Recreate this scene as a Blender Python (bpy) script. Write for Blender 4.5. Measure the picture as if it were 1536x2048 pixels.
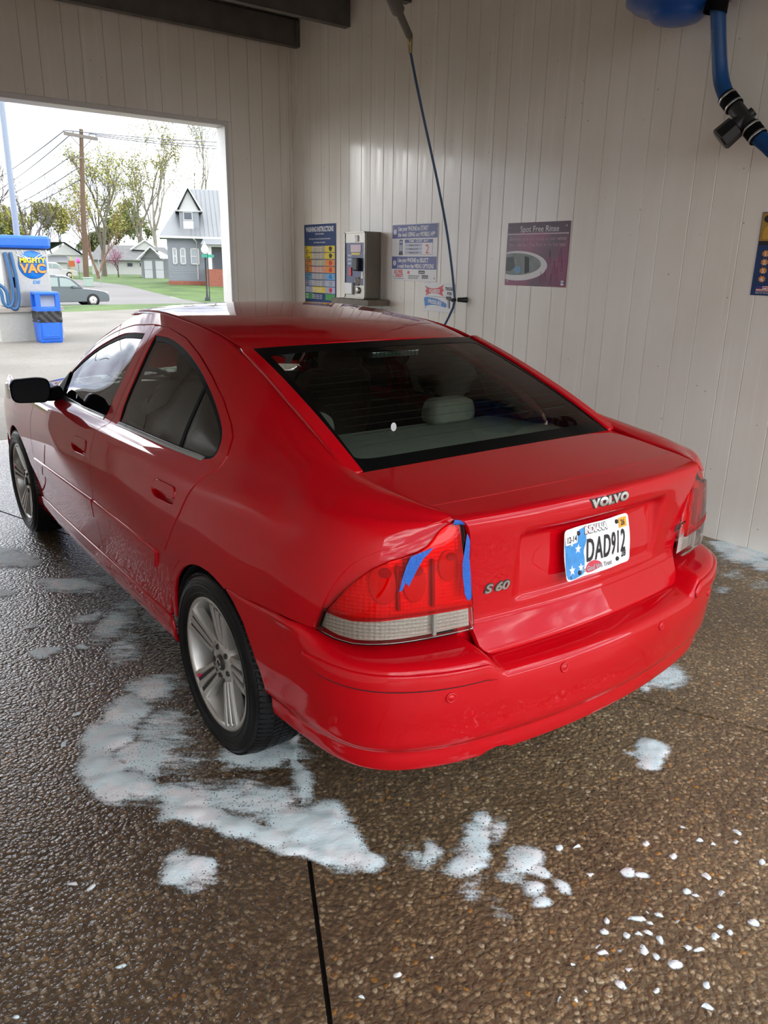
import bpy, bmesh, math, random
import numpy as np
from mathutils import Vector, Matrix
from mathutils.geometry import delaunay_2d_cdt

# ---------------------------------------------------------------- clear
for o in list(bpy.data.objects): bpy.data.objects.remove(o, do_unlink=True)
scene = bpy.context.scene
col = scene.collection
random.seed(7); rng = np.random.default_rng(7)

# ---------------------------------------------------------------- camera (x right across the bay, y along it towards the exit, z up)
CAM = (-1.8024, -2.1635, 1.6036); YAW, PITCH, ROLL, FPX = .64407, .31210, .01709, 1530.8
def camera_basis():
    cy, sy, cp, sp = math.cos(YAW), math.sin(YAW), math.cos(PITCH), math.sin(PITCH)
    fwd = Vector((sy*cp, cy*cp, -sp)); right = Vector((cy, -sy, 0)); up = right.cross(fwd)
    cr, sr = math.cos(ROLL), math.sin(ROLL)
    return right*cr+up*sr, up*cr-right*sr, fwd
cd = bpy.data.cameras.new('camera'); cam = bpy.data.objects.new('camera', cd); col.objects.link(cam)
_r, _u, _f = camera_basis()
cam.matrix_world = Matrix(((_r.x, _u.x, -_f.x, CAM[0]), (_r.y, _u.y, -_f.y, CAM[1]), (_r.z, _u.z, -_f.z, CAM[2]), (0, 0, 0, 1)))
cd.sensor_fit = 'VERTICAL'; cd.sensor_height = 36.0; cd.lens = FPX/2048*36.0
cd.clip_start = .05; cd.clip_end = 900
scene.camera = cam

# ---------------------------------------------------------------- sky: bright broken overcast
SKY = 2.6
w = bpy.data.worlds.new('overcast_sky'); scene.world = w; w.use_nodes = True
nt = w.node_tree; nt.nodes.clear()
out = nt.nodes.new('ShaderNodeOutputWorld'); bg = nt.nodes.new('ShaderNodeBackground')
tc = nt.nodes.new('ShaderNodeTexCoord'); sep = nt.nodes.new('ShaderNodeSeparateXYZ')
nt.links.new(tc.outputs['Generated'], sep.inputs[0])
mapn = nt.nodes.new('ShaderNodeMapping'); mapn.inputs['Scale'].default_value = (1, 1, 2.6)
nt.links.new(tc.outputs['Generated'], mapn.inputs[0])
cl = nt.nodes.new('ShaderNodeTexNoise'); cl.inputs['Scale'].default_value = 3.1; cl.inputs['Detail'].default_value = 4; cl.inputs['Roughness'].default_value = .55; cl.inputs['Distortion'].default_value = .3
nt.links.new(mapn.outputs[0], cl.inputs[0])
ramp = nt.nodes.new('ShaderNodeValToRGB'); e = ramp.color_ramp.elements
e[0].position = .40; e[0].color = (.135, .150, .185, 1); e[1].position = .60; e[1].color = (1.0, 1.0, 1.0, 1)
m = ramp.color_ramp.elements.new(.49); m.color = (.26, .285, .33, 1)
nt.links.new(cl.outputs['Fac'], ramp.inputs[0])
zr = nt.nodes.new('ShaderNodeMapRange'); zr.inputs['From Min'].default_value = 0; zr.inputs['From Max'].default_value = 1
zr.inputs['To Min'].default_value = .92; zr.inputs['To Max'].default_value = 1.08       # thin broken cloud: nearly even brightness
nt.links.new(sep.outputs['Z'], zr.inputs['Value'])
mu = nt.nodes.new('ShaderNodeMath'); mu.operation = 'MULTIPLY'; mu.inputs[1].default_value = SKY
nt.links.new(zr.outputs[0], mu.inputs[0]); nt.links.new(ramp.outputs[0], bg.inputs['Color']); nt.links.new(mu.outputs[0], bg.inputs['Strength'])
nt.links.new(bg.outputs[0], out.inputs['Surface'])
scene.view_settings.view_transform = 'Standard'; scene.view_settings.look = 'None'
scene.view_settings.gamma = 1; scene.view_settings.use_curve_mapping = False
scene.view_settings.exposure = 1.70
scene.cycles.max_bounces = 6; scene.cycles.diffuse_bounces = 4; scene.cycles.glossy_bounces = 3; scene.cycles.transparent_max_bounces = 12
scene.cycles.use_adaptive_sampling = True; scene.cycles.adaptive_threshold = .05; scene.cycles.adaptive_min_samples = 20; scene.cycles.caustics_reflective = False; scene.cycles.caustics_refractive = False
scene.cycles.sample_clamp_indirect = 8; w.cycles.sampling_method = 'MANUAL'; w.cycles.sample_map_resolution = 256; scene.cycles.denoising_prefilter = 'ACCURATE'; scene.cycles.denoising_quality = 'HIGH'

# ---------------------------------------------------------------- materials
MAT = {}
def rgb(h):
    h = h.lstrip('#'); c = [int(h[i:i+2], 16)/255 for i in (0, 2, 4)]
    return tuple(v/12.92 if v <= .04045 else ((v+.055)/1.055)**2.4 for v in c)
def pm(name, color, rough=.5, metal=0.0, var=.06, scale=18, coat=0, bump=0, bscale=60, spec=.5, trans=0, ior=1.45, emit=None, estr=0, alpha=1, coat_rough=.03, coat_ior=1.5):
    """principled material with a little procedural variation of colour and optional fine relief"""
    if name in MAT: return MAT[name]
    if isinstance(color, str): color = rgb(color)
    ma = bpy.data.materials.new(name); ma.use_nodes = True; n = ma.node_tree; b = n.nodes['Principled BSDF']
    b.inputs['Roughness'].default_value = rough; b.inputs['Metallic'].default_value = metal
    b.inputs['Specular IOR Level'].default_value = spec; b.inputs['IOR'].default_value = ior
    b.inputs['Coat Weight'].default_value = coat; b.inputs['Coat Roughness'].default_value = coat_rough; b.inputs['Coat IOR'].default_value = coat_ior
    b.inputs['Transmission Weight'].default_value = trans; b.inputs['Alpha'].default_value = alpha
    t = n.nodes.new('ShaderNodeTexCoord'); no = n.nodes.new('ShaderNodeTexNoise'); no.inputs['Scale'].default_value = scale; no.inputs['Detail'].default_value = 2
    n.links.new(t.outputs['Object'], no.inputs['Vector'])
    mx = n.nodes.new('ShaderNodeMix'); mx.data_type = 'RGBA'
    mx.inputs[6].default_value = (*[max(0, c*(1-var)) for c in color], 1); mx.inputs[7].default_value = (*[min(1, c*(1+var)) for c in color], 1)
    n.links.new(no.outputs['Fac'], mx.inputs[0]); n.links.new(mx.outputs[2], b.inputs['Base Color'])
    if bump:
        n2 = n.nodes.new('ShaderNodeTexNoise'); n2.inputs['Scale'].default_value = bscale; n2.inputs['Detail'].default_value = 1
        bp = n.nodes.new('ShaderNodeBump'); bp.inputs['Strength'].default_value = bump; bp.inputs['Distance'].default_value = .004
        n.links.new(t.outputs['Object'], n2.inputs['Vector']); n.links.new(n2.outputs['Fac'], bp.inputs['Height']); n.links.new(bp.outputs[0], b.inputs['Normal'])
    if emit is not None:
        b.inputs['Emission Color'].default_value = (*(rgb(emit) if isinstance(emit, str) else emit), 1); b.inputs['Emission Strength'].default_value = estr
    MAT[name] = ma
    return ma
def N(tree, typ, **kw):
    n = tree.nodes.new(typ)
    for k, v in kw.items():
        if k.startswith('i_'): n.inputs[k[2:].replace('_', ' ')].default_value = v
        else: setattr(n, k, v)
    return n
def glass_mat(name, tint, rough=0.0, spec=1.0, ior=1.5):
    """thin pane: tinted see-through mixed with mirror reflection by Fresnel"""
    ma = bpy.data.materials.new(name); ma.use_nodes = True; n = ma.node_tree; n.nodes.clear()
    o = N(n, 'ShaderNodeOutputMaterial'); tr = N(n, 'ShaderNodeBsdfTransparent'); gl = N(n, 'ShaderNodeBsdfGlossy'); mx = N(n, 'ShaderNodeMixShader'); fr = N(n, 'ShaderNodeFresnel')
    no = N(n, 'ShaderNodeTexNoise'); no.inputs['Scale'].default_value = 3; t = N(n, 'ShaderNodeTexCoord'); n.links.new(t.outputs['Object'], no.inputs['Vector'])
    cm = N(n, 'ShaderNodeMix', data_type='RGBA'); cm.inputs[6].default_value = (*[c*.95 for c in tint], 1); cm.inputs[7].default_value = (*[min(1, c*1.05) for c in tint], 1)
    n.links.new(no.outputs['Fac'], cm.inputs[0]); n.links.new(cm.outputs[2], tr.inputs['Color'])
    gl.inputs['Roughness'].default_value = rough; gl.inputs['Color'].default_value = (spec, spec, spec, 1); fr.inputs['IOR'].default_value = ior
    n.links.new(fr.outputs[0], mx.inputs[0]); n.links.new(tr.outputs[0], mx.inputs[1]); n.links.new(gl.outputs[0], mx.inputs[2]); n.links.new(mx.outputs[0], o.inputs['Surface'])
    MAT[name] = ma; return ma

# ---------------------------------------------------------------- mesh building
class MB:
    """collects shapes and links them as ONE mesh object"""
    def __init__(s): s.v = []; s.f = []; s.sm = []
    def add(s, vs, fs, smooth=False):
        b = len(s.v); s.v += [tuple(p) for p in vs]; s.f += [tuple(b+i for i in f) for f in fs]; s.sm += [smooth]*len(fs); return s
    def box(s, a, b, rot=None, piv=None, bevel=0):
        (x0, y0, z0), (x1, y1, z1) = [min(p, q) for p, q in zip(a, b)], [max(p, q) for p, q in zip(a, b)]
        if bevel:
            e = min(bevel, (x1-x0)/2.01, (y1-y0)/2.01, (z1-z0)/2.01)
            bm = bmesh.new(); bmesh.ops.create_cube(bm, size=1)
            for v in bm.verts: v.co = ((x0+x1)/2+v.co.x*(x1-x0), (y0+y1)/2+v.co.y*(y1-y0), (z0+z1)/2+v.co.z*(z1-z0))
            bmesh.ops.bevel(bm, geom=list(bm.edges), offset=e, segments=2, profile=.5, affect='EDGES')
            vs = [v.co.copy() for v in bm.verts]; bm.verts.index_update(); fs = [[v.index for v in f.verts] for f in bm.faces]; bm.free()
        else:
            vs = [Vector(p) for p in ((x0, y0, z0), (x1, y0, z0), (x1, y1, z0), (x0, y1, z0), (x0, y0, z1), (x1, y0, z1), (x1, y1, z1), (x0, y1, z1))]
            fs = [(0, 3, 2, 1), (4, 5, 6, 7), (0, 1, 5, 4), (1, 2, 6, 5), (2, 3, 7, 6), (3, 0, 4, 7)]
        if rot is not None:
            pv = Vector(piv) if piv is not None else Vector(((x0+x1)/2, (y0+y1)/2, (z0+z1)/2)); vs = [pv+rot@(p-pv) for p in vs]
        return s.add(vs, fs)
    def prism(s, poly, axis, a, b):
        """polygon (2D, in the two other axes in xyz order) pushed from a to b along axis"""
        n = len(poly)
        def p3(p, q):
            r = list(p); r.insert(axis, q); return r
        vs = [p3(p, a) for p in poly]+[p3(p, b) for p in poly]
        fs = [tuple(range(n))[::-1], tuple(range(n, 2*n))]+[(i, (i+1) % n, n+(i+1) % n, n+i) for i in range(n)]
        return s.add(vs, fs)
    def cyl(s, p, q, r, r2=None, n=16, caps=True, smooth=True):
        return s.tube([p, q], [r, r if r2 is None else r2], n, caps, smooth)
    def tube(s, path, r, n=10, caps=True, smooth=True):
        path = [Vector(p) for p in path]; m = len(path); rs = r if hasattr(r, '__len__') else [r]*m
        ref = None; vs = []
        for i, p in enumerate(path):
            t = (path[min(i+1, m-1)]-path[max(i-1, 0)]).normalized()
            if ref is None:
                ref = Vector((0, 0, 1)) if abs(t.z) < .9 else Vector((1, 0, 0))
            a = (ref-t*ref.dot(t)).normalized(); b = t.cross(a); ref = a
            for k in range(n):
                c = 2*math.pi*k/n; vs.append(p+(a*math.cos(c)+b*math.sin(c))*rs[i])
        fs = [(i*n+k, i*n+(k+1) % n, (i+1)*n+(k+1) % n, (i+1)*n+k) for i in range(m-1) for k in range(n)]
        s.add(vs, fs, smooth)
        if caps: s.add(vs[:n], [tuple(range(n))[::-1]]); s.add(vs[-n:], [tuple(range(n))])
        return s
    def lathe(s, prof, origin, axis, n=48, smooth=True, closed=False):
        """profile of (radius, distance along axis)"""
        ax = Vector(axis).normalized(); a = ax.orthogonal().normalized(); b = ax.cross(a); o = Vector(origin); m = len(prof)
        vs = [o+ax*h+(a*math.cos(2*math.pi*k/n)+b*math.sin(2*math.pi*k/n))*r for r, h in prof for k in range(n)]
        rng_ = range(m if closed else m-1)
        fs = [(i*n+k, i*n+(k+1) % n, ((i+1) % m)*n+(k+1) % n, ((i+1) % m)*n+k) for i in rng_ for k in range(n)]
        return s.add(vs, fs, smooth)
    def grid(s, P, smooth=True, wrap=False):
        """rows of points"""
        m, n = len(P), len(P[0]); vs = [p for r in P for p in r]
        fs = [(i*n+j, i*n+(j+1) % n, (i+1)*n+(j+1) % n, (i+1)*n+j) for i in range(m-1) for j in range(n if wrap else n-1)]
        return s.add(vs, fs, smooth)
    def move(s, M): s.v = [tuple(M@Vector(p)) for p in s.v]; return s
    def mesh(s, name):
        me = bpy.data.meshes.new(name); me.from_pydata(s.v, [], s.f); me.polygons.foreach_set('use_smooth', s.sm); me.update(); return me
    def build(s, name, mat, parent=None, fix=True):
        me = s.mesh(name)
        if fix:
            bm = bmesh.new(); bm.from_mesh(me); bmesh.ops.recalc_face_normals(bm, faces=bm.faces); bm.to_mesh(me); bm.free()
        return link(name, me, mat, parent)
def link(name, me, mat, parent=None):
    o = bpy.data.objects.new(name, me); col.objects.link(o)
    if mat is not None:
        me.materials.clear()
        for mm in (mat if isinstance(mat, (list, tuple)) else [mat]): me.materials.append(mm)
    if parent is not None: o.parent = parent
    return o
def tag(o, label=None, cat=None, group=None, kind=None):
    if label: o['label'] = label
    if cat: o['category'] = cat
    if group: o['group'] = group
    if kind: o['kind'] = kind
    return o
def thing(name, label, cat, loc=(0, 0, 0), rz=0, group=None):
    o = bpy.data.objects.new(name, None); col.objects.link(o); o.location = loc; o.rotation_euler = (0, 0, rz); o.empty_display_size = .1
    return tag(o, label, cat, group)
def copy_tree(o, parent=None):
    c = o.copy(); col.objects.link(c); c.parent = parent
    for ch in o.children: copy_tree(ch, c)
    return c
def text_mb(txt, size, offset=0.0, extrude=.0, sx=1.0, shear=0, align='CENTER', spacing=1.0, res=3):
    """letters as flat (or thick) geometry in the xy plane, centred on x, standing on y = 0"""
    cu = bpy.data.curves.new('t', 'FONT'); cu.body = txt; cu.size = size; cu.offset = offset; cu.extrude = extrude; cu.align_x = align; cu.shear = shear
    cu.space_character = spacing; cu.resolution_u = res
    o = bpy.data.objects.new('t', cu); col.objects.link(o)
    dg = bpy.context.evaluated_depsgraph_get(); me = bpy.data.meshes.new_from_object(o.evaluated_get(dg))
    m = MB(); m.add([(v.co.x*sx, v.co.y, v.co.z) for v in me.vertices], [tuple(p.vertices) for p in me.polygons])
    bpy.data.objects.remove(o, do_unlink=True); bpy.data.curves.remove(cu); bpy.data.meshes.remove(me)
    return m
def frame(o, x, y):
    """matrix that puts local (x,y,0) onto a plane with the given origin, right and up directions"""
    x = Vector(x).normalized(); y = Vector(y).normalized(); z = x.cross(y)
    return Matrix(((x.x, y.x, z.x, o[0]), (x.y, y.y, z.y, o[1]), (x.z, y.z, z.z, o[2]), (0, 0, 0, 1)))

def inside(poly, pts):
    x, y = pts[:, 0], pts[:, 1]; r = np.zeros(len(pts), bool); n = len(poly)
    for i in range(n):
        (x0, y0), (x1, y1) = poly[i], poly[i-1]
        c = ((y0 > y) != (y1 > y)) & (x < (x1-x0)*(y-y0)/((y1-y0) if y1 != y0 else 1e-12)+x0); r ^= c
    return r
def densify(poly, h):
    out = []; n = len(poly)
    for i in range(n):
        a, b = np.array(poly[i]), np.array(poly[(i+1) % n]); k = max(1, int(math.ceil(np.linalg.norm(b-a)/h)))
        out += [tuple(a+(b-a)*j/k) for j in range(k)]
    return np.array(out)
def rounded(poly, r, n=5):
    """round the corners of a 2D polygon"""
    out = []; m = len(poly)
    for i in range(m):
        p0, p, p1 = [np.array(poly[(i+k) % m], float) for k in (-1, 0, 1)]
        a, b = p0-p, p1-p; la, lb = np.linalg.norm(a), np.linalg.norm(b); d = min(r, la*.45, lb*.45)
        q0, q1 = p+a/la*d, p+b/lb*d
        for k in range(n+1):
            t = k/n; out.append(tuple((1-t)**2*q0+2*t*(1-t)*p+t*t*q1))
    return out
def smooth_poly(pts, closed=False, n=6):
    """Catmull-Rom through 2D points"""
    p = [np.array(q, float) for q in pts]; m = len(p); out = []
    for i in range(m if closed else m-1):
        a, b, c, d = (p[(i-1) % m], p[i], p[(i+1) % m], p[(i+2) % m]) if closed else (p[max(i-1, 0)], p[i], p[i+1], p[min(i+2, m-1)])
        for k in range(n):
            t = k/n; out.append(tuple(.5*((2*b)+(c-a)*t+(2*a-5*b+4*c-d)*t*t+(3*b-a-3*c+d)*t**3)))
    if not closed: out.append(tuple(p[-1]))
    return out
def inset(poly, d):
    """move a 2D polygon inwards by d"""
    p = np.array(poly, float); n = len(p); ar = 0.5*np.sum(p[:, 0]*np.roll(p[:, 1], -1)-np.roll(p[:, 0], -1)*p[:, 1]); s = 1 if ar > 0 else -1
    t = np.roll(p, -1, 0)-np.roll(p, 1, 0); L = np.linalg.norm(t, axis=1)[:, None]+1e-12; t /= L
    nrm = np.stack([-t[:, 1], t[:, 0]], 1)*s
    return [tuple(q) for q in p+nrm*d]

def panel(S, poly, name, mat, parent, off=0.0, h=.03, edge=.0016, depth=.012, holes=(), rim=True):
    """a sheet of surface S cut to a (u,v) outline, with rolled edges; analytic normals keep the reflections smooth"""
    k = np.array([S.su, S.sv])
    B = densify([np.array(p)*k for p in poly], h*.5)
    H = [densify([np.array(p)*k for p in q], h*.5) for q in holes]
    loops = [B]+H
    lo, hi = B.min(0), B.max(0)
    gx, gy = np.meshgrid(np.arange(lo[0]+h*.5, hi[0], h), np.arange(lo[1]+h*.5, hi[1], h)); g = np.stack([gx.ravel(), gy.ravel()], 1)
    if len(g):
        ok = inside(B, g)
        for q in H: ok &= ~inside(q, g)
        g = g[ok]
        if len(g):
            allb = np.concatenate(loops); d = np.full(len(g), 1e9)
            for i in range(0, len(allb), 400): d = np.minimum(d, ((g[:, None]-allb[None, i:i+400])**2).sum(2).min(1))
            g = g[d > (h*.42)**2]
    V = np.concatenate(loops+[g]) if len(g) else np.concatenate(loops)
    E = []; b0 = 0
    for q in loops:
        n = len(q); E += [(b0+i, b0+(i+1) % n) for i in range(n)]; b0 += n
    r = delaunay_2d_cdt([Vector(p) for p in V], E, [], 0, 1e-7)
    W = np.array([tuple(p) for p in r[0]]); T = np.array([f for f in r[2] if len(f) == 3])
    c = W[T].mean(1); ok = inside(B, c)
    for q in H: ok &= ~inside(q, c)
    T = T[ok]
    uv = W/k; P = S.P(uv); Nn = S.Nn(uv); P = P+Nn*off
    # keep face orientation along the normal
    a = np.cross(P[T[:, 1]]-P[T[:, 0]], P[T[:, 2]]-P[T[:, 0]]); fl = (a*Nn[T[:, 0]]).sum(1) < 0; T[fl] = T[fl][:, ::-1]
    verts = [tuple(p) for p in P]; norms = [tuple(p) for p in Nn]; faces = [tuple(int(i) for i in t) for t in T]
    if rim:
        for q, sgn in [(B, 1)]+[(q, -1) for q in H]:
            uvq = q/k; p = S.P(uvq)+S.Nn(uvq)*off; nn = S.Nn(uvq); t = np.roll(p, -1, 0)-np.roll(p, 1, 0); t /= np.linalg.norm(t, axis=1)[:, None]+1e-12
            o = np.cross(t, nn)
            ar = np.sum(q[:, 0]*np.roll(q[:, 1], -1)-np.roll(q[:, 0], -1)*q[:, 1])
            # outward = away from polygon interior: test by a small step in uv
            cen = S.P((q+(np.roll(q, -1, 0)-np.roll(q, 1, 0))@np.array([[0, 1], [-1, 0]])*(-.02 if ar > 0 else .02))/k)
            if np.mean(((cen-p+nn*off)*o).sum(1)) < 0: o = -o
            o = o*sgn
            n = len(q); base = len(verts)
            for ring, nr in ((p, nn), (p+o*edge-nn*edge, .75*o+.5*nn), (p+o*edge-nn*depth, o)):
                nr = nr/np.linalg.norm(nr, axis=1)[:, None]
                verts += [tuple(x) for x in ring]; norms += [tuple(x) for x in nr]
            for rr in range(2):
                for i in range(n):
                    j = (i+1) % n; f = [base+rr*n+i, base+rr*n+j, base+(rr+1)*n+j, base+(rr+1)*n+i]
                    pa, pb, pc = np.array(verts[f[0]]), np.array(verts[f[1]]), np.array(verts[f[2]])
                    if np.dot(np.cross(pb-pa, pc-pa), o[i]) < 0: f = f[::-1]
                    faces.append(tuple(f))
    me = bpy.data.meshes.new(name); me.from_pydata(verts, [], faces); me.polygons.foreach_set('use_smooth', [True]*len(faces)); me.update()
    me.normals_split_custom_set_from_vertices(norms)
    return link(name, me, mat, parent)
# ================================================================ the wash bay
XR, XL, YB, YF, ZC = 2.58, -2.56, 5.375, -2.75, 3.86          # inner faces of the walls, ceiling height
OPX0, OPX1, OPZ = -1.82, 1.84, 2.865                           # exit opening in the back wall

def wall_material():
    ma = bpy.data.materials.new('white_liner_panel'); ma.use_nodes = True; n = ma.node_tree; b = n.nodes['Principled BSDF']
    t = N(n, 'ShaderNodeTexCoord'); g = N(n, 'ShaderNodeNewGeometry')
    mp = N(n, 'ShaderNodeMapping'); mp.inputs['Scale'].default_value = (22, 22, .55); n.links.new(g.outputs['Position'], mp.inputs[0])
    st = N(n, 'ShaderNodeTexNoise'); st.inputs['Scale'].default_value = 1.0; st.inputs['Detail'].default_value = 3; n.links.new(mp.outputs[0], st.inputs[0])
    mp2 = N(n, 'ShaderNodeMapping'); mp2.inputs['Scale'].default_value = (1.3, 1.3, 1.0); n.links.new(g.outputs['Position'], mp2.inputs[0])
    bl = N(n, 'ShaderNodeTexNoise'); bl.inputs['Scale'].default_value = 1.6; bl.inputs['Detail'].default_value = 3; n.links.new(mp2.outputs[0], bl.inputs[0])
    r = N(n, 'ShaderNodeValToRGB'); r.color_ramp.elements[0].position = .32; r.color_ramp.elements[0].color = (.835, .795, .705, 1); r.color_ramp.elements[1].position = .66; r.color_ramp.elements[1].color = (.89, .86, .785, 1)
    n.links.new(bl.outputs['Fac'], r.inputs[0])
    mx = N(n, 'ShaderNodeMix', data_type='RGBA', blend_type='MULTIPLY'); mx.inputs[0].default_value = .08
    r2 = N(n, 'ShaderNodeValToRGB'); r2.color_ramp.elements[0].position = .36; r2.color_ramp.elements[0].color = (.82, .80, .77, 1); r2.color_ramp.elements[1].position = .55; r2.color_ramp.elements[1].color = (1, 1, 1, 1)
    n.links.new(st.outputs['Fac'], r2.inputs[0]); n.links.new(r.outputs[0], mx.inputs[6]); n.links.new(r2.outputs[0], mx.inputs[7])
    # splashes of grit
    sp = N(n, 'ShaderNodeTexVoronoi'); sp.inputs['Scale'].default_value = 9; n.links.new(g.outputs['Position'], sp.inputs['Vector'])
    sr = N(n, 'ShaderNodeValToRGB'); sr.color_ramp.elements[0].position = .030; sr.color_ramp.elements[0].color = (.42, .40, .37, 1); sr.color_ramp.elements[1].position = .055; sr.color_ramp.elements[1].color = (1, 1, 1, 1)
    n.links.new(sp.outputs['Distance'], sr.inputs[0])
    mx2 = N(n, 'ShaderNodeMix', data_type='RGBA', blend_type='MULTIPLY'); mx2.inputs[0].default_value = .8; n.links.new(mx.outputs[2], mx2.inputs[6]); n.links.new(sr.outputs[0], mx2.inputs[7])
    n.links.new(mx2.outputs[2], b.inputs['Base Color'])
    rr = N(n, 'ShaderNodeMapRange'); rr.inputs['From Min'].default_value = .3; rr.inputs['From Max'].default_value = .7; rr.inputs['To Min'].default_value = .07; rr.inputs['To Max'].default_value = .30
    n.links.new(st.outputs['Fac'], rr.inputs['Value']); n.links.new(rr.outputs[0], b.inputs['Roughness'])
    b.inputs['Specular IOR Level'].default_value = .45
    MAT['wall'] = ma; return ma
WALL = wall_material()
WALL_BACK = pm('dark_wall_core', (.10, .095, .085), rough=.9)
TRIM = pm('white_trim', (.70, .69, .66), rough=.35, var=.06)
STEEL = pm('dark_purlin_steel', (.13, .125, .115), rough=.45, metal=.25, var=.35, scale=6, bump=.15)
DECK = pm('galvanised_roof_deck', (.36, .35, .32), rough=.4, metal=.3, var=.2)

def board_mesh(w, h, axis):
    """one liner strip: flat face with rolled edges; width along axis 'y' or 'x', faces -x or -y"""
    t, e = .012, .003
    prof = [(0, t), (0, e*.8), (e, 0), (w-e, 0), (w, e*.8), (w, t)]
    m = MB()
    if axis == 'y': vs = [(d, a, z) for z in (0, h) for a, d in prof]
    else: vs = [(a, d, z) for z in (0, h) for a, d in prof]
    n = len(prof); m.add(vs, [(i, (i+1) % n, n+(i+1) % n, n+i) for i in range(n)]+[tuple(range(n))[::-1], tuple(range(n, 2*n))])
    me = m.mesh('wall_panel'); bm = bmesh.new(); bm.from_mesh(me); bmesh.ops.recalc_face_normals(bm, faces=bm.faces); bm.to_mesh(me); bm.free(); me.materials.append(WALL); return me
_bm = {}
def board(parent, axis, a, b, z0, z1, face, flip=False):
    w = round(b-a-.0022, 4); h = round(z1-z0, 4); k = (w, h, axis)
    if k not in _bm: _bm[k] = board_mesh(w, h, axis)
    o = bpy.data.objects.new('wall_panel', _bm[k]); col.objects.link(o); o.parent = parent
    if axis == 'y': o.location = (face, a, z0)
    else: o.location = (a, face, z0)
    if flip: o.scale = (-1, 1, 1) if axis == 'y' else (1, -1, 1)
    return o
def seams(lo, hi, base, a, p):
    s = []; k = math.floor((lo-base)/p)-1
    while base+k*p < hi+p: s += [base+k*p, base+k*p+a]; k += 1
    s = [v for v in s if lo+.03 < v < hi-.03]; return [lo]+s+[hi]

m = MB(); m.box((XR+.013, YF, 0), (XR+.15, YB+.17, ZC+.2)); wr = tag(m.build('wall_right', WALL_BACK), 'white panelled bay wall carrying the signs and pay station', kind='structure')
sy = seams(YF, YB, .204, .142, .3423)
for a, b in zip(sy, sy[1:]): board(wr, 'y', a, b, .0, ZC, XR)
m = MB(); m.box((XL-.15, YF, 0), (XL-.013, YB+.17, ZC+.2)); wl = tag(m.build('wall_left', WALL_BACK), 'white panelled bay wall beside the driver side of the car', kind='structure')
for a, b in zip(sy, sy[1:]): board(wl, 'y', a, b, .0, ZC, XL, True)
m = MB(); m.box((XL, YB+.013, OPZ+.03), (XR, YB+.17, ZC+.2)); m.box((OPX1+.03, YB+.013, 0), (XR, YB+.17, OPZ+.03)); m.box((XL, YB+.013, 0), (OPX0-.03, YB+.17, OPZ+.03))
wb = tag(m.build('wall_back', WALL_BACK), 'white panelled end wall around the exit opening', kind='structure')
sx = seams(XL, XR, .046, .147, .3445)
for a, b in zip(sx, sx[1:]):
    if a >= OPX1-.02 or b <= OPX0+.02: board(wb, 'x', a, b, 0, ZC, YB)
    elif a < OPX0: board(wb, 'x', a, OPX0, 0, OPZ+.0385, YB); board(wb, 'x', a, b, OPZ+.04, ZC, YB)
    elif b > OPX1: board(wb, 'x', OPX1+.02, b, 0, OPZ+.0385, YB); board(wb, 'x', a, b, OPZ+.04, ZC, YB)
    else: board(wb, 'x', a, b, OPZ+.04, ZC, YB)
# frame of the opening: reveals and face trim
m = MB()
m.box((OPX1, YB-.006, 0), (OPX1+.04, YB+.19, OPZ), bevel=.004); tag(m.build('trim_1', TRIM), 'white jamb of the exit opening', kind='structure')
m = MB(); m.box((OPX0-.04, YB-.006, 0), (OPX0, YB+.19, OPZ), bevel=.004); tag(m.build('trim_2', TRIM), 'white far jamb of the exit opening', kind='structure')
m = MB(); m.box((OPX0-.04, YB-.006, OPZ), (OPX1+.04, YB+.19, OPZ+.045), bevel=.004); tag(m.build('trim_3', TRIM), 'white head trim over the exit opening', kind='structure')
m = MB(); m.box((XR-.022, YB-.022, 0), (XR+.001, YB+.001, ZC), bevel=.004); tag(m.build('trim_4', WALL), 'corner trim strip where the bay walls meet', kind='structure')
# ceiling: ribbed deck on cross purlins
P = []; x = XL
prof = []
while x < XR+.15: prof += [(x, 0), (x+.11, 0), (x+.14, .04), (x+.19, .04), (x+.22, 0)]; x += .22
m = MB(); m.grid([[(a, y, ZC+d) for a, d in prof] for y in (YF, YB+.1)], False); ce = tag(m.build('ceiling', DECK, fix=False), 'ribbed metal roof deck over the bay', kind='structure')
y = 5.165
while y > YF+.2:
    m = MB(); m.box((XL+.002, y, 3.615), (XR-.002, y+.006, 3.84)); m.box((XL+.002, y, 3.610), (XR-.002, y+.075, 3.618)); m.box((XL+.002, y, 3.834), (XR-.002, y+.075, 3.842)); m.box((XL+.002, y+.069, 3.610), (XR-.002, y+.075, 3.635))
    pu = m.build('purlin', STEEL, ce)
    m = MB()
    for xx in (XR-.07, XR-.045): m.box((xx, y-.006, 3.625), (xx+.008, y, 3.832))
    m.build('purlin_clip', STEEL, pu)
    y -= .873
# entrance end behind the camera: unseen, header height chosen to darken the upper walls
m = MB(); m.box((XL-.15, YF-.17, 2.92), (XR+.15, YF, ZC+.2)); m.box((XL-.15, YF-.17, 0), (XL, YF, 2.92)); m.box((XR, YF-.17, 0), (XR+.15, YF, 2.92))
tag(m.build('wall_front', WALL), 'white frame of the entrance end behind the camera', kind='structure')

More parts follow.
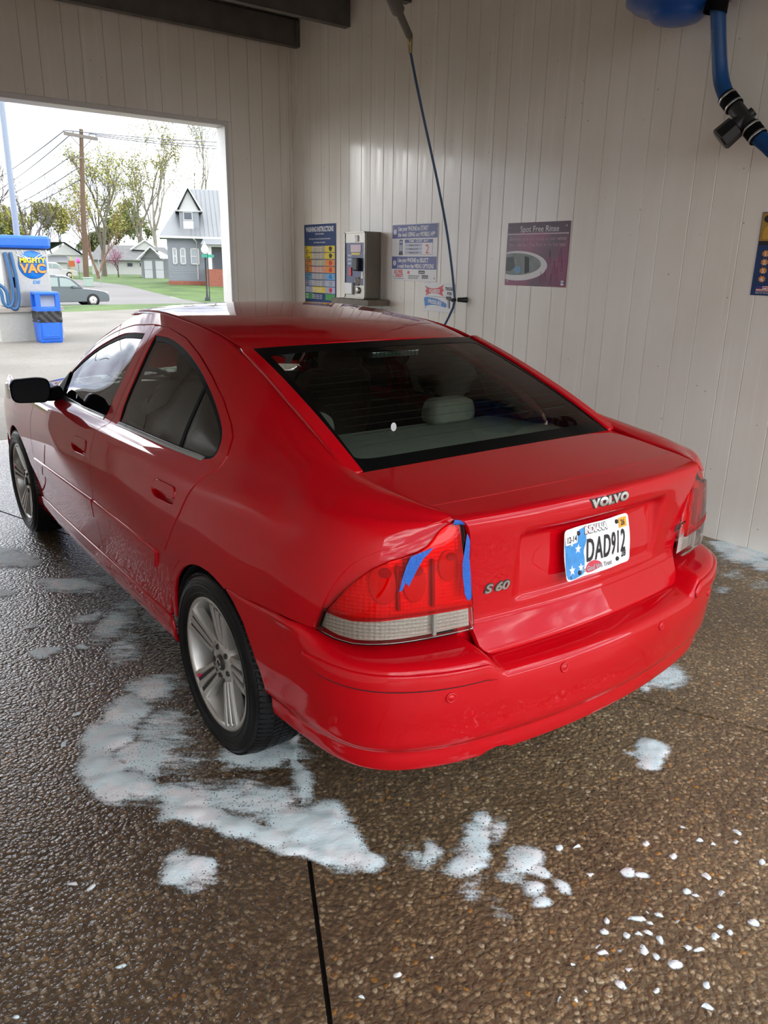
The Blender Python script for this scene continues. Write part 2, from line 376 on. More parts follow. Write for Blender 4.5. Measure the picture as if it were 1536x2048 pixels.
# floor: four sloping slabs of exposed aggregate meeting at the drain under the car
def floor_material():
    ma = bpy.data.materials.new('wet_exposed_aggregate'); ma.use_nodes = True; n = ma.node_tree; b = n.nodes['Principled BSDF']; L = n.links.new
    g = N(n, 'ShaderNodeNewGeometry')
    mp = N(n, 'ShaderNodeMapping'); mp.inputs['Scale'].default_value = (1, 1, 0); L(g.outputs['Position'], mp.inputs[0])
    wob = N(n, 'ShaderNodeTexNoise'); wob.inputs['Scale'].default_value = 40; wob.inputs['Detail'].default_value = 0; L(mp.outputs[0], wob.inputs[0])
    ad = N(n, 'ShaderNodeVectorMath', operation='MULTIPLY_ADD'); ad.inputs[1].default_value = (.012, .012, 0); L(wob.outputs['Color'], ad.inputs[0]); L(mp.outputs[0], ad.inputs[2])
    v = N(n, 'ShaderNodeTexVoronoi'); v.inputs['Scale'].default_value = 74; L(ad.outputs[0], v.inputs['Vector'])
    sp = N(n, 'ShaderNodeSeparateColor'); L(v.outputs['Color'], sp.inputs[0])
    r = N(n, 'ShaderNodeValToRGB'); cr = r.color_ramp; cr.interpolation = 'CONSTANT'
    cr.elements[0].position = 0; cr.elements[0].color = (.155, .110, .066, 1); cr.elements[1].position = .26; cr.elements[1].color = (.245, .172, .098, 1)
    for p, c in ((.46, (.105, .077, .050)), (.60, (.31, .225, .13)), (.76, (.19, .138, .085)), (.86, (.38, .295, .185)), (.935, (.46, .39, .28)), (.975, (.38, .20, .06))):
        e = cr.elements.new(p); e.color = (*c, 1)
    L(sp.outputs[0], r.inputs[0])
    # mortar between the stones
    mr = N(n, 'ShaderNodeValToRGB'); mr.color_ramp.elements[0].position = .42; mr.color_ramp.elements[0].color = (0, 0, 0, 1); mr.color_ramp.elements[1].position = .62; mr.color_ramp.elements[1].color = (1, 1, 1, 1); L(v.outputs['Distance'], mr.inputs[0])
    mx = N(n, 'ShaderNodeMix', data_type='RGBA'); mx.inputs[7].default_value = (.135, .098, .060, 1); L(mr.outputs[0], mx.inputs[0]); L(r.outputs[0], mx.inputs[6])
    big = N(n, 'ShaderNodeTexNoise'); big.inputs['Scale'].default_value = 1.3; big.inputs['Detail'].default_value = 3; L(mp.outputs[0], big.inputs[0])
    br = N(n, 'ShaderNodeValToRGB'); br.color_ramp.elements[0].position = .33; br.color_ramp.elements[0].color = (.80, .74, .68, 1); br.color_ramp.elements[1].position = .66; br.color_ramp.elements[1].color = (1.45, 1.4, 1.3, 1); L(big.outputs['Fac'], br.inputs[0])
    mu = N(n, 'ShaderNodeMix', data_type='RGBA', blend_type='MULTIPLY'); mu.inputs[0].default_value = 1; L(mx.outputs[2], mu.inputs[6]); L(br.outputs[0], mu.inputs[7])
    L(mu.outputs[2], b.inputs['Base Color'])
    # relief and water film
    h = N(n, 'ShaderNodeMath', operation='SUBTRACT'); h.inputs[0].default_value = 1; L(v.outputs['Distance'], h.inputs[1])
    fine = N(n, 'ShaderNodeTexNoise'); fine.inputs['Scale'].default_value = 160; fine.inputs['Detail'].default_value = 1; L(mp.outputs[0], fine.inputs[0])
    hm = N(n, 'ShaderNodeMath', operation='MULTIPLY_ADD'); hm.inputs[1].default_value = .5; L(fine.outputs['Fac'], hm.inputs[0]); L(h.outputs[0], hm.inputs[2])
    bp = N(n, 'ShaderNodeBump'); bp.inputs['Strength'].default_value = .75; bp.inputs['Distance'].default_value = .006; L(hm.outputs[0], bp.inputs['Height']); L(bp.outputs[0], b.inputs['Normal'])
    bp2 = N(n, 'ShaderNodeBump'); bp2.inputs['Strength'].default_value = .75; bp2.inputs['Distance'].default_value = .0045; L(hm.outputs[0], bp2.inputs['Height']); L(bp.outputs[0], b.inputs['Coat Normal'])
    sx_ = N(n, 'ShaderNodeSeparateXYZ'); L(g.outputs['Position'], sx_.inputs[0])
    wv = N(n, 'ShaderNodeMath', operation='MULTIPLY_ADD'); wv.inputs[1].default_value = -.55; L(sx_.outputs['X'], wv.inputs[0]); wv2 = N(n, 'ShaderNodeMath', operation='MULTIPLY_ADD'); wv2.inputs[1].default_value = .30; L(sx_.outputs['Y'], wv2.inputs[0]); L(wv2.outputs[0], wv.inputs[2])
    wn = N(n, 'ShaderNodeMath', operation='MULTIPLY_ADD'); wn.inputs[1].default_value = 2.2; L(big.outputs['Fac'], wn.inputs[0]); L(wv.outputs[0], wn.inputs[2])
    wm = N(n, 'ShaderNodeMapRange', interpolation_type='SMOOTHSTEP'); wm.inputs['From Min'].default_value = 1.15; wm.inputs['From Max'].default_value = 2.1; L(wn.outputs[0], wm.inputs['Value'])
    dk = N(n, 'ShaderNodeMix', data_type='RGBA', blend_type='MULTIPLY'); dk.inputs[7].default_value = (.50, .47, .46, 1); L(wm.outputs[0], dk.inputs[0]); L(mu.outputs[2], dk.inputs[6]); L(dk.outputs[2], b.inputs['Base Color'])
    wet = N(n, 'ShaderNodeMapRange'); wet.inputs['From Min'].default_value = 0; wet.inputs['From Max'].default_value = 1; wet.inputs['To Min'].default_value = .30; wet.inputs['To Max'].default_value = 1.0; L(wm.outputs[0], wet.inputs['Value'])
    L(wet.outputs[0], b.inputs['Coat Weight']); b.inputs['Coat Roughness'].default_value = .13; b.inputs['Coat IOR'].default_value = 1.33
    b.inputs['Roughness'].default_value = .42; b.inputs['Specular IOR Level'].default_value = .4
    MAT['floor'] = ma; return ma
FLOOR = floor_material()
D = (-.16, .89)
LA, LB = (-2.62, D[1]-(2.62-.16)*2.06), (2.62, D[1]-(2.62+.16)*2.07)
LC, LD_ = (-.16-(5.5-.89)/3.03, 5.5), (-.16+(5.5-.89)/3.03, 5.5)
yA = -4.9
LA = (-2.62, max(LA[1], yA)); LB = (D[0]+(D[1]-yA)/2.07, yA); LA = (D[0]-(D[1]-yA)/2.06, yA)
slabs = [[D, LA, LB], [D, LC, (-3.0, 5.5), (-3.0, yA), LA], [D, LD_, LC], [D, LB, (3.0, yA), (3.0, 5.5), LD_]]
fl = MB(); fl.box((-2.7, -4.9, -.12), (2.7, 5.52, -.022)); floor = tag(fl.build('floor', pm('joint_dirt', (.012, .010, .009), rough=.8, bump=.5)), 'wet brown exposed aggregate floor of the wash bay', kind='structure')
for s in slabs:
    pin = np.array(s, float); c = pin.mean(0); ar = 0.5*np.sum(pin[:, 0]*np.roll(pin[:, 1], -1)-np.roll(pin[:, 0], -1)*pin[:, 1])
    if ar < 0: pin = pin[::-1]
    n = len(pin); q = []
    for i in range(n):                                                       # exact mitred inset of 7 mm
        a, b, d = pin[i-1], pin[i], pin[(i+1) % n]; u1 = (b-a)/np.linalg.norm(b-a); u2 = (d-b)/np.linalg.norm(d-b)
        n1 = np.array([-u1[1], u1[0]]); n2 = np.array([-u2[1], u2[0]]); bis = (n1+n2); bis /= np.linalg.norm(bis); q.append(b+bis*min(.03, .006/max(.15, bis@n1)))
    m = MB(); m.prism([tuple(p) for p in q], 2, -.03, 0); m.build('floor_slab', FLOOR, floor)
# ---------------------------------------------------------------- smooth surfaces through a net of points
class Spline:
    """C2 cubic spline through points (natural ends), vector valued."""
    def __init__(s, t, y):
        s.t = t = np.asarray(t, float); s.y = y = np.asarray(y, float); n = len(t)
        h = np.diff(t); Am = np.zeros((n, n)); b = np.zeros((n,) + y.shape[1:])
        Am[0, 0] = Am[-1, -1] = 1
        for i in range(1, n-1):
            Am[i, i-1] = h[i-1]; Am[i, i] = 2*(h[i-1]+h[i]); Am[i, i+1] = h[i]
            b[i] = 6*((y[i+1]-y[i])/h[i]-(y[i]-y[i-1])/h[i-1])
        s.m = np.linalg.solve(Am, b.reshape(n, -1)).reshape(b.shape); s.h = h
    def __call__(s, x):
        x = np.asarray(x, float); i = np.clip(np.searchsorted(s.t, x)-1, 0, len(s.h)-1)
        h = s.h[i]; a = (s.t[i+1]-x)/h; b = (x-s.t[i])/h
        sh = (slice(None),)+(None,)*(s.y.ndim-1) if x.ndim else ()
        h = h[sh]; a = a[sh]; b = b[sh]
        return a*s.y[i]+b*s.y[i+1]+((a**3-a)*s.m[i]+(b**3-b)*s.m[i+1])*h*h/6

class Surf:
    """Surface through net[i][j] = (x,y,z); u runs over stations us, v over rows vs. Dense table + bilinear/Newton lookups."""
    def __init__(s, us, vs, net, nu=220, nv=160, post=None, flip=1):
        us = np.asarray(us, float); vs = np.asarray(vs, float); net = np.asarray(net, float)
        s.u = np.linspace(us[0], us[-1], nu); s.v = np.linspace(vs[0], vs[-1], nv)
        along_v = Spline(vs, np.swapaxes(net, 0, 1))(s.v)              # nv, nus, 3
        s.G = Spline(us, np.swapaxes(along_v, 0, 1))(s.u)              # nu, nv, 3
        if post is not None: s.G = post(s.G)
        s.flip = flip; s.finish()
    def finish(s):
        s.su = np.linalg.norm(np.diff(s.G, axis=0), axis=2).sum(0).mean()/(s.u[-1]-s.u[0])
        s.sv = np.linalg.norm(np.diff(s.G, axis=1), axis=2).sum(1).mean()/(s.v[-1]-s.v[0])
        du = np.gradient(s.G, axis=0); dv = np.gradient(s.G, axis=1)
        N = np.cross(dv, du); N /= np.linalg.norm(N, axis=2)[..., None]+1e-12
        s.N = N*s.flip
    def _bil(s, T, uv):
        uv = np.atleast_2d(uv)
        a = np.clip((uv[:, 0]-s.u[0])/(s.u[1]-s.u[0]), 0, len(s.u)-1.0001); b = np.clip((uv[:, 1]-s.v[0])/(s.v[1]-s.v[0]), 0, len(s.v)-1.0001)
        i = a.astype(int); j = b.astype(int); a = (a-i)[:, None]; b = (b-j)[:, None]
        return T[i, j]*(1-a)*(1-b)+T[i+1, j]*a*(1-b)+T[i, j+1]*(1-a)*b+T[i+1, j+1]*a*b
    def P(s, uv): return s._bil(s.G, uv)
    def Nn(s, uv):
        n = s._bil(s.N, uv); return n/np.linalg.norm(n, axis=1)[:, None]
    def inv(s, pts, axes, near=None):
        """(u,v) whose point has the given two coordinates (axes, e.g. (1,2) for a side view); near = predicate mask on G."""
        out = []
        T = s.G[..., list(axes)]
        for p in np.atleast_2d(pts):
            d = ((T-p)**2).sum(2)
            if near is not None: d = np.where(near(s.G), d, 1e9)
            i, j = np.unravel_index(d.argmin(), d.shape); uv = np.array([s.u[i], s.v[j]])
            for _ in range(12):
                f0 = s._bil(T, uv)[0]-p; e = 1e-3
                J = np.stack([(s._bil(T, uv+[e, 0])[0]-s._bil(T, uv-[e, 0])[0]), (s._bil(T, uv+[0, e])[0]-s._bil(T, uv-[0, e])[0])], 1)/(2*e)
                try: st = np.linalg.solve(J, -f0)
                except np.linalg.LinAlgError: break
                st = np.clip(st, [-2*(s.u[1]-s.u[0]), -2*(s.v[1]-s.v[0])], [2*(s.u[1]-s.u[0]), 2*(s.v[1]-s.v[0])])
                uv = np.clip(uv+st, [s.u[0], s.v[0]], [s.u[-1], s.v[-1]])
            out.append(uv)
        return np.array(out)
    def mirrored(s):
        import copy
        m = copy.copy(s); m.G = s.G*np.array([-1., 1, 1]); m.N = s.N*np.array([-1., 1, 1]); return m

def interp(x, xs, ys): return float(np.interp(x, xs, ys))
def smoothstep(a, b, x):
    t = np.clip((x-a)/(b-a), 0, 1); return t*t*(3-2*t)

# ---- left flank of the car: sill, doors, shoulder, pillars, wrapping round the rear corner (x right, y forward, z up, origin under the rear axle)
FY = [3.50, 3.20, 2.95, 2.70, 2.40, 2.15, 1.90, 1.60, 1.25, .85, .45, .15, -.10, -.32]
def flank_net():
    ys = FY[::-1]
    Wm  = lambda y: interp(y, [-.32, -.1, .3, .8, 1.3, 2.0, 2.7, 3.0, 3.2, 3.5], [.874, .888, .896, .899, .900, .896, .886, .868, .84, .76])
    belt= lambda y: (interp(y, [-.32, -.1, .15, .5, 1.2, 2.0, 2.4, 2.9, 3.2, 3.5], [.775, .785, .790, .795, .800, .795, .785, .755, .72, .62]),
                     interp(y, [-.32, -.1, .15, .5, 1.2, 2.0, 2.4, 2.9, 3.2, 3.5], [.985, .972, .963, .955, .945, .925, .905, .86, .80, .70]))
    end = lambda y: (interp(y, [-.32, -.1, .15, .353, .6, .85, 1.25, 1.45, 1.6, 1.9, 2.15, 2.4, 2.9, 3.2, 3.5], [.600, .590, .578, .570, .565, .562, .562, .572, .595, .665, .725, .73, .71, .66, .56]),
                     interp(y, [-.32, -.1, .15, .353, .6, .85, 1.25, 1.45, 1.6, 1.9, 2.15, 2.4, 2.9, 3.2, 3.5], [1.063, 1.148, 1.240, 1.312, 1.362, 1.380, 1.388, 1.362, 1.300, 1.150, .985, .925, .875, .815, .715]))
    low = [(-.10, .20), (-.045, .235), (-.030, .30), (-.021, .40), (-.009, .50), (-.001, .60), (0, .69), (-.007, .775), (-.024, .85), (-.052, .908)]
    net = []; us = []
    def upper(b, e, bulge):
        rows = []
        for k in (.16, .36, .58, .80, 1.0):
            x = b[0]+(e[0]-b[0])*k; z = b[1]+(e[1]-b[1])*k
            q = 4*k*(1-k)*bulge
            dx, dz = e[0]-b[0], e[1]-b[1]; L = math.hypot(dx, dz)+1e-9
            rows.append((x+q*dz/L, z-q*dx/L))
        return rows
    # rear corner: rays round the upright axis (-.45,-.32)
    AX, AY = -.45, -.32
    plan = np.array([(.450, -.822), (.54, -.803), (.62, -.782), (.70, -.752), (.755, -.715), (.797, -.665), (.827, -.60), (.846, -.53), (.860, -.44), (.866, -.36), (.868, -.31)])
    ang = np.arctan2(-(plan[:, 0])-AX, -(plan[:, 1]-AY))       # 0 = straight back, -pi/2 = straight left
    rad = np.hypot(-plan[:, 0]-AX, plan[:, 1]-AY)
    o = np.argsort(-ang); ang = -ang[o]; rad = rad[o]
    fan = [0, 12, 24, 36, 48, 60, 72]
    for a in fan:
        r0 = float(np.interp(math.radians(a), ang, rad)); sec = []
        f = a/90.0
        # outline rows at the corner, relative to the plan at z = .75
        re = interp(a, [0, 8, 13.6, 20, 27, 36, 48, 63, 76, 90], [.490, .480, .425, .335, .272, .225, .190, .163, .155, .150]); ze = interp(a, [0, 8, 13.6, 20, 27, 36, 48, 63, 76, 90], [.986, .989, 1.000, 1.009, 1.016, 1.024, 1.032, 1.041, 1.051, 1.063])
        rb = r0-interp(a, [0, 12, 40, 90], [.004, .020, .055, .090]); zb = interp(a, [0, 40, 90], [.972, .974, .985])
        lowc = [(-.06, .20), (-.04, .235), (-.03, .30), (-.015, .40), (-.006, .50), (.000, .60), (.002, .69), (0, .775), (interp(a, [0, 90], [-.002, -.016]), .85), (interp(a, [0, 90], [-.004, -.044]), .918)]
        for dx, z in lowc: sec.append((r0+dx, z))
        sec.append((rb, zb)); sec += upper((rb, zb), (re, ze), interp(a, [0, 40, 90], [.006, .018, .022]))
        d = (-math.sin(math.radians(a)), -math.cos(math.radians(a)))
        net.append([(AX+r*d[0], AY+r*d[1], z) for r, z in sec]); us.append(-.32-.46*(math.pi/2-math.radians(a)))
    for y in ys:
        w = Wm(y); b = belt(y); e = end(y); k = interp(y, [-.32, .2, 2.0, 2.6, 3.0], [.985/.95-1, 0.008, 0, -.03, -.07])
        sec = [(w+dx*interp(y, [-.32, .3], [.9, 1]), .20+(z-.20)*(1+k*(z-.2)/.72)) for dx, z in low]+[b]
        bul = interp(y, [-.32, -.1, .15, .5, 1.2, 1.9, 2.2, 2.5], [.022, .004, .002, .010, .012, .010, .010, .012])
        sec += upper(b, e, bul)
        net.append([(-x, y, z) for x, z in sec]); us.append(y)
    return us, np.arange(16.0), net
FLANK = Surf(*flank_net(), nu=360, nv=200)

# ---- rear bumper skin: stations run round the back from wheel arch to wheel arch
BPLAN = [(-.888, -.05), (-.886, -.20), (-.877, -.36), (-.863, -.52), (-.838, -.66), (-.785, -.758), (-.70, -.825), (-.57, -.878), (-.40, -.912), (-.20, -.936), (0, -.944)]
def bumper_net():
    pl = BPLAN+[(-x, y) for x, y in BPLAN[-2::-1]]
    pl = np.array(pl); t = np.gradient(pl, axis=0); t /= np.linalg.norm(t, axis=1)[:, None]; n = np.stack([t[:, 1], -t[:, 0]], 1)
    L = np.concatenate([[0], np.cumsum(np.linalg.norm(np.diff(pl, axis=0), axis=1))]); L -= L[-1]/2
    rows = [(-.12, .30), (-.052, .290), (-.032, .305), (-.028, .335), (-.026, .362), (-.012, .380), (-.006, .43), (0, .49), (-.001, .555), (-.004, .596), (-.016, .617), (-.045, .628), (-.10, .638), (-.17, .648)]
    side = [(-.001, .56), (-.003, .592), (-.004, .612), (-.005, .628), (-.008, .642), (-.030, .652)]
    net = []
    for (x, y), nn in zip(pl, n):
        k = float(smoothstep(-.70, -.52, y)); zt = interp(y, [-.60, -.44, -.12], [.024, .020, 0.0])
        mixed = rows[:8]+[(a[0]*(1-k)+b[0]*k, a[1]*(1-k)+(b[1]+zt*(j+1)/6)*k) for j, (a, b) in enumerate(zip(rows[8:], side))]
        # the middle of the upper shelf sits lower than its ends
        net.append([(x+nn[0]*o, y+nn[1]*o, z) for o, z in mixed])
    return L, np.arange(float(len(rows))), net
def bumper_post(G):
    d = 1-smoothstep(.425, .50, np.abs(G[..., 0]))
    k = smoothstep(.50, .60, G[..., 2])
    G = G.copy(); G[..., 2] -= .050*d*k
    G[..., 1] += .000*d
    return G
BUMPER = Surf(*bumper_net(), nu=420, nv=160, post=bumper_post, flip=-1)

# ---- boot lid: stations across x, rows from the lower lip up the face and forward along the deck
def lid_net():
    xs = [-.60, -.50, -.40, -.25, -.10, .10, .25, .40, .50, .60]
    net = []
    for x in xs:
        c = (x/.539)**2
        fy = lambda y, k=.045: y+k*c
        sec = [(fy(-.845), .575), (fy(-.862), .588), (fy(-.856), .610), (fy(-.838), .650), (fy(-.826), .676), (fy(-.822), .70), (fy(-.826), .76), (fy(-.836), .84), (fy(-.846), .91), (fy(-.853), .955), (fy(-.850), .980), (fy(-.838), .9935-.003*c),
               (fy(-.80), 1.0005-.004*c), (fy(-.755), 1.0075-.006*c), (fy(-.70, .03), 1.014-.010*c), (fy(-.60, .02), 1.024-.011*c), (fy(-.50, .012), 1.034-.012*c), (fy(-.37, .012), 1.046-.012*c)]
        net.append([(x, y, z) for y, z in sec])
    return xs, np.arange(18.0), net
def lid_post(G):
    # recess for the number plate
    x = np.abs(G[..., 0]); z = G[..., 2]
    k = (1-smoothstep(.300, .335, x))*smoothstep(.700, .725, z)*(1-smoothstep(.895, .928, z))*(G[..., 1] < -.70)
    G = G.copy(); G[..., 1] += (.010+.030*smoothstep(.72, .90, z))*k
    return G
LID = Surf(*lid_net(), nu=240, nv=260, post=lid_post, flip=-1)
# ---- rear window and roof
def rearglass_net():
    xs = [-.60, -.45, -.25, 0, .25, .45, .60]; net = []
    for x in xs:
        c = (x/.58)**2
        t0 = np.array([-.425+.035*c, 1.048-.012*c]); t1 = np.array([.275+.075*c, 1.328-.015*c])
        sec = []
        for k in (-.06, .2, .4, .6, .8, 1.03):
            p = t0+(t1-t0)*k; b = .016*4*k*(1-k); sec.append((x*(1.03-.03*k), p[0]-b*.33, p[1]+b*.94))
        net.append(sec)
    return xs, np.arange(6.0), net
RGLASS = Surf(*rearglass_net(), nu=80, nv=80, flip=-1)
def roof_net():
    ys = [.24, .50, .80, 1.05, 1.30, 1.50, 1.62]; zc = [1.322, 1.376, 1.409, 1.425, 1.427, 1.405, 1.372]; xs = [-.57, -.52, -.42, -.25, 0, .25, .42, .52, .57]; net = []
    for x in xs:
        a = abs(x)/.57
        net.append([(x, y+(.08*a*a if y < .4 else .04*a*a if y < .7 else .06*a*a if y > 1.4 else 0), z-.024*a**2-.012*a**6) for y, z in zip(ys, zc)])
    return xs, np.arange(7.0), net
ROOF = Surf(*roof_net(), nu=80, nv=80, flip=-1)
# ================================================================ the car
PAINT = pm('red_car_paint', (.50, .001, .0065), rough=.55, var=.04, scale=4, coat=1.0, coat_rough=.008, spec=.03, coat_ior=1.40)
BLACK_TRIM = pm('black_plastic_trim', (.006, .006, .0065), rough=.55, var=.2, spec=.06)
GLOSS_BLACK = pm('black_glass_border', (.004, .004, .004), rough=.15, spec=.15)
UNDER = pm('black_underbody', (.01, .01, .01), rough=.85, bump=.3)
RUBBER = pm('tyre_rubber', (.008, .008, .0085), rough=.40, var=.25, bump=.15, bscale=120, spec=.3)
ALLOY = pm('silver_alloy', (.60, .575, .535), rough=.33, metal=.55, var=.06)
ALLOY_DARK = pm('dark_alloy_and_recess_shade', (.035, .033, .031), rough=.45, metal=.2, var=.15)  # hub cap and brake disc, plus painted shade of grooves and lug holes
CHROME = pm('badge_chrome', (.72, .72, .72), rough=.16, metal=1.0, var=.04)
BADGE_DARK = pm('badge_dark_edge', (.05, .045, .045), rough=.4)
LEATHER = pm('grey_green_leather', (.42, .43, .385), rough=.55, var=.12, bump=.2)
INTERIOR = pm('dark_cabin_plastic', (.075, .078, .074), rough=.6, var=.15)
SHELF = pm('parcel_shelf_cloth', (.30, .33, .30), rough=.85, var=.15, bump=.3, bscale=200)
SIDE_GLASS = glass_mat('tinted_side_glass', (.27, .31, .285), ior=1.7)
REAR_GLASS = glass_mat('tinted_rear_glass', (.74, .82, .75), ior=1.36)
FRONT_GLASS = glass_mat('windscreen_glass', (.78, .84, .80), ior=1.45)
RED_LENS = glass_mat('red_lamp_lens', (1.0, .012, .018), ior=1.30)
CLEAR_LENS = glass_mat('clear_lamp_lens', (.72, .71, .67), ior=1.45)
TAPE = pm('blue_tape', (.014, .11, .48), rough=.6, var=.25, scale=90, bump=.4, bscale=200)

def lamp_reflector_material():
    ma = bpy.data.materials.new('lamp_reflector'); ma.use_nodes = True; n = ma.node_tree; b = n.nodes['Principled BSDF']
    t = N(n, 'ShaderNodeTexCoord'); vo = N(n, 'ShaderNodeTexVoronoi'); vo.inputs['Scale'].default_value = 95; vo.inputs['Randomness'].default_value = .15
    n.links.new(t.outputs['Object'], vo.inputs['Vector'])
    bp = N(n, 'ShaderNodeBump'); bp.inputs['Strength'].default_value = .55; bp.inputs['Distance'].default_value = .004
    n.links.new(vo.outputs['Distance'], bp.inputs['Height']); n.links.new(bp.outputs[0], b.inputs['Normal'])
    b.inputs['Base Color'].default_value = (.80, .78, .74, 1); b.inputs['Metallic'].default_value = .35; b.inputs['Roughness'].default_value = .32
    MAT['lamp_reflector'] = ma; return ma
REFLECTOR = lamp_reflector_material()

car = thing('red_sedan', 'wet red four-door sedan parked in the wash bay with blue tape on its tail light', 'car')
SIDES = (('left', FLANK, -1), ('right', FLANK.mirrored(), 1))
def FZ(pts): return [tuple(p) for p in FLANK.inv(pts, (1, 2), lambda G: G[..., 1] > -.62)]       # side view (y,z)
def FX(pts): return [tuple(p) for p in FLANK.inv(pts, (0, 2), lambda G: G[..., 1] < -.40)]       # rear view (x,z), rear corner
ACY, AZ, AR = 0.0, .315, .350
def arch(cy, a0, a1, n=18, r=AR): return [(cy+r*math.cos(math.radians(a0+(a1-a0)*k/n)), AZ+r*math.sin(math.radians(a0+(a1-a0)*k/n))) for k in range(n+1)]
VE = 14.97
GAP = .0062
# outlines in side view (y, z) -------------------------------------------------
rear_win = smooth_poly([(1.043, 1.310), (.884, 1.309), (.70, 1.280), (.528, 1.230), (.375, 1.165), (.249, 1.098), (.182, 1.054), (.153, 1.012), (.165, .982), (.21, .970)], n=4)+[(.418, .962), (1.057, .948), (1.062, 1.0), (1.05, 1.16)]
front_win = smooth_poly([(1.150, 1.308), (1.30, 1.300), (1.45, 1.280), (1.676, 1.213), (1.844, 1.133), (1.985, 1.045)], n=4)+[(2.03, 1.0), (2.035, .945), (1.98, .930), (1.6, .934), (1.227, .944), (1.200, 1.0), (1.165, 1.16)]
top_gap_r = [(1.09, 1.346), (.943, 1.347), (.75, 1.322), (.577, 1.275), (.428, 1.219), (.281, 1.151), (.169, 1.090), (.117, 1.056), (.082, 1.006), (.088, .965), (.122, .930), (.153, .889), (.206, .797), (.287, .691), (.345, .620)]
top_gap_f = [(1.09, 1.346), (1.21, 1.338), (1.439, 1.309), (1.642, 1.256), (1.778, 1.199), (1.927, 1.118), (2.058, 1.022), (2.135, .960)]
b_gap = [(1.088, 1.344), (1.088, 1.23), (1.096, 1.104), (1.112, 1.017), (1.138, .938), (1.178, .896), (1.180, .811), (1.165, .716), (1.160, .64), (1.166, .571), (1.170, .469), (1.160, .345)]
f_gap = [(2.135, .955), (2.19, .90), (2.249, .851), (2.271, .762), (2.270, .66), (2.268, .556), (2.262, .43), (2.20, .335)]
def shift(p, d): return [(y+d, z) for y, z in p]
rear_door = shift(top_gap_r[1:], GAP)+arch(ACY, 62, 20, 8, AR+.028)[1:]+[(.40, .345)]+shift(b_gap[::-1], -GAP/2)
rear_door = [(y, z-(GAP/2 if z > 1.2 else 0)) for y, z in rear_door]
front_door = shift(b_gap, GAP/2)+[(1.9, .333)]+shift(f_gap[::-1], -GAP/2)+[(y, z-GAP/2) for y, z in top_gap_f[::-1][1:-1]]
handle_r = rounded([(.258, .872), (.262, .806), (.425, .798), (.470, .812), (.470, .850), (.44, .866)], .03, 4)
handle_f = rounded([(1.235, .850), (1.240, .782), (1.42, .770), (1.472, .785), (1.472, .822), (1.435, .842)], .03, 4)
lamp_xz = [(-.522, .978), (-.552, .973), (-.577, .958), (-.595, .939), (-.612, .922), (-.638, .909), (-.673, .900), (-.707, .890), (-.745, .868), (-.774, .837), (-.800, .800), (-.818, .760), (-.827, .735), (-.834, .680), (-.812, .668), (-.785, .664), (-.70, .669), (-.60, .673), (-.486, .676), (-.492, .743), (-.503, .834), (-.514, .917)]
lamp_edge_xz = [(-.545, .991), (-.586, .980), (-.615, .959), (-.645, .940), (-.683, .929), (-.728, .917), (-.758, .900), (-.782, .875), (-.803, .836), (-.819, .791), (-.829, .745), (-.838, .683)]
UVP = {k: FZ(v) for k, v in dict(rear_win=rear_win, front_win=front_win, rear_door=rear_door, front_door=front_door, handle_r=handle_r, handle_f=handle_f).items()}
side_uv = [(u, VE) for u in np.linspace(2.12, -.935, 60)]+FX(lamp_edge_xz)+FZ([(-.60, .680), (-.437, .672), (-.253, .656), (-.135, .650)])+FZ(arch(ACY, 111, 22, 24))+FZ([(.345, .36), (.36, .345)])+FZ(arch(ACY, 20, 62, 8, AR+.024)[:-1])+FZ(shift(top_gap_r[::-1], -GAP)[:-1])+FZ([(y, z+GAP/2) for y, z in top_gap_f])
fender_uv = FZ(shift(f_gap, GAP/2))+FZ([(2.30, .335), (2.35, .325)])+FZ(arch(2.715, 165, 20, 22)) +FZ([(3.12, .42), (3.30, .44), (3.44, .46)])+[(3.46, v) for v in (8., 10., 12., 14.9)]+[(u, VE) for u in np.linspace(3.40, 2.16, 16)]
sill_uv = FZ([(2.44, .215), (2.40, .30), (2.30, .328), (2.2, .329), (1.9, .327), (1.16, .339), (.40, .339), (.375, .30), (.40, .215)])
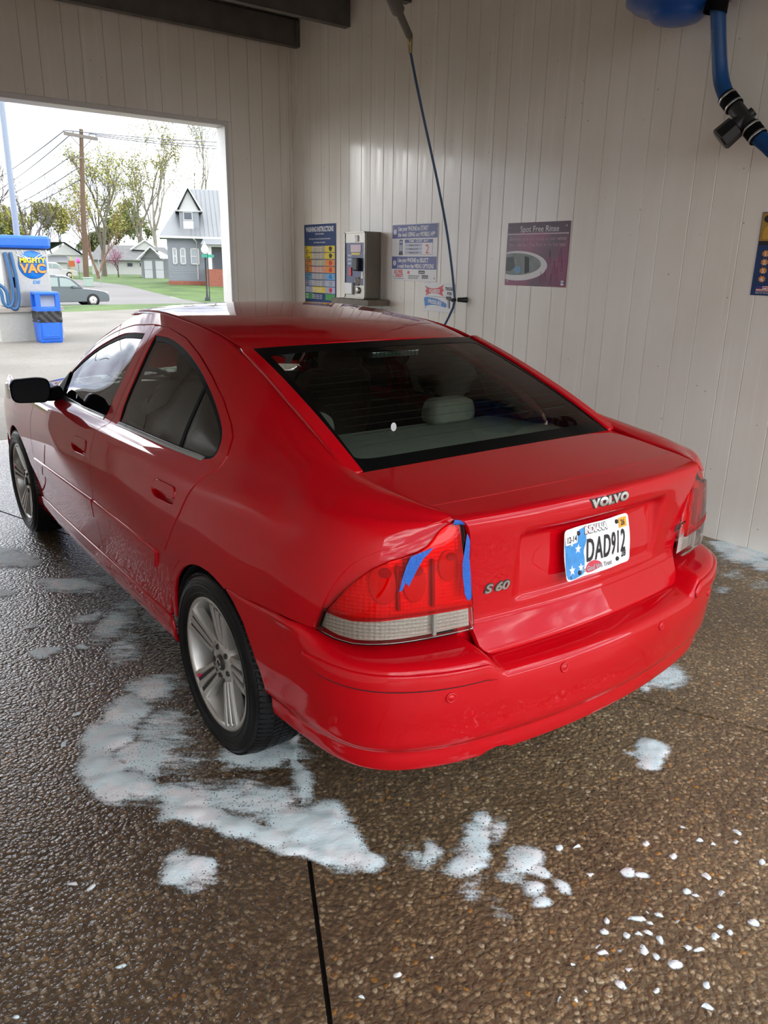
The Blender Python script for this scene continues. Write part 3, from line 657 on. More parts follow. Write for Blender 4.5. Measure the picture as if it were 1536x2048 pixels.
for side, S, sg in SIDES:
    panel(S, side_uv, 'body_side', PAINT, car, h=.03)
    panel(S, fender_uv, 'front_fender', PAINT, car, h=.04)
    panel(S, sill_uv, 'sill', PAINT, car, off=.006, h=.04)
    for nm, d, wn, hd, front in (('rear_door', UVP['rear_door'], UVP['rear_win'], UVP['handle_r'], 0), ('front_door', UVP['front_door'], UVP['front_win'], UVP['handle_f'], 1)):
        door = panel(S, d, nm, PAINT, car, h=.03, holes=(wn, hd), depth=.030)
        k = np.array([S.su, S.sv]); wm = [tuple(np.array(p)*k) for p in wn]
        inn = [tuple(np.array(p)/k) for p in inset(wm, .016)]
        panel(S, wn, 'window_seal', BLACK_TRIM, door, off=-.004, h=.05, holes=(inn,), depth=.010)
        # handle: cup behind, flap in front
        hm = [np.array(p) for p in hd]; c = sum(hm)/len(hm)
        panel(S, [tuple(c+(p-c)*1.1) for p in hm], 'handle_cup', PAINT, door, off=-.024, h=.03, rim=False)
        hy = np.array(handle_f if front else handle_r); zc = hy[:, 1]
        flap = [(y, max(z, zc.min()+.032)) for y, z in hy]
        fl = FZ([(hy[:, 0].mean()+(y-hy[:, 0].mean())*.90, zc.mean()+(z-zc.mean())*.86) for y, z in flap])
        panel(S, fl, 'door_handle', PAINT, door, off=.003, h=.03, depth=.02)
        # rub strip
        ya, yb = ((1.172, 2.262), (.42, 1.158))[0 if front else 1]
        st = rounded([(ya+.002, .598), (yb-.002, .560 if front else .598), (yb-.002, .508 if front else .525), (ya+.002, .524)], .008, 3) if front else rounded([(ya, .598), (yb, .598), (yb, .524), (ya+.03, .526)], .012, 3)
        panel(S, FZ(st), 'rub_strip', PAINT, door, off=.010, h=.03, edge=.006, depth=.014)
        # belt weatherstrip
        bs = [(2.0, .926), (1.6, .930), (1.225, .940), (1.225, .952), (1.6, .943), (2.0, .939)] if front else [(1.05, .944), (.42, .957), (.22, .964), (.22, .977), (.42, .970), (1.05, .957)]
        panel(S, FZ(bs), 'belt_trim', pm('grey_belt_trim', (.25, .25, .25), rough=.22, metal=.6), door, off=.003, h=.05, depth=.01)
        if front:
            panel(S, wn, 'window_pane', SIDE_GLASS, door, off=-.007, h=.05, rim=False)
        else:
            yz = S.P(np.array(wn))[:, 1:]
            div = lambda z: .424+(z-.976)*.06
            fwd = [p for p, q in zip(wn, yz) if q[0] > div(q[1])+.012]; aft = [p for p, q in zip(wn, yz) if q[0] < div(q[1])-.012]
            fwd = FZ([(div(.962)+.012, .962)])+[p for p in fwd if 0] if 0 else fwd
            zt, zb = 1.192, .966
            def clip(keep_front):
                pts = [tuple(q) for q in yz]; out = []
                for i in range(len(pts)):
                    a, b = pts[i], pts[(i+1) % len(pts)]; fa = a[0]-div(a[1]); fb = b[0]-div(b[1])
                    if (fa > 0) == keep_front: out.append(a)
                    if (fa > 0) != (fb > 0): t = fa/(fa-fb); out.append((a[0]+(b[0]-a[0])*t, a[1]+(b[1]-a[1])*t))
                return FZ(out)
            panel(S, clip(True), 'window_pane', SIDE_GLASS, door, off=-.007, h=.05, rim=False)
            panel(S, clip(False), 'quarter_window_pane', SIDE_GLASS, door, off=-.0065, h=.04, rim=False)
            panel(S, FZ([(div(.965)-.010, .965), (div(.965)+.010, .965), (div(1.185)+.008, 1.190), (div(1.185)-.008, 1.182)]), 'window_divider', BLACK_TRIM, door, off=-.003, h=.04)
    # cabin side trim: keeps daylight out between the panels
    tr = FZ([(2.30, .36)])+[(u, 9.7) for u in (2.3, 1.6, .9, .1)]+FZ([(.10, .72), (.36, .60), (.42, .36)])
    panel(S, tr, 'door_trim', INTERIOR, car, off=-.055, h=.10, rim=False)
    # wheel housing
    for cy in (0.0, 2.715):
        m = MB(); P = []
        for x in (.865, .60):
            P.append([(sg*x, cy+(AR-.004)*math.cos(math.radians(a)), AZ+(AR-.004)*math.sin(math.radians(a))) for a in range(8, 173, 6)])
        m.grid(P); n = len(P[1]); m.add(P[1]+[(sg*.60, cy, AZ)], [(i, i+1, n) for i in range(n-1)])
        m.build('wheel_housing', UNDER, car)

# roof, rear window -------------------------------------------------------------
def RX(S, pts): return [tuple(p) for p in S.inv(pts, (0, 1))]
ry = lambda x: .262+.075*(x/.57)**2
roof_poly = RX(ROOF, [(x, ry(x)+.012) for x in np.linspace(-.538, .538, 16)]+[(.538, .8), (.538, 1.2)]+[(x, 1.49-.05*(x/.57)**2) for x in np.linspace(.538, -.538, 10)]+[(-.538, 1.2), (-.538, .8)])
panel(ROOF, roof_poly, 'roof_panel', PAINT, car, h=.04)
for sg in (-1, 1):
    rp = RX(ROOF, [(sg*.543, .365), (sg*.566, .365), (sg*.566, .9), (sg*.566, 1.45), (sg*.543, 1.45), (sg*.543, .9)])
    panel(ROOF, rp, 'roof_moulding', PAINT, car, off=-.007, h=.05)
xs = np.linspace(-.588, .588, 20)
glass_full = [(x, .16) for x in xs]+[(x, 4.86) for x in (xs*.955)[::-1]]
frit_hole = rounded([(-.535, .40), (.535, .40), (.492, 4.55), (-.492, 4.55)], .10, 5)
panel(RGLASS, glass_full, 'rear_window', REAR_GLASS, car, off=-.003, h=.06, rim=False)
panel(RGLASS, glass_full, 'rear_window_border', GLOSS_BLACK, car, off=-.0015, h=.05, holes=(frit_hole,), depth=.004)
for sg in (-1, 1):
    panel(RGLASS, [(sg*.548, .17), (sg*.588, .17), (sg*.580, 2.5), (sg*.563, 4.85), (sg*.530, 4.85), (sg*.540, 2.5)], 'rear_window_trim', PAINT, car, off=.006, h=.04, edge=.004, depth=.016)
hl = MB()
for k in range(13):                                                            # demister wires
    v = .75+k*.285; hl.tube([tuple(RGLASS.P((u, v))[0]-RGLASS.Nn((u, v))[0]*.006) for u in np.linspace(-.48, .48, 14)], .0006, 4, False)
hl.build('demister_wire', pm('demister_brown', (.10, .085, .06), rough=.6), car)

# boot lid ------------------------------------------------------------------------
lid_l = [(-.395, .75), (-.43, 1.2), (-.458, 2.2), (-.468, 3.7), (-.476, 5.2), (-.492, 7.2), (-.512, 9.2), (-.528, 10.6), (-.540, 12.2), (-.549, 13.4), (-.567, 15.2), (-.585, 16.86)]
lid_poly = lid_l+[(x, 16.9) for x in np.linspace(-.5, .5, 11)]+[(-x, v) for x, v in lid_l[::-1]]+[(x, .72) for x in np.linspace(.30, -.30, 7)]
lid = panel(LID, lid_poly, 'trunk_lid', PAINT, car, h=.018, depth=.02)
inner = [(x*.97, v) for x, v in lid_poly]
# crease lines of the lid: a fine ridge near its rear edge and the seam above the lower lip
for nm, v0, x1 in (('lid_ridge', 13.35, .545), ('lid_seam', 3.75, .462)):
    xs_ = np.linspace(-x1, x1, 40)
    m = MB(); m.tube([tuple(LID.P((x, v0))[0]-LID.Nn((x, v0))[0]*.0012) for x in xs_], .0024, 6); m.build(nm, PAINT, lid)

# rear bumper -----------------------------------------------------------------------
def bl(x, z): return [tuple(p) for p in BUMPER.inv([(x, z)], (0, 2), lambda G: G[..., 1] < -.3)][0]
bu = BUMPER.u[-1]
def ba(sg): return [tuple(p) for p in BUMPER.inv([(-math.sqrt(max(0, AR**2-(z-AZ)**2)), z) for z in (.642, .62, .59, .55, .50, .45, .40, .35, .31, .295)], (1, 2), lambda G: (G[..., 0]*sg > .5) & (G[..., 1] > -.5))]
L_arch, R_arch = ba(-1), ba(1)
bump_poly = [(L_arch[0][0]+.002, 12.6)]+L_arch+[(L_arch[-1][0]+.03, .3)]+[(u, .3) for u in np.linspace(-1.1, -.55, 6)]+[(-.50, .4), (-.49, 1.5), (-.465, 2.2), (-.43, 2.4), (-.395, 2.2), (-.37, 1.5), (-.36, .4)]+[(u, .3) for u in np.linspace(-.25, 1.1, 14)]+[(R_arch[-1][0]-.03, .3)]+R_arch[::-1]+[(R_arch[0][0]-.002, 12.6)]+[(u, 12.6) for u in np.linspace(R_arch[0][0]-.05, L_arch[0][0]+.05, 30)]
bumper = panel(BUMPER, bump_poly, 'rear_bumper', PAINT, car, h=.018, depth=.015)
for sg in (-1, 1):
    us = [-1.045, -.98, -.90, -.82, -.74, -.66, -.58, -.50, -.478]
    st = [(sg*u, 9.10+(.0 if k else -.15)) for k, u in enumerate(us)]+[(sg*-.470, 8.95), (sg*-.472, 8.38), (sg*-.49, 8.24)]+[(sg*u, 8.2) for u in us[::-1][2:-1]]+[(sg*-1.04, 8.35), (sg*-1.05, 8.65)]
    kb = np.array([BUMPER.su, BUMPER.sv]); rec = [tuple(np.array(p)/kb) for p in inset([tuple(np.array(p)*kb) for p in st], -.0075)]
    panel(BUMPER, rec, 'strip_gap_shade', UNDER, bumper, off=.0007, h=.02, rim=False)  # flat dark sheet on the skin, paints the shadow gap round the strip
    panel(BUMPER, st, 'bumper_strip', PAINT, bumper, off=.009, h=.02, edge=.006, depth=.014)
    for x in (.600, .230):
        uv = np.array(BUMPER.inv([(sg*x, .529)], (0, 2), lambda G: G[..., 1] < -.3)[0]); p = BUMPER.P(uv)[0]; n = BUMPER.Nn(uv)[0]
        m = MB(); m.lathe([(0, .004), (.0085, .004), (.0095, .0025), (.0105, .004), (.0145, .004), (.016, .002), (.016, -.004)], p, n, 24); m.build('parking_sensor', PAINT, bumper)
m = MB(); m.lathe([(.030, 0), (.033, .002), (.033, .30), (.0295, .30), (.0295, .003)], (-.43, -.86, .335), (0, 1, 0), 28); m.build('exhaust_tip', pm('dull_exhaust_steel', (.06, .055, .05), rough=.4, metal=.8), car)

# tail lights ---------------------------------------------------------------------------
for side, S, sg in SIDES:
    uv = FX(lamp_xz); k = np.array([S.su, S.sv])
    hous = panel(S, uv, 'tail_light', REFLECTOR, car, off=-.020, h=.015, rim=False)
    red_xz = lamp_xz[:12]+[(-.826, .742), (-.805, .735), (-.786, .731), (-.74, .735), (-.678, .741), (-.58, .743), (-.493, .743)]+lamp_xz[20:]
    clr_xz = [(-.826, .742), (-.834, .680), (-.812, .668), (-.785, .664), (-.70, .669), (-.60, .673), (-.486, .676), (-.493, .743), (-.58, .743), (-.678, .741), (-.74, .735), (-.786, .731), (-.805, .735)]
    ru = FX(red_xz); cu_ = FX(clr_xz)
    panel(S, ru, 'red_lens', RED_LENS, hous, off=.006, h=.015, edge=.003, depth=.010)
    panel(S, cu_, 'clear_lens', CLEAR_LENS, hous, off=.006, h=.015, edge=.003, depth=.012)
    gap = FX(lamp_edge_xz[:1]+[(x, z) for x, z in lamp_edge_xz[1:]])+FX([(-.838, .676)])+FX([(x, z) for x, z in lamp_xz[:14][::-1]])
    panel(S, gap, 'lamp_surround', PAINT, hous, off=-.005, h=.012, rim=False)
    RR = pm('reflector_bowl_grey', (.62, .58, .55), rough=.35, metal=.3); RD = pm('bulb_shade_grey', (.36, .33, .32), rough=.4)
    inr = [tuple(np.array(p)/k) for p in inset([tuple(np.array(p)*k) for p in ru], .006)]
    # chambers behind the red lens: grey bowls, each with a darker grey bulb shade
    for cx, cz, rx, rz in ((-.725, .826, .030, .052), (-.648, .826, .028, .052), (-.555, .862, .026, .040)):
        pts = FX([(cx+rx*math.cos(a), cz+rz*math.sin(a)) for a in np.linspace(0, 2*math.pi, 20, endpoint=False)])
        panel(S, pts, 'reflector_bowl', RR, hous, off=-.012, h=.02, edge=.003, depth=.01)
        pts = FX([(cx+.006+rx*.45*math.cos(a), cz+rz*.62+rz*.22*math.sin(a)) for a in np.linspace(0, 2*math.pi, 16, endpoint=False)])
        panel(S, pts, 'bulb_shade', RD, hous, off=-.008, h=.02, edge=.002, depth=.004)
    for x in (-.690, -.600):
        panel(S, FX([(x-.0025, .756), (x+.0025, .756), (x+.0025, .885 if x > -.65 else .875), (x-.0025, .885 if x > -.65 else .875)]), 'lens_rib', RD, hous, off=-.006, h=.03)
    pe = FX([(-.60, .672+.004), (-.60+.006, .672+.004), (-.60+.006, .738), (-.60, .738)])
    panel(S, pe, 'lens_rib', pm('clear_rib', (.75, .75, .72), rough=.2), hous, off=.0, h=.03)
    # dotted prism rows moulded into the lens foot
    dots = MB()
    for r_ in range(3):
        for i in range(36):
            x = -.505-i*.0085-(r_ % 2)*.004
            if x < -.80: continue
            q = np.array(FX([(x, .751+r_*.0085)])[0]); p = S.P(q)[0]+S.Nn(q)[0]*.0062; n = S.Nn(q)[0]
            dots.lathe([(.0026, 0), (.0018, .0012), (0, .0016)], p, n, 6)
    dots.build('lens_prism', RED_LENS, hous)
    if sg < 0:
        lab = 'torn blue tape patch'
        tp = [(-.603, .921), (-.64, .909), (-.66, .902), (-.672, .880), (-.682, .850), (-.692, .813), (-.684, .818), (-.676, .838), (-.669, .826), (-.658, .848), (-.648, .868), (-.630, .896), (-.616, .908)]
        tag(panel(S, FX(tp), 'tape_strip', TAPE, hous, off=.0085, h=.012, edge=.0005, depth=.001), 'torn blue tape patch')
        tp = [(-.512, .948), (-.519, .915), (-.527, .872), (-.526, .837), (-.519, .785), (-.510, .764), (-.499, .770), (-.503, .833), (-.508, .884), (-.506, .93)]
        tag(panel(S, FX(tp), 'tape_strip', TAPE, hous, off=.0095, h=.012, edge=.0005, depth=.001), 'blue tape along the inner edge')
        tp = [(-.509, .972), (-.545, .976), (-.540, .9845), (-.509, .983)]
        panel(S, FX(tp), 'tape_strip', TAPE, hous, off=.009, h=.012, edge=.0005, depth=.001)

m = MB(); m.box((-.500, -.772, .54), (.500, -.755, .70)); m.build('rear_panel', PAINT, car)
# badges and plate ---------------------------------------------------------------------------
def on_lid(mb, cx, cz, dx=0.0, dy=0.0, lift=.0):
    """wrap flat letters onto the lid face: local x -> across, local y -> up"""
    vs = []
    for x, y, z in mb.v:
        q = LID.inv([(cx+x, cz+y)], (0, 2), lambda G: G[..., 2] < .985)[0] if 0 else None
        vs.append((cx+x, cz+y, z))
    xz = np.array([(a, b) for a, b, c in vs]); zs = np.array([c for a, b, c in vs])
    # face y from a column lookup
    vz = LID.P([(cx, v) for v in np.linspace(3.8, 10.6, 140)]); 
    out = []
    for (x, z_), t in zip(xz, zs):
        v = np.interp(z_, vz[:, 2], np.linspace(3.8, 10.6, 140)); p = LID.P((x, v))[0]; n = LID.Nn((x, v))[0]
        out.append(tuple(p+n*(t+lift)))
    mb.v = out; return mb
def badge(txt, size, cx, cz, sx, depth, off, shear=0, name='badge', sp=1.0):
    m = text_mb(txt, size, off, depth/2, sx, shear, spacing=sp); m.v = [(x, y-size*.35, z+depth/2) for x, y, z in m.v]
    on_lid(m, cx, cz).build(name, CHROME, lid)
    m = text_mb(txt, size, off+.0022, depth*.3, sx, shear, spacing=sp); m.v = [(x, y-size*.35, z+depth*.3) for x, y, z in m.v]
    on_lid(m, cx, cz).build(name+'_edge', BADGE_DARK, lid)
badge('VOLVO', .030, .004, .9655, 1.50, .005, .0022, name='lid_badge', sp=1.12)
badge('S 60', .036, -.391, .771, 1.36, .004, .0010, .12, name='model_badge', sp=.95)
badge('2.5T', .026, .488, .773, 1.35, .004, .0006, .15, name='engine_badge')

PC = Vector((0, -.832, .8144)); pup = Vector((0, .18, 1)).normalized(); pr = Vector((1, 0, 0)); PW, PH = .1525, .0765
PLATE_WHITE = pm('plate_white', (.80, .80, .79), rough=.35, var=.04)
def plate_pt(a, b, lift=0):
    """plate coordinates in metres from its centre; the sheet is slightly bent"""
    n = pup.cross(pr)*-1
    n = Vector((0, -1, .18)).normalized()
    wv = .0035*math.sin(a*31+.6)+.0025*math.sin(b*38+a*9)
    return PC+pr*a+pup*b+n*(lift+wv)
def plate_sheet(poly, name, mat, parent, lift, th=.0012):
    pts = densify(poly, .012); lo = pts.min(0); hi = pts.max(0)
    gx, gy = np.meshgrid(np.arange(lo[0]+.008, hi[0], .016), np.arange(lo[1]+.008, hi[1], .016)); g = np.stack([gx.ravel(), gy.ravel()], 1)
    g = g[inside(pts, g)] if len(g) else g
    V = np.concatenate([pts, g]) if len(g) else pts; n = len(pts)
    r = delaunay_2d_cdt([Vector(p) for p in V], [(i, (i+1) % n) for i in range(n)], [], 0, 1e-7)
    W = np.array([tuple(p) for p in r[0]]); T = np.array([f for f in r[2]]); T = T[inside(pts, W[T].mean(1))]
    m = MB(); m.add([plate_pt(a, b, lift) for a, b in W], [tuple(int(i) for i in t) for t in T], True)
    m.add([plate_pt(a, b, lift) for a, b in pts]+[plate_pt(a, b, lift-th) for a, b in pts], [(i, (i+1) % n, n+(i+1) % n, n+i) for i in range(n)])
    return m.build(name, mat, parent, fix=False)
plate = plate_sheet(rounded([(-PW, -PH), (PW, -PH), (PW, PH), (-PW, PH)], .016, 5), 'license_plate', PLATE_WHITE, car, 0)
plate['label'] = 'white and blue number plate reading DAD912'
PBLUE = pm('plate_blue', (.05, .27, .62), rough=.4, var=.35, scale=40); PRED = pm('plate_red', (.55, .03, .06), rough=.4); PK = pm('plate_black', (.01, .01, .012), rough=.4); PG = pm('plate_grey', (.30, .30, .31), rough=.5)
plate_sheet(smooth_poly([(-.146, -.068), (-.148, 0), (-.146, .05), (-.10, .060), (-.073, .068), (-.058, .066), (-.052, .03), (-.062, 0), (-.058, -.03), (-.066, -.06), (-.078, -.071)], True, 4), 'flag_field', PBLUE, plate, .0008, .0003)
plate_sheet(smooth_poly([(-.058, -.060), (-.045, -.043), (-.020, -.038), (.006, -.048), (.010, -.060), (-.02, -.068), (-.05, -.070)], True, 4), 'flag_stripe', PRED, plate, .0008, .0003)
plate_sheet(smooth_poly([(-.052, .066), (-.055, .045), (-.03, .052), (.0, .050), (.01, .062), (-.02, .068)], True, 4), 'flag_stripe', pm('plate_pink', (.55, .16, .18), rough=.5), plate, .0007, .0003)
def star(cx, cy, r): return [(cx+(r if i % 2 == 0 else r*.40)*math.sin(math.pi*i/5+.1), cy+(r if i % 2 == 0 else r*.40)*math.cos(math.pi*i/5+.1)) for i in range(10)]
for a, b, r in ((-.088, .010, .0155), (-.122, -.048, .0165), (-.078, -.048, .0135), (-.118, .030, .009)): plate_sheet(star(a, b, r), 'flag_star', PLATE_WHITE, plate, .0014, .0003)
def plate_text(txt, size, a, b, mat, name, sx=1, off=0, sp=1.0, lift=.0012):
    m = text_mb(txt, size, off, 0, sx, spacing=sp); m.v = [tuple(plate_pt(a+x, b+y-size*.35, lift)) for x, y, z in m.v]; return m.build(name, mat, plate, fix=False)
plate_text('DAD912', .098, .038, -.002, PK, 'plate_number', .47, .0016, 1.12, .0022)
plate_text('INDIANA', .028, -.012, .060, PLATE_WHITE, 'plate_word', .80, .0014, 1.0, .0016); plate_text('INDIANA', .0285, -.012, .0595, PK, 'plate_word', .80, .0030, 1.0, .0011)
plate_text('In God We Trust', .020, -.006, -.058, PG, 'plate_motto', .90, .0009); plate_text('28', .028, .122, -.045, PK, 'plate_month', .8, .001)
plate_sheet(rounded([(-.148, .030), (-.092, .030), (-.092, .062), (-.148, .062)], .005, 3), 'plate_sticker', PLATE_WHITE, plate, .0016, .0004); plate_text('12-14', .026, -.120, .045, PK, 'plate_code', .80, .0004, 1.0, .0024)
plate_sheet([(.100, .038), (.140, .038), (.140, .068), (.100, .068)], 'plate_sticker', pm('sticker_orange', (.80, .38, .03), rough=.45), plate, .0016, .0004); plate_text('26', .024, .120, .053, PK, 'plate_year', .85, .0008, 1.0, .0024)
plate_text('IL', .010, -.132, -.066, PK, 'plate_mark', 1, .0003, 1.0, .0024)
for a, b in ((-.088, .057), (.088, .060), (-.088, -.062), (.088, -.056)):
    m = MB(); n = Vector((0, -1, .18)).normalized(); m.lathe([(0, .0045), (.005, .004), (.0068, .002), (.0068, -.002)], plate_pt(a, b, .001), n, 14); m.build('plate_bolt', PK, plate)

# wheels ----------------------------------------------------------------------------------------
def make_wheel():
    wh = bpy.data.objects.new('wheel', None); col.objects.link(wh)      # axis along -x (outside), centre at origin
    R, w = .318, .108
    prof = [(.226, -.098), (.236, -.104), (.262, -.112), (.288, -.110), (.303, -.100), (.312, -.086), (.3165, -.07), (.318, -.045), (.318, .045), (.3165, .07), (.312, .086), (.303, .100), (.288, .110), (.262, .112), (.236, .104), (.226, .098)]
    t = MB(); t.lathe([(r, -h) for r, h in prof], (0, 0, 0), (-1, 0, 0), 72); tyre = t.build('tire', RUBBER, wh)
    rg = MB()                                                                # sidewall rings
    for rr, hh in ((.246, .1095), (.272, .1135), (.292, .1095)): rg.lathe([(rr-.003, hh-.002), (rr, hh+.0012), (rr+.003, hh-.002)], (0, 0, 0), (-1, 0, 0), 72)
    rg.build('sidewall_ring', RUBBER, tyre)
    tr = MB()
    for k in range(96):                                                     # tread blocks
        a = 2*math.pi*k/96; ca, sa = math.cos(a), math.sin(a)
        for h0, h1, sk in ((-.098, -.052, .5), (-.046, -.018, -.3), (-.012, .016, 0), (.022, .050, .3), (.056, .098, -.5)):
            pts = []
            for h, da in ((h0, 0), (h1, sk*.05)):
                for d in (-.022, .022):
                    aa = a+da+d; edge = .004 if abs(h) > .09 else 0
                    for r in (.310-edge, .3205-edge*2.2): pts.append((h, r*math.cos(aa), r*math.sin(aa)))
            tr.add(pts, [(0, 1, 3, 2), (4, 6, 7, 5), (0, 4, 5, 1), (2, 3, 7, 6), (1, 5, 7, 3), (0, 2, 6, 4)])
    tr.build('tread', RUBBER, tyre)
    b = MB(); b.lathe([(.200, -.09), (.205, -.04), (.206, .05), (.211, .075), (.214, .090), (.2165, .0985), (.2215, .1015), (.2295, .1020), (.2335, .098), (.229, .090)], (0, 0, 0), (-1, 0, 0), 64); rim = b.build('rim', ALLOY, wh)
    d = MB(); d.lathe([(.0, .010), (.14, .010), (.14, -.01), (0, -.01)], (0, 0, 0), (-1, 0, 0), 40); d.build('brake_disc', ALLOY_DARK, wh)
    bk = MB(); bk.lathe([(.203, -.02), (.0, -.02)], (0, 0, 0), (-1, 0, 0), 40); bk.build('wheel_back', UNDER, wh)
    hb = MB(); hb.lathe([(.074, .040), (.072, .066), (.060, .076), (.040, .080), (.034, .079), (0, .079)], (0, 0, 0), (-1, 0, 0), 40); hb.build('hub', ALLOY, wh)
    for s in range(5):
        a = math.radians(90+72*s+8); ca, sa = math.cos(a), math.sin(a)
        def W(r, t, h): return (-h, r*ca-t*sa, r*sa+t*ca)
        m = MB()                                                            # spoke body
        rows = []
        for r, wd, h in ((.045, .034, .070), (.085, .033, .076), (.13, .039, .083), (.18, .049, .090), (.207, .056, .094), (.214, .058, .093)):
            rows.append([W(r, -wd, h-.030), W(r, -wd, h-.005), W(r, -wd+.005, h-.002), W(r, wd-.005, h-.002), W(r, wd, h-.005), W(r, wd, h-.030)])
        m.grid(rows, False); sp = m.build('spoke', ALLOY_DARK if False else ALLOY, wh)
        g = MB()                                                            # three ribs with grooves between
        for j in (-1, 0, 1):
            rr = []
            for r, wd, h in ((.070, .0080, .074), (.10, .0080, .080), (.15, .0095, .0885), (.195, .0113, .0958), (.2125, .0122, .0970)):
                c = j*(.022+.020*(r-.07)/.15)
                rr.append([W(r, c-wd, h-.006), W(r, c-wd+.002, h+.004), W(r, c+wd-.002, h+.004), W(r, c+wd, h-.006)])
            g.grid(rr, False)
        g.build('spoke_rib', ALLOY, sp)
        gr = MB()  # dark flat strips paint the shade in the grooves between the ribs
        for j in (-.5, .5):
            rr = []
            for r, h in ((.080, .0770), (.12, .0840), (.16, .0902), (.206, .0975)):
                c = j*(.022+.020*(r-.07)/.15); wd = .0028+.0050*(r-.07)/.15
                rr.append([W(r, c-wd, h), W(r, c+wd, h)])
            gr.grid(rr, False)
        gr.build('spoke_groove_shade', ALLOY_DARK, sp, fix=False)
    for k in range(5):
        a = math.radians(54+72*k+8); m = MB(); m.lathe([(0, .0835), (.0085, .0830), (.0105, .079), (.0105, .05)], (0, .052*math.cos(a), .052*math.sin(a)), (-1, 0, 0), 6); m.build('lug_shade_disc', ALLOY_DARK, wh)  # raised dark discs, coloured as the shade inside the lug holes
    cp = MB(); cp.lathe([(0, .090), (.016, .089), (.026, .085), (.029, .078)], (0, 0, 0), (-1, 0, 0), 28); c = cp.build('hub_cap', ALLOY_DARK, wh)
    rg = MB(); rg.lathe([(.012, .0905), (.0145, .092), (.018, .0895)], (0, 0, 0), (-1, 0, 0), 28); rg.box((-.093, -.016, -.003), (-.088, .016, .003), rot=Matrix.Rotation(.8, 3, 'X')); rg.build('cap_ring', CHROME, c)
    v = MB(); v.cyl((-.075, .150, -.112), (-.105, .147, -.112), .006, .006, 10); v.build('valve_cap', pm('pink_valve_cap', (.75, .02, .10), rough=.4), wh)
    return wh
wheel0 = make_wheel()
for i, (x, y, fl, spin) in enumerate(((-.775, 0, 0, 0), (-.775, 2.715, 0, .95), (.775, 0, 1, .3), (.775, 2.715, 1, .6))):
    wv = wheel0 if i == 0 else copy_tree(wheel0)
    wv.parent = car; wv.location = (x, y, .3195); wv.rotation_euler = (spin if not fl else -spin, 0, math.pi if fl else 0)

# mirrors ------------------------------------------------------------------------------------------
for sg in (-1, 1):
    m = MB(); rings = []
    c = Vector((sg*.950, 1.86, .990)); fw = Vector((sg*-.12, 1, 0)).normalized(); rt = Vector((fw.y, -fw.x, 0)); up = Vector((0, 0, 1))
    shape = rounded([(-.086, -.056), (.070, -.062), (.092, -.02), (.088, .050), (.04, .062), (-.072, .056), (-.090, .03)], .035, 5)
    for d, k in ((0, .96), (.006, 1.0), (.03, 1.0), (.06, .94), (.085, .80), (.10, .55), (.104, .1)):
        rings.append([c+rt*(x*k*-sg)+up*(y*k)+fw*d for x, y in shape])
    m.grid(rings, True, True); hs = m.build('side_mirror', BLACK_TRIM, car)
    g = MB(); pts = [c+rt*(x*.93*-sg)+up*(y*.92)+fw*.004 for x, y in shape]; g.add(pts, [tuple(range(len(pts)))]); g.build('mirror_glass', pm('mirror_glass', (.006, .007, .009), rough=.10, spec=.06), hs)
    cap = MB(); cap.grid([[c+rt*(x*k*-sg)+up*(y*k)+fw*(d) for x, y in shape] for d, k in ((.032, 1.012), (.062, .955), (.088, .81), (.104, .55), (.108, .1))], True, True); cap.build('mirror_cap', PAINT, hs)
    lamp = MB(); lamp.box((sg*1.040, 1.885, .955), (sg*1.050, 1.93, 1.030), bevel=.005); lamp.build('mirror_marker', pm('pale_lens', (.75, .72, .60), rough=.2, coat=.5), hs)
    a = MB(); a.tube([(sg*.90, 1.90, .965), (sg*.85, 1.935, .955), (sg*.80, 1.96, .955)], [.030, .034, .040], 12); a.build('mirror_arm', BLACK_TRIM, hs)
    panel(SIDES[0 if sg < 0 else 1][1], FZ([(1.925, .936), (2.05, .944), (2.05, .985), (2.0, 1.045), (1.975, 1.055), (1.94, 1.0)]), 'mirror_sail', BLACK_TRIM, hs, off=.003, h=.03)

# front: bonnet, windscreen, nose (hidden from here, built simply) ------------------------------------
def net_panel(us, vs, net, name, mat, flip=1, **kw):
    S = Surf(us, vs, net, 60, 60, flip=flip); e = 1e-3
    return panel(S, [(us[0], vs[0]), (us[-1], vs[0]), (us[-1], vs[-1]), (us[0], vs[-1])], name, mat, car, h=.06, **kw), S
hy = [2.14, 2.4, 2.7, 3.0, 3.25, 3.45]; hz = [.985, .965, .94, .90, .84, .765]; hx = [.725, .725, .715, .69, .64, .545]
net_panel(np.arange(5.), np.arange(6.), [[(f*hx[j], y+(.09*(1-f*f) if j == 5 else .0), hz[j]-.045*f**4+(.012 if abs(f) < .1 else 0)) for j, y in enumerate(hy)] for f in (-1, -.6, 0, .6, 1)], 'hood', PAINT, flip=-1)
net_panel(np.arange(5.), np.arange(3.), [[(f*(-p[0]-.004), p[1]+.13*(1-f*f), p[2]+.014-.016*f*f) for p in (FLANK.P((2.13, 15))[0], FLANK.P((1.80, 15))[0], FLANK.P((1.46, 15))[0])] for f in (-1.01, -.6, 0, .6, 1.01)], 'windscreen', FRONT_GLASS, flip=1, rim=False)
fr = [(-.80, 3.32), (-.72, 3.46), (-.5, 3.58), (0, 3.65), (.5, 3.58), (.72, 3.46), (.80, 3.32)]
net_panel(np.arange(7.), np.arange(5.), [[(x*k, y+d, z) for z, k, d in ((.22, .93, -.06), (.30, 1.0, 0), (.42, 1.02, .02), (.56, 1.0, .0), (.70, .90, -.10))] for x, y in fr], 'front_bumper', PAINT, flip=1)
m = MB(); m.box((-.26, 3.50, .60), (.26, 3.62, .74), bevel=.03); m.build('grille', BLACK_TRIM, car)
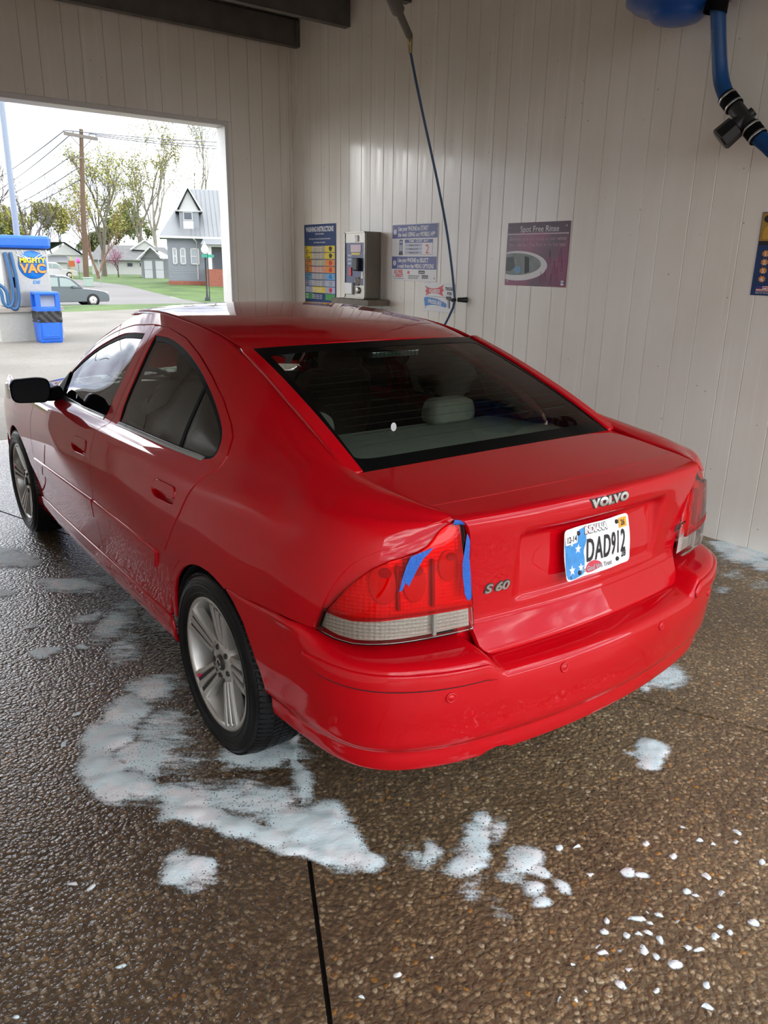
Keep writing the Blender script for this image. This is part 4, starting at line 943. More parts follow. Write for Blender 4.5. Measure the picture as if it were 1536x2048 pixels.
for sg in (-1, 1):
    m = MB(); m.box((sg*.36, 3.36, .60), (sg*.68, 3.54, .74), bevel=.05); m.build('headlight', pm('headlight_lens', (.7, .72, .74), rough=.1, coat=1), car)

# cabin and underside ------------------------------------------------------------------------------------
m = MB(); m.box((-.72, -.66, .24), (.72, 3.3, .36)); m.build('floor_pan', UNDER, car)
m = MB(); m.box((-.56, -.76, .36), (.56, -.40, .60)); m.build('boot_floor', UNDER, car)
m = MB(); m.grid([[(x, y, z) for x in (-.62, -.3, .3, .62)] for y, z in ((-.42, 1.005), (-.1, .985), (.18, .975), (.30, .965))]); m.build('parcel_shelf', SHELF, car, fix=False)
def seat_back(cx, y0, w, zb, zt, name, lean=.16):
    m = MB(); rings = []
    for k, (t, ww, d) in enumerate(((0, .92, .07), (.15, 1.0, .085), (.5, 1.0, .085), (.8, .94, .075), (.95, .80, .06), (1.0, .62, .03))):
        z = zb+(zt-zb)*t; yc = y0-lean*t
        pts = rounded([(-w*ww, -d), (w*ww, -d), (w*ww, d), (-w*ww, d)], .06, 4)
        rings.append([(cx+x, yc+y, z) for x, y in pts])
    m.grid(rings, True, True); n = len(rings[-1]); m.add(rings[-1], [tuple(range(n))]); return m.build(name, LEATHER, car)
def headrest(cx, y, z, w, h, d, parent):
    m = MB(); pts = rounded([(-w, -h), (w, -h), (w*.86, h), (-w*.86, h)], .05, 5)
    m.grid([[(cx+x*k, y+dy, z+zz*k) for x, zz in pts] for dy, k in ((-d, .75), (-d*.8, .94), (0, 1), (d*.8, .94), (d, .75))], True, True)
    for dy, k in ((-d, .75), (d, .75)): m.add([(cx+x*k, y+dy, z+zz*k) for x, zz in pts], [tuple(range(len(pts)))])
    return m.build('headrest', LEATHER, parent)
for cx in (-.37, .37):
    s_ = seat_back(cx, 1.36, .245, .50, 1.10, 'front_seat', .20)
    headrest(cx, 1.12, 1.175, .125, .085, .045, s_)
    m = MB(); m.box((cx-.25, 1.30, .40), (cx+.25, 1.85, .54), bevel=.05); m.build('seat_cushion', LEATHER, s_)
s_ = seat_back(0, .42, .60, .45, .965, 'rear_bench', .14)
for cx in (-.36, .36): headrest(cx, .27, 1.02, .13, .055, .05, s_)
m = MB(); m.box((-.60, .45, .36), (.60, .95, .52), bevel=.05); m.build('rear_cushion', LEATHER, s_)
m = MB(); m.prism([(1.95, .60), (2.25, .60), (2.25, .94), (2.05, .965), (1.93, .90)], 0, -.68, .68); m.build('dashboard', INTERIOR, car)
m = MB(); c = Vector((-.37, 1.80, .90)); ax = Vector((0, -.9, .42)); m.lathe([(.175+.014*math.cos(a), .014*math.sin(a)) for a in np.linspace(0, 2*math.pi, 9)[:-1]], c, ax, 32, closed=True); m.cyl(c, c-ax.normalized()*.2, .03, .03, 10); m.build('steering_wheel', INTERIOR, car)
m = MB(); m.box((-.125, .185, 1.272), (.125, .265, 1.296), bevel=.006); tb = m.build('brake_light_housing', INTERIOR, car)
m = MB()
for k in range(12): m.box((-.110+k*.0185, .176, 1.274), (-.110+k*.0185+.014, .184, 1.293))
m.build('brake_light_lens', pm('pale_brake_lens', (.55, .72, .70), rough=.2, coat=.5), tb)
q = RGLASS.P((-.34, 1.05))[0]; m = MB(); pts = [(q[0]+.014*math.cos(a)*.8+.016*math.sin(a), q[1]+.022*math.sin(a)-.004, q[2]+.0085*math.sin(a)+.004) for a in np.linspace(0, 2*math.pi, 14)[:-1]]
m.add(pts, [tuple(range(13))]); m.build('window_sticker', PLATE_WHITE, car)
m = MB(); m.box((-.01, 1.70, 1.24), (.01, 1.72, 1.34)); m.box((-.11, 1.66, 1.23), (.11, 1.69, 1.30), bevel=.01); m.build('rear_view_mirror', INTERIOR, car)
# ================================================================ things on the sign wall (face at x = XR, seen along +x; across the sign = -y)
def wallframe(y, z, out=.006): return frame((XR-out, y, z), (0, -1, 0), (0, 0, 1))
class Sign:
    """flat board on the wall; local x runs to the reader's right, local y up, origin at the lower left corner"""
    def __init__(s, name, label, y_left, z_low, w, h, mat, th=.006, cat='sign', bolts=True):
        s.w, s.h, s.th = w, h, th; s.M = wallframe(y_left, z_low, 0)
        m = MB(); m.box((0, 0, 0.0005), (w, h, th), bevel=.002); m.move(s.M); s.o = m.build(name, mat); tag(s.o, label, cat); s.k = th
        if bolts:
            for a, b in ((.03, .03), (w-.03, .03), (.03, h-.03), (w-.03, h-.03)):
                m = MB(); m.lathe([(.0, .004), (.006, .003), (.008, 0)], (a, b, th), (0, 0, 1), 12); m.move(s.M); m.build('screw', pm('screw_steel', (.6, .6, .58), rough=.3, metal=.8), s.o)
    def rect(s, x0, y0, x1, y1, mat, name='print_block', lift=.0004, r=0):
        s.poly(rounded([(x0, y0), (x1, y0), (x1, y1), (x0, y1)], r, 4) if r else [(x0, y0), (x1, y0), (x1, y1), (x0, y1)], mat, name, lift)
    def poly(s, pts, mat, name='print_block', lift=.0004):
        m = MB(); m.prism(pts, 2, s.th-.0002, s.th+lift); m.move(s.M); m.build(name, mat, s.o)
    def text(s, t, x, y, size, mat, align='LEFT', sx=1.0, off=0.0, name='lettering', lift=.0009, shear=0, rot=0, sp=1.0):
        m = text_mb(t, size, off, 0, sx, shear, align, sp)
        if rot: m.move(Matrix.Rotation(rot, 4, 'Z'))
        m.v = [(a+x, b+y, s.th+lift) for a, b, c in m.v]; m.move(s.M); m.build(name, mat, s.o, fix=False)
INK_W = pm('print_white', (.78, .78, .78), rough=.45, var=.03); INK_K = pm('print_black', (.015, .015, .017), rough=.45); INK_NAVY = pm('print_navy', (.012, .045, .15), rough=.4, var=.15)
INK_BLUE = pm('print_violet_blue', (.055, .065, .27), rough=.4, var=.1); INK_RED = pm('print_red', (.60, .025, .03), rough=.4, var=.1); INK_CYAN = pm('print_blue', (.02, .20, .55), rough=.4, var=.12)
INK_Y = pm('print_yellow', (.72, .56, .03), rough=.4, var=.2); INK_O = pm('print_orange', (.70, .27, .05), rough=.4, var=.25); INK_G = pm('print_green', (.06, .30, .08), rough=.4, var=.25); INK_GREY = pm('print_grey', (.33, .33, .35), rough=.4, var=.2); INK_TAN = pm('print_tan', (.42, .36, .24), rough=.4, var=.25)
INK_PINK = pm('print_salmon', (.62, .30, .22), rough=.4, var=.2); INK_LB = pm('print_light_blue', (.15, .37, .58), rough=.4, var=.2); INK_LAV = pm('print_lavender', (.40, .42, .56), rough=.4, var=.2)

# washing instructions board
S = Sign('instruction_sign', 'tall multicoloured washing instructions sign beside the pay station', 5.128, 1.150, .595, .835, INK_NAVY, bolts=False)
S.text('WASHING INSTRUCTIONS', .2975, .765, .066, INK_W, 'CENTER', .66, .0022)
S.text('NOW FEATURING', .2975, .735, .020, INK_W, 'CENTER', 1, .0004); S.text('Insert money or swipe card to begin wash, then choose', .2975, .690, .021, INK_W, 'CENTER', .85, .0003); S.text('your settings on the selector', .2975, .655, .021, INK_W, 'CENTER', .9, .0003)
rows = [('PRE\nSOAK', INK_Y, INK_TAN, INK_K), ('TIRE\nCLEANER', INK_Y, INK_TAN, INK_K), ('HIGH PRES\nSOAP', INK_O, INK_TAN, INK_RED), ('FOAM\nBRUSH', INK_O, INK_PINK, INK_RED), ('HIGH PRES\nRINSE', INK_LB, INK_GREY, INK_CYAN), ('TRIPLE\nFOAM', INK_LAV, INK_GREY, INK_GREY), ('CLEAR\nCOAT', INK_LAV, INK_Y, INK_RED), ('SPOT\nFREE', INK_G, INK_NAVY, INK_G)]
for i, (t, a, b_, c_) in enumerate(rows):
    y1 = .628-i*.0665; y0 = y1-.060
    S.rect(.012, y0, .580, y1, a); S.rect(.150, y0, .40, y1, b_, lift=.0006); S.rect(.155, y0+.004, .165, y1-.004, INK_W, lift=.0007)
    S.text(t, .022, y1-.026, .028, INK_K if i < 6 else INK_W, 'LEFT', .75, .0006)
    for k in range(3): S.text('Select and apply to vehicle', .172, y1-.020-k*.017, .0155, INK_W, 'LEFT', 1.0, .0003)
    S.poly([(.50+.030*math.cos(q)*(1+.2*math.sin(3*q+i)), (y0+y1)/2+.024*math.sin(q)) for q in np.linspace(0, 2*math.pi, 14)[:-1]], c_, lift=.0008)
S.rect(.14, .055, .50, .082, INK_NAVY, lift=.0008); S.text('Thank you for washing with us', .32, .060, .022, INK_W, 'CENTER', .9, .0004, lift=.0012)
S.poly([(.02, .015), (.20, .020), (.42, .045), (.575, .035), (.575, .015)], INK_TAN)

# pay station: steel cabinet on a shelf
ps = thing('pay_station', 'steel coin and card pay station cabinet standing on a wall shelf', 'pay station', (2.50, 3.94, 1.300))
def pl(m, name, mat, parent=ps):
    m.v = [(x-2.50, y-3.94, z-1.300) for x, y, z in m.v]; return m.build(name, mat, parent)
ST = pm('brushed_steel', (.30, .285, .25), rough=.38, metal=.75, var=.12, scale=40); STD = pm('dark_cabinet_bronze', (.19, .165, .13), rough=.42, metal=.5, var=.15)
y0, y1, z0, z1, xf = 3.785, 4.115, 1.302, 1.888, 2.408
cab = pl((lambda m: (m.box((xf, y0, z0), (XR-.002, y1, z1), bevel=.006), m)[1])(MB()), 'cabinet', STD)
fr_ = MB(); fr_.box((xf-.012, y0, z0), (xf, y0+.012, z1)); fr_.box((xf-.012, y1-.012, z0), (xf, y1, z1)); fr_.box((xf-.012, y0, z1-.012), (xf, y1, z1)); fr_.box((xf-.012, y0, z0), (xf, y1, z0+.012)); pl(fr_, 'door_frame', ST, ps)
def face(name, ya, yb, za, zb, mat, d=.004, bevel=.0015): m = MB(); m.box((xf-d, y1-yb, z0+za), (xf+.001, y1-ya, z0+zb), bevel=bevel); return pl(m, name, mat, ps)     # ya.. measured from the left edge
face('face_plate', .014, .316, .06, .574, pm('face_plate_navy', (.045, .06, .16), rough=.35, var=.3)); face('header_plate', .014, .316, .49, .574, ST, .006); face('lower_plate', .014, .316, .012, .12, ST, .006)
face('lock', .175, .225, .50, .555, INK_W, .018, .006); face('screen', .10, .265, .41, .475, pm('pale_pink_screen', (.42, .22, .26), rough=.2, coat=.4), .008); face('coin_label', .11, .25, .385, .405, INK_Y, .006)
face('bill_acceptor', .185, .265, .245, .36, INK_K, .05, .012); face('card_slot', .075, .115, .20, .275, INK_RED, .012); face('card_slot', .275, .305, .18, .24, INK_W, .012); face('coin_slot', .18, .235, .115, .19, INK_K, .012)
m = MB(); m.lathe([(.040, 0), (.034, .006), (.030, .004)], (xf-.006, y1-.208, z0+.155), (-1, 0, 0), 20); pl(m, 'coin_ring', pm('amber_ring', (.5, .25, .08), rough=.3, coat=.5))
face('coin_return', .028, .15, .035, .14, INK_W, .03, .008); m = MB(); m.lathe([(.030, .0), (.030, .022), (.024, .026), (0, .026)], (xf, y1-.225, z0+.075), (-1, 0, 0), 18); pl(m, 'push_button', ST)
for k in range(3): face('selector_label', .05, .11, .30+k*.035, .322+k*.035, INK_LAV, .006)
sh = MB(); sh.box((2.332, 3.635, 1.246), (XR-.002, 4.245, 1.299), bevel=.006); tag(sh.build('wall_shelf', pm('weathered_brown_wood', (.13, .105, .075), rough=.6, var=.4, scale=12, bump=.4)), 'dark brown wall shelf under the pay station', 'shelf')
bx_ = MB(); bx_.box((2.42, 3.72, 1.05), (XR-.002, 4.12, 1.212), bevel=.01); o = tag(bx_.build('coin_box', STD), 'low dark metal box under the wall shelf', 'box'); bx_ = MB(); bx_.box((2.410, 3.78, 1.13), (2.42, 4.06, 1.20), bevel=.004); bx_.build('box_door', ST, o)

# phone payment sign
S = Sign('app_sign', 'white sign with two violet bands about starting the wash by phone', 3.612, 1.473, .625, .470, INK_W)
S.rect(.004, .355, .621, .466, INK_BLUE); S.rect(.004, .100, .621, .205, INK_BLUE)
for y, n_, a, b_ in ((.410, '1', 'Use your PHONE to START', 'the wash USING our MOBILE APP'), (.150, '2', 'Use your PHONE to SELECT', 'a wash from the MENU OPTIONS')):
    S.poly([(.042+.022*math.cos(q), y+.022*math.sin(q)) for q in np.linspace(0, 2*math.pi, 20)[:-1]], INK_W, lift=.0007); S.text(n_, .042, y-.011, .032, INK_BLUE, 'CENTER', 1, .001, lift=.0012)
    S.text(a, .085, y+.008, .048, INK_W, 'LEFT', .74, .0014); S.text(b_, .085, y-.040, .048, INK_W, 'LEFT', .74, .0014)
S.rect(.185, .218, .565, .345, INK_GREY); S.rect(.190, .222, .560, .315, INK_W, lift=.0007); S.rect(.185, .318, .565, .345, INK_BLUE, lift=.0007); S.text('TIME  COST  BAY', .375, .323, .026, INK_W, 'CENTER', 1.35, .0006, lift=.0012)
for k, t in enumerate(('4 Minutes  $3.00', '6 Minutes  $4.50', '8 Minutes  $6.00')): S.rect(.195, .226+k*.030, .425, .250+k*.030, INK_LAV, lift=.0009); S.text(t, .31, .231+k*.030, .017, INK_K, 'CENTER', 1.1, .0003, lift=.0014)
S.text('2', .495, .230, .105, INK_RED, 'CENTER', 1.0, .0008, lift=.0014)
S.rect(.105, .235, .155, .345, INK_K, 'phone_print', r=.01); S.rect(.110, .250, .150, .335, INK_LAV, 'phone_print', .0008); S.rect(.112, .300, .148, .318, INK_BLUE, 'phone_print', .0011); S.rect(.100, .216, .160, .238, INK_K, 'phone_print', .0006)
S.text('$12 FREE', .04, .065, .038, INK_RED, 'LEFT', .82, .0016); S.text('CREDIT!', .055, .032, .038, INK_RED, 'LEFT', .82, .0016); S.text('when you download our app', .04, .016, .012, INK_K, 'LEFT', 1, .0002)
S.poly([(.245+.018*math.cos(q), .072+.014*math.sin(q)) for q in np.linspace(0, 2*math.pi, 14)[:-1]], INK_RED); S.text('DOWNLOAD NOW', .245, .038, .017, INK_K, 'LEFT', 1, .0003); S.text('SEARCH THE APP', .245, .020, .017, INK_K, 'LEFT', 1, .0003)
for a, b_, t in ((.385, .062, 'App Store'), (.430, .025, 'Google Play')): S.rect(a, b_, a+.085, b_+.028, INK_K, r=.005); S.text(t, a+.042, b_+.008, .017, INK_W, 'CENTER', .95, .0003)

# trigger sign
S = Sign('trigger_sign', 'small white sign with a red and a blue banner and a spray gun drawing', 3.152, 1.232, .402, .232, INK_W)
rb = smooth_poly([(.025, .205), (.10, .190), (.19, .196), (.262, .222), (.250, .196), (.268, .178), (.248, .160), (.262, .130), (.19, .150), (.10, .150), (.030, .128), (.045, .150), (.025, .165), (.045, .186)], True, 3); S.poly(rb, INK_RED)
S.text('SQUEEZE', .145, .158, .036, INK_W, 'CENTER', .95, .0012); S.text('TRIGGER', .285, .180, .034, INK_K, 'LEFT', .78, .0016); S.text('FOR', .312, .142, .034, INK_K, 'LEFT', .9, .0016)
bb = smooth_poly([(.015, .112), (.09, .115), (.18, .106), (.25, .088), (.305, .070), (.300, .040), (.24, .048), (.17, .054), (.09, .052), (.030, .040), (.020, .070)], True, 3); S.poly(bb, INK_CYAN); S.text('PRESSURE', .155, .062, .044, INK_W, 'CENTER', .92, .0012, rot=-.09)
S.poly([(.04, .122), (.30, .119), (.30, .124), (.04, .126)], INK_GREY); S.poly([(.298, .130), (.365, .132), (.365, .105), (.352, .100), (.355, .035), (.338, .035), (.335, .098), (.300, .108)], INK_K); S.poly([(.318, .098), (.330, .098), (.334, .040), (.324, .040)], INK_GREY)

# spot free rinse sign
PURP = bpy.data.materials.new('plum_print'); PURP.use_nodes = True; _n = PURP.node_tree; _b = _n.nodes['Principled BSDF']
_t = N(_n, 'ShaderNodeTexCoord'); _no = N(_n, 'ShaderNodeTexNoise'); _no.inputs['Scale'].default_value = 3.2; _n.links.new(_t.outputs['Object'], _no.inputs['Vector']); _r = N(_n, 'ShaderNodeValToRGB')
_r.color_ramp.elements[0].position = .38; _r.color_ramp.elements[0].color = (.085, .022, .060, 1); _r.color_ramp.elements[1].position = .62; _r.color_ramp.elements[1].color = (.26, .018, .10, 1); _n.links.new(_no.outputs['Fac'], _r.inputs[0]); _n.links.new(_r.outputs[0], _b.inputs['Base Color']); _b.inputs['Roughness'].default_value = .3
S = Sign('rinse_sign', 'plum coloured spot free rinse sign with a white oval swoosh', 2.182, 1.474, .597, .441, PURP)
S.rect(.003, .372, .594, .438, pm('print_dark_plum', (.075, .022, .05), rough=.35), lift=.0003); S.rect(.010, .358, .590, .366, pm('print_pale_pink', (.60, .48, .52), rough=.4)); S.text('Spot Free Rinse', .315, .376, .058, INK_W, 'CENTER', 1.0, .0003)
PKT = pm('print_soft_pink', (.62, .40, .48), rough=.4); S.text('Eliminate spots and streaks as your vehicle', .300, .318, .031, PKT, 'CENTER', 1.02, .0002); S.text('dries. Use Spot Free Rinse as the final step!', .300, .278, .031, PKT, 'CENTER', 1.0, .0002)
def ell(cx, cy, a, b_, x0): return [(max(x0, cx+a*math.cos(q)), cy+b_*math.sin(q)) for q in np.linspace(0, 2*math.pi, 48)[:-1]]
S.poly(ell(.115, .140, .300, .105, .004), INK_W, 'oval_print', .0004); S.poly(ell(.100, .152, .255, .078, .004), pm('print_photo_grey', (.22, .25, .24), rough=.4, var=.5, scale=14), 'oval_print', .0007)
S.poly([(.19, .21), (.235, .20), (.245, .10), (.20, .085)], INK_K, 'oval_print', .0009); S.poly([(.004, .20), (.08, .205), (.10, .13), (.05, .10), (.004, .105)], pm('print_photo_dark', (.05, .06, .06), rough=.4, var=.4), 'oval_print', .0009); S.poly(ell(.125, .112, .035, .026, 0), INK_LB, 'oval_print', .0011)
for k, (a, b_, s_) in enumerate(((.43, .19, 1), (.48, .12, 1), (.53, .20, 1.1), (.40, .06, .9), (.46, .035, .8), (.51, .075, 1), (.36, .05, .7), (.55, .13, .8))):
    m = MB(); m.tube([(a+.018*s_*math.sin(q)*math.sin(q/2), b_+.030*s_*math.cos(q)+(.03 if math.cos(q) > .9 else 0), S.th+.0006) for q in np.linspace(0, 2*math.pi, 15)], .0011, 4); m.move(S.M); m.build('droplet_print', pm('print_pink_line', (.42, .10, .24), rough=.4), S.o)
S.rect(.553, .012, .580, .045, INK_W, r=.005); S.text('~', .566, .015, .05, INK_CYAN, 'CENTER', 1, .002, lift=.0012)

# poster at the right edge
S = Sign('car_poster', 'navy poster with a yellow car and a numbered list at the right edge', .229, 1.475, .60, .441, INK_NAVY, bolts=False)
S.rect(.004, .285, .596, .437, pm('print_amber', (.42, .25, .05), rough=.35, var=.3)); S.rect(.004, .268, .596, .290, INK_K, lift=.0006)
car_p = smooth_poly([(.02, .30), (.03, .36), (.10, .385), (.20, .42), (.40, .42), (.50, .385), (.58, .37), (.59, .30)], False, 5); S.poly(car_p, pm('print_car_yellow', (.62, .36, .05), rough=.35), lift=.0008)
for cx in (.115, .48): S.poly(ell(cx, .308, .045, .045, 0), INK_K, lift=.001); S.poly(ell(cx, .308, .027, .027, 0), INK_GREY, lift=.0013)
S.poly(ell(.05, .405, .035, .022, 0), INK_K, lift=.0012); S.poly(ell(.05, .407, .010, .010, 0), INK_W, lift=.0015)
for k, t in enumerate(('Insert payment', 'Select your cycle', 'Dry your vehicle', 'Return the hose')):
    y = .215-k*.045; S.poly([(.055+.024*(1 if i % 2 else .7)*math.cos(math.pi*i/8), y+.008+.020*(1 if i % 2 else .7)*math.sin(math.pi*i/8)) for i in range(16)], INK_O, lift=.0005); S.text('%d.' % (k+1), .057, y-.004, .030, INK_W, 'CENTER', 1, .001); S.text(t, .12, y-.004, .034, INK_W, 'LEFT', 1, .0008)
S.rect(.03, .022, .115, .050, INK_W); 
for k in range(3): S.rect(.03, .024+k*.009, .115, .028+k*.009, INK_RED, lift=.0007)
S.rect(.03, .036, .065, .050, INK_BLUE, lift=.0009); S.text('BUILT IN THE USA', .03, .010, .010, INK_W, 'LEFT', 1, .0002)
m = MB(); m.lathe([(0, .004), (.006, .003), (.008, 0)], (.078, .036, S.th), (0, 0, 1), 12); m.move(S.M); m.build('screw', pm('screw_steel', (.6, .6, .58), rough=.3, metal=.8), S.o)

# spray boom with its hose, and the hose clip on the wall
boom = thing('spray_boom', 'grey overhead spray boom hanging from the bay ceiling', 'boom', (1.0, 2.05, 3.60))
GREY_STEEL = pm('weathered_boom_steel', (.15, .135, .12), rough=.5, metal=.5, var=.25)
def rel(m, o): m.v = [tuple(Vector(p)-o.location) for p in m.v]; return m
tip = Vector((2.085, 2.80, 3.168)); base = Vector((1.0, 2.05, 3.60)); d = (tip-base)
rel(MB().tube([base, base+d*.55], .030, 12), boom).build('boom_arm', GREY_STEEL, boom); rel(MB().tube([base+d*.50, base+d*.62, base+d*.78, base+d*.80], [.034, .046, .046, .030], 14), boom).build('boom_sleeve', GREY_STEEL, boom)
rel(MB().tube([base+d*.78, base+d*.985], .026, 12), boom).build('boom_tube', GREY_STEEL, boom); rel(MB().cyl(base+Vector((0, 0, -.05)), base+Vector((0, 0, .26)), .05, .06, 16), boom).build('ceiling_swivel', GREY_STEEL, boom)
rel(MB().tube([tip-d*.02, tip, tip+Vector((.004, 0, -.05)), tip+Vector((.008, 0, -.10))], [.024, .022, .016, .013], 12), boom).build('hose_coupling', pm('brass_coupling', (.32, .26, .12), rough=.35, metal=.8), boom)
HOSE = pm('blue_hose', (.018, .060, .135), rough=.35, var=.2)
h0 = tip+Vector((.008, 0, -.09)); h1 = Vector((2.500, 2.660, 1.345)); pts = []
for k in range(26):
    t = k/25; p = h0.lerp(h1, t); p.x += .10*math.sin(math.pi*t)*t*.8; p.y -= .0*t; pts.append(p)
pts += [Vector((2.495, 2.672, 1.28)), Vector((2.475, 2.70, 1.20)), Vector((2.44, 2.735, 1.10)), Vector((2.40, 2.80, .95)), Vector((2.36, 2.92, .75)), Vector((2.33, 2.95, .45)), Vector((2.30, 2.98, .10))]
hz = MB(); hz.tube(pts, .0095, 10); tag(hz.build('pressure_hose', HOSE), 'thin dark blue pressure hose dangling from the boom to the wall clip', 'hose')
gun = thing('spray_gun', 'black spray gun hanging on the hose low behind the car', 'spray gun', (2.30, 2.98, .0))
rel(MB().tube([(2.30, 2.98, .12), (2.30, 2.98, .02), (2.26, 3.00, .014), (2.05, 3.08, .012)], [.014, .016, .014, .009], 10), gun).build('wand', INK_K, gun); rel(MB().box((2.285, 2.965, .03), (2.315, 3.03, .055), bevel=.006), gun).build('trigger', INK_K, gun)
cl_ = thing('hose_clip', 'black rubber clip holding the blue hose at the wall', 'clip', (XR, 2.60, 1.345))
rel(MB().tube([(XR-.001, 2.60, 1.345), (XR-.03, 2.61, 1.345), (2.515, 2.645, 1.345)], [.022, .020, .016], 12), cl_).build('clip_arm', INK_K, cl_); rel(MB().tube([(2.52, 2.685, 1.330), (2.488, 2.690, 1.345), (2.478, 2.660, 1.345), (2.492, 2.635, 1.345)], .012, 10), cl_).build('clip_jaw', INK_K, cl_)

# blue vacuum dome with its ribbed hose, high on the wall
vac = thing('vacuum_dome', 'blue plastic vacuum dome mounted high on the sign wall', 'vacuum', (2.30, .735, 2.90))
BLUEP = pm('blue_moulded_plastic', (.008, .075, .34), rough=.32, var=.12, coat=.2)
rel(MB().lathe([(0, -.03), (.06, -.028), (.12, -.012), (.150, .012), (.155, .03), (.235, .052), (.262, .075), (.268, .10), (.262, .20), (.235, .34), (.17, .45), (.08, .50), (0, .51)], (2.30, .735, 2.90), (0, 0, 1), 40), vac).build('dome_body', BLUEP, vac)
rel(MB().lathe([(.262, .074), (.274, .082), (.274, .098), (.262, .106)], (2.30, .735, 2.90), (0, 0, 1), 40), vac).build('dome_flange', BLUEP, vac); rel(MB().box((2.44, .66, 3.0), (XR, .81, 3.30), bevel=.01), vac).build('wall_bracket', STEEL, vac)
rel(MB().lathe([(.060, -.10), (.056, -.03), (.056, .10)], (2.32, .508, 2.985), (.02, -.10, 1), 20), vac).build('hose_port', BLACK_TRIM, vac)
path = [Vector((2.322, .512, 2.94)), Vector((2.335, .505, 2.86)), Vector((2.36, .50, 2.76)), Vector((2.385, .492, 2.65)), Vector((2.395, .470, 2.56)), Vector((2.40, .430, 2.487))]
sp_ = Spline(np.arange(6.), np.array(path))(np.linspace(0, 5, 150)); vh = thing('vacuum_hose', 'ribbed blue vacuum hose with black connectors hanging from the blue dome', 'hose', (2.40, .43, 2.48))
rel(MB().tube([tuple(p) for p in sp_], [.0375+.0035*math.cos(i*math.pi) for i in range(150)], 16), vh).build('ribbed_hose', pm('blue_ribbed_hose', (.012, .085, .27), rough=.4, var=.15), vh)
a0 = Vector((2.40, .430, 2.487)); dr = (Vector((2.40, .226, 2.276))-a0); L_ = dr.length; dr.normalize()
def collar(t0, t1, name='hose_cuff'):
    rel(MB().tube([a0+dr*t0, a0+dr*(t0+.004), a0+dr*(t1-.004), a0+dr*t1], [.046, .049, .049, .046], 18), vh).build(name, BLACK_TRIM, vh)
    for t in (t0+.010, t1-.018): rel(MB().lathe([(.050, 0), (.0515, .002), (.0515, .010), (.050, .012)], a0+dr*t, dr, 22), vh).build('hose_clamp', pm('clamp_steel', (.5, .5, .48), rough=.3, metal=.8), vh)
collar(-.012, .075); collar(L_-.075, L_+.012)
wye = MB(); wye.tube([a0+dr*.07, a0+dr*(L_-.07)], .041, 18); side_d = Vector((-.35, .55, -.60)).normalized(); mid = a0+dr*(L_*.56); wye.tube([mid, mid+side_d*.07], .043, 16); wye.tube([mid-side_d*.03, mid-side_d*.055], .025, 10); rel(wye, vh).build('wye_fitting', pm('grey_black_plastic', (.028, .029, .028), rough=.45, var=.2), vh)
rel(MB().tube([mid+side_d*.045, mid+side_d*.05, mid+side_d*.135, mid+side_d*.145], [.052, .060, .064, .056], 8, smooth=False), vh).build('wye_cap', pm('black_cap_plastic', (.010, .010, .011), rough=.4), vh)
pp2 = Spline(np.arange(4.), np.array([a0+dr*L_, a0+dr*(L_+.10)+Vector((0, -.01, .012)), Vector((2.40, .06, 2.205)), Vector((2.40, -.25, 2.30))]))(np.linspace(0, 3, 110))
rel(MB().tube([tuple(p) for p in pp2], [.0375+.0035*math.cos(i*math.pi) for i in range(110)], 16), vh).build('ribbed_hose', MAT['blue_ribbed_hose'], vh)
# ================================================================ outside
def ground_z(y):
    return float(np.interp(y, [-100, 24, 28, 31, 36, 46, 60, 90, 130, 400], [0, 0, .02, -.20, -.68, -.62, -.25, -.20, -.1, .5]))
def area(poly, name, mat, label, h=2.0, lift=0.0, kind='structure'):
    B = densify(poly, h); lo, hi = B.min(0), B.max(0)
    gx, gy = np.meshgrid(np.arange(lo[0]+h/2, hi[0], h*2), np.arange(lo[1]+h/2, hi[1], h)); g = np.stack([gx.ravel(), gy.ravel()], 1); g = g[inside(B, g)] if len(g) else g
    V = np.concatenate([B, g]) if len(g) else B; n = len(B)
    r = delaunay_2d_cdt([Vector(p) for p in V], [(i, (i+1) % n) for i in range(n)], [], 0, 1e-6)
    W = np.array([tuple(p) for p in r[0]]); T = np.array([f for f in r[2]]); T = T[inside(B, W[T].mean(1))]
    m = MB(); m.add([(x, y, ground_z(y)+lift) for x, y in W], [tuple(int(i) for i in t) for t in T], True)
    return tag(m.build(name, mat, fix=False), label, kind=kind)
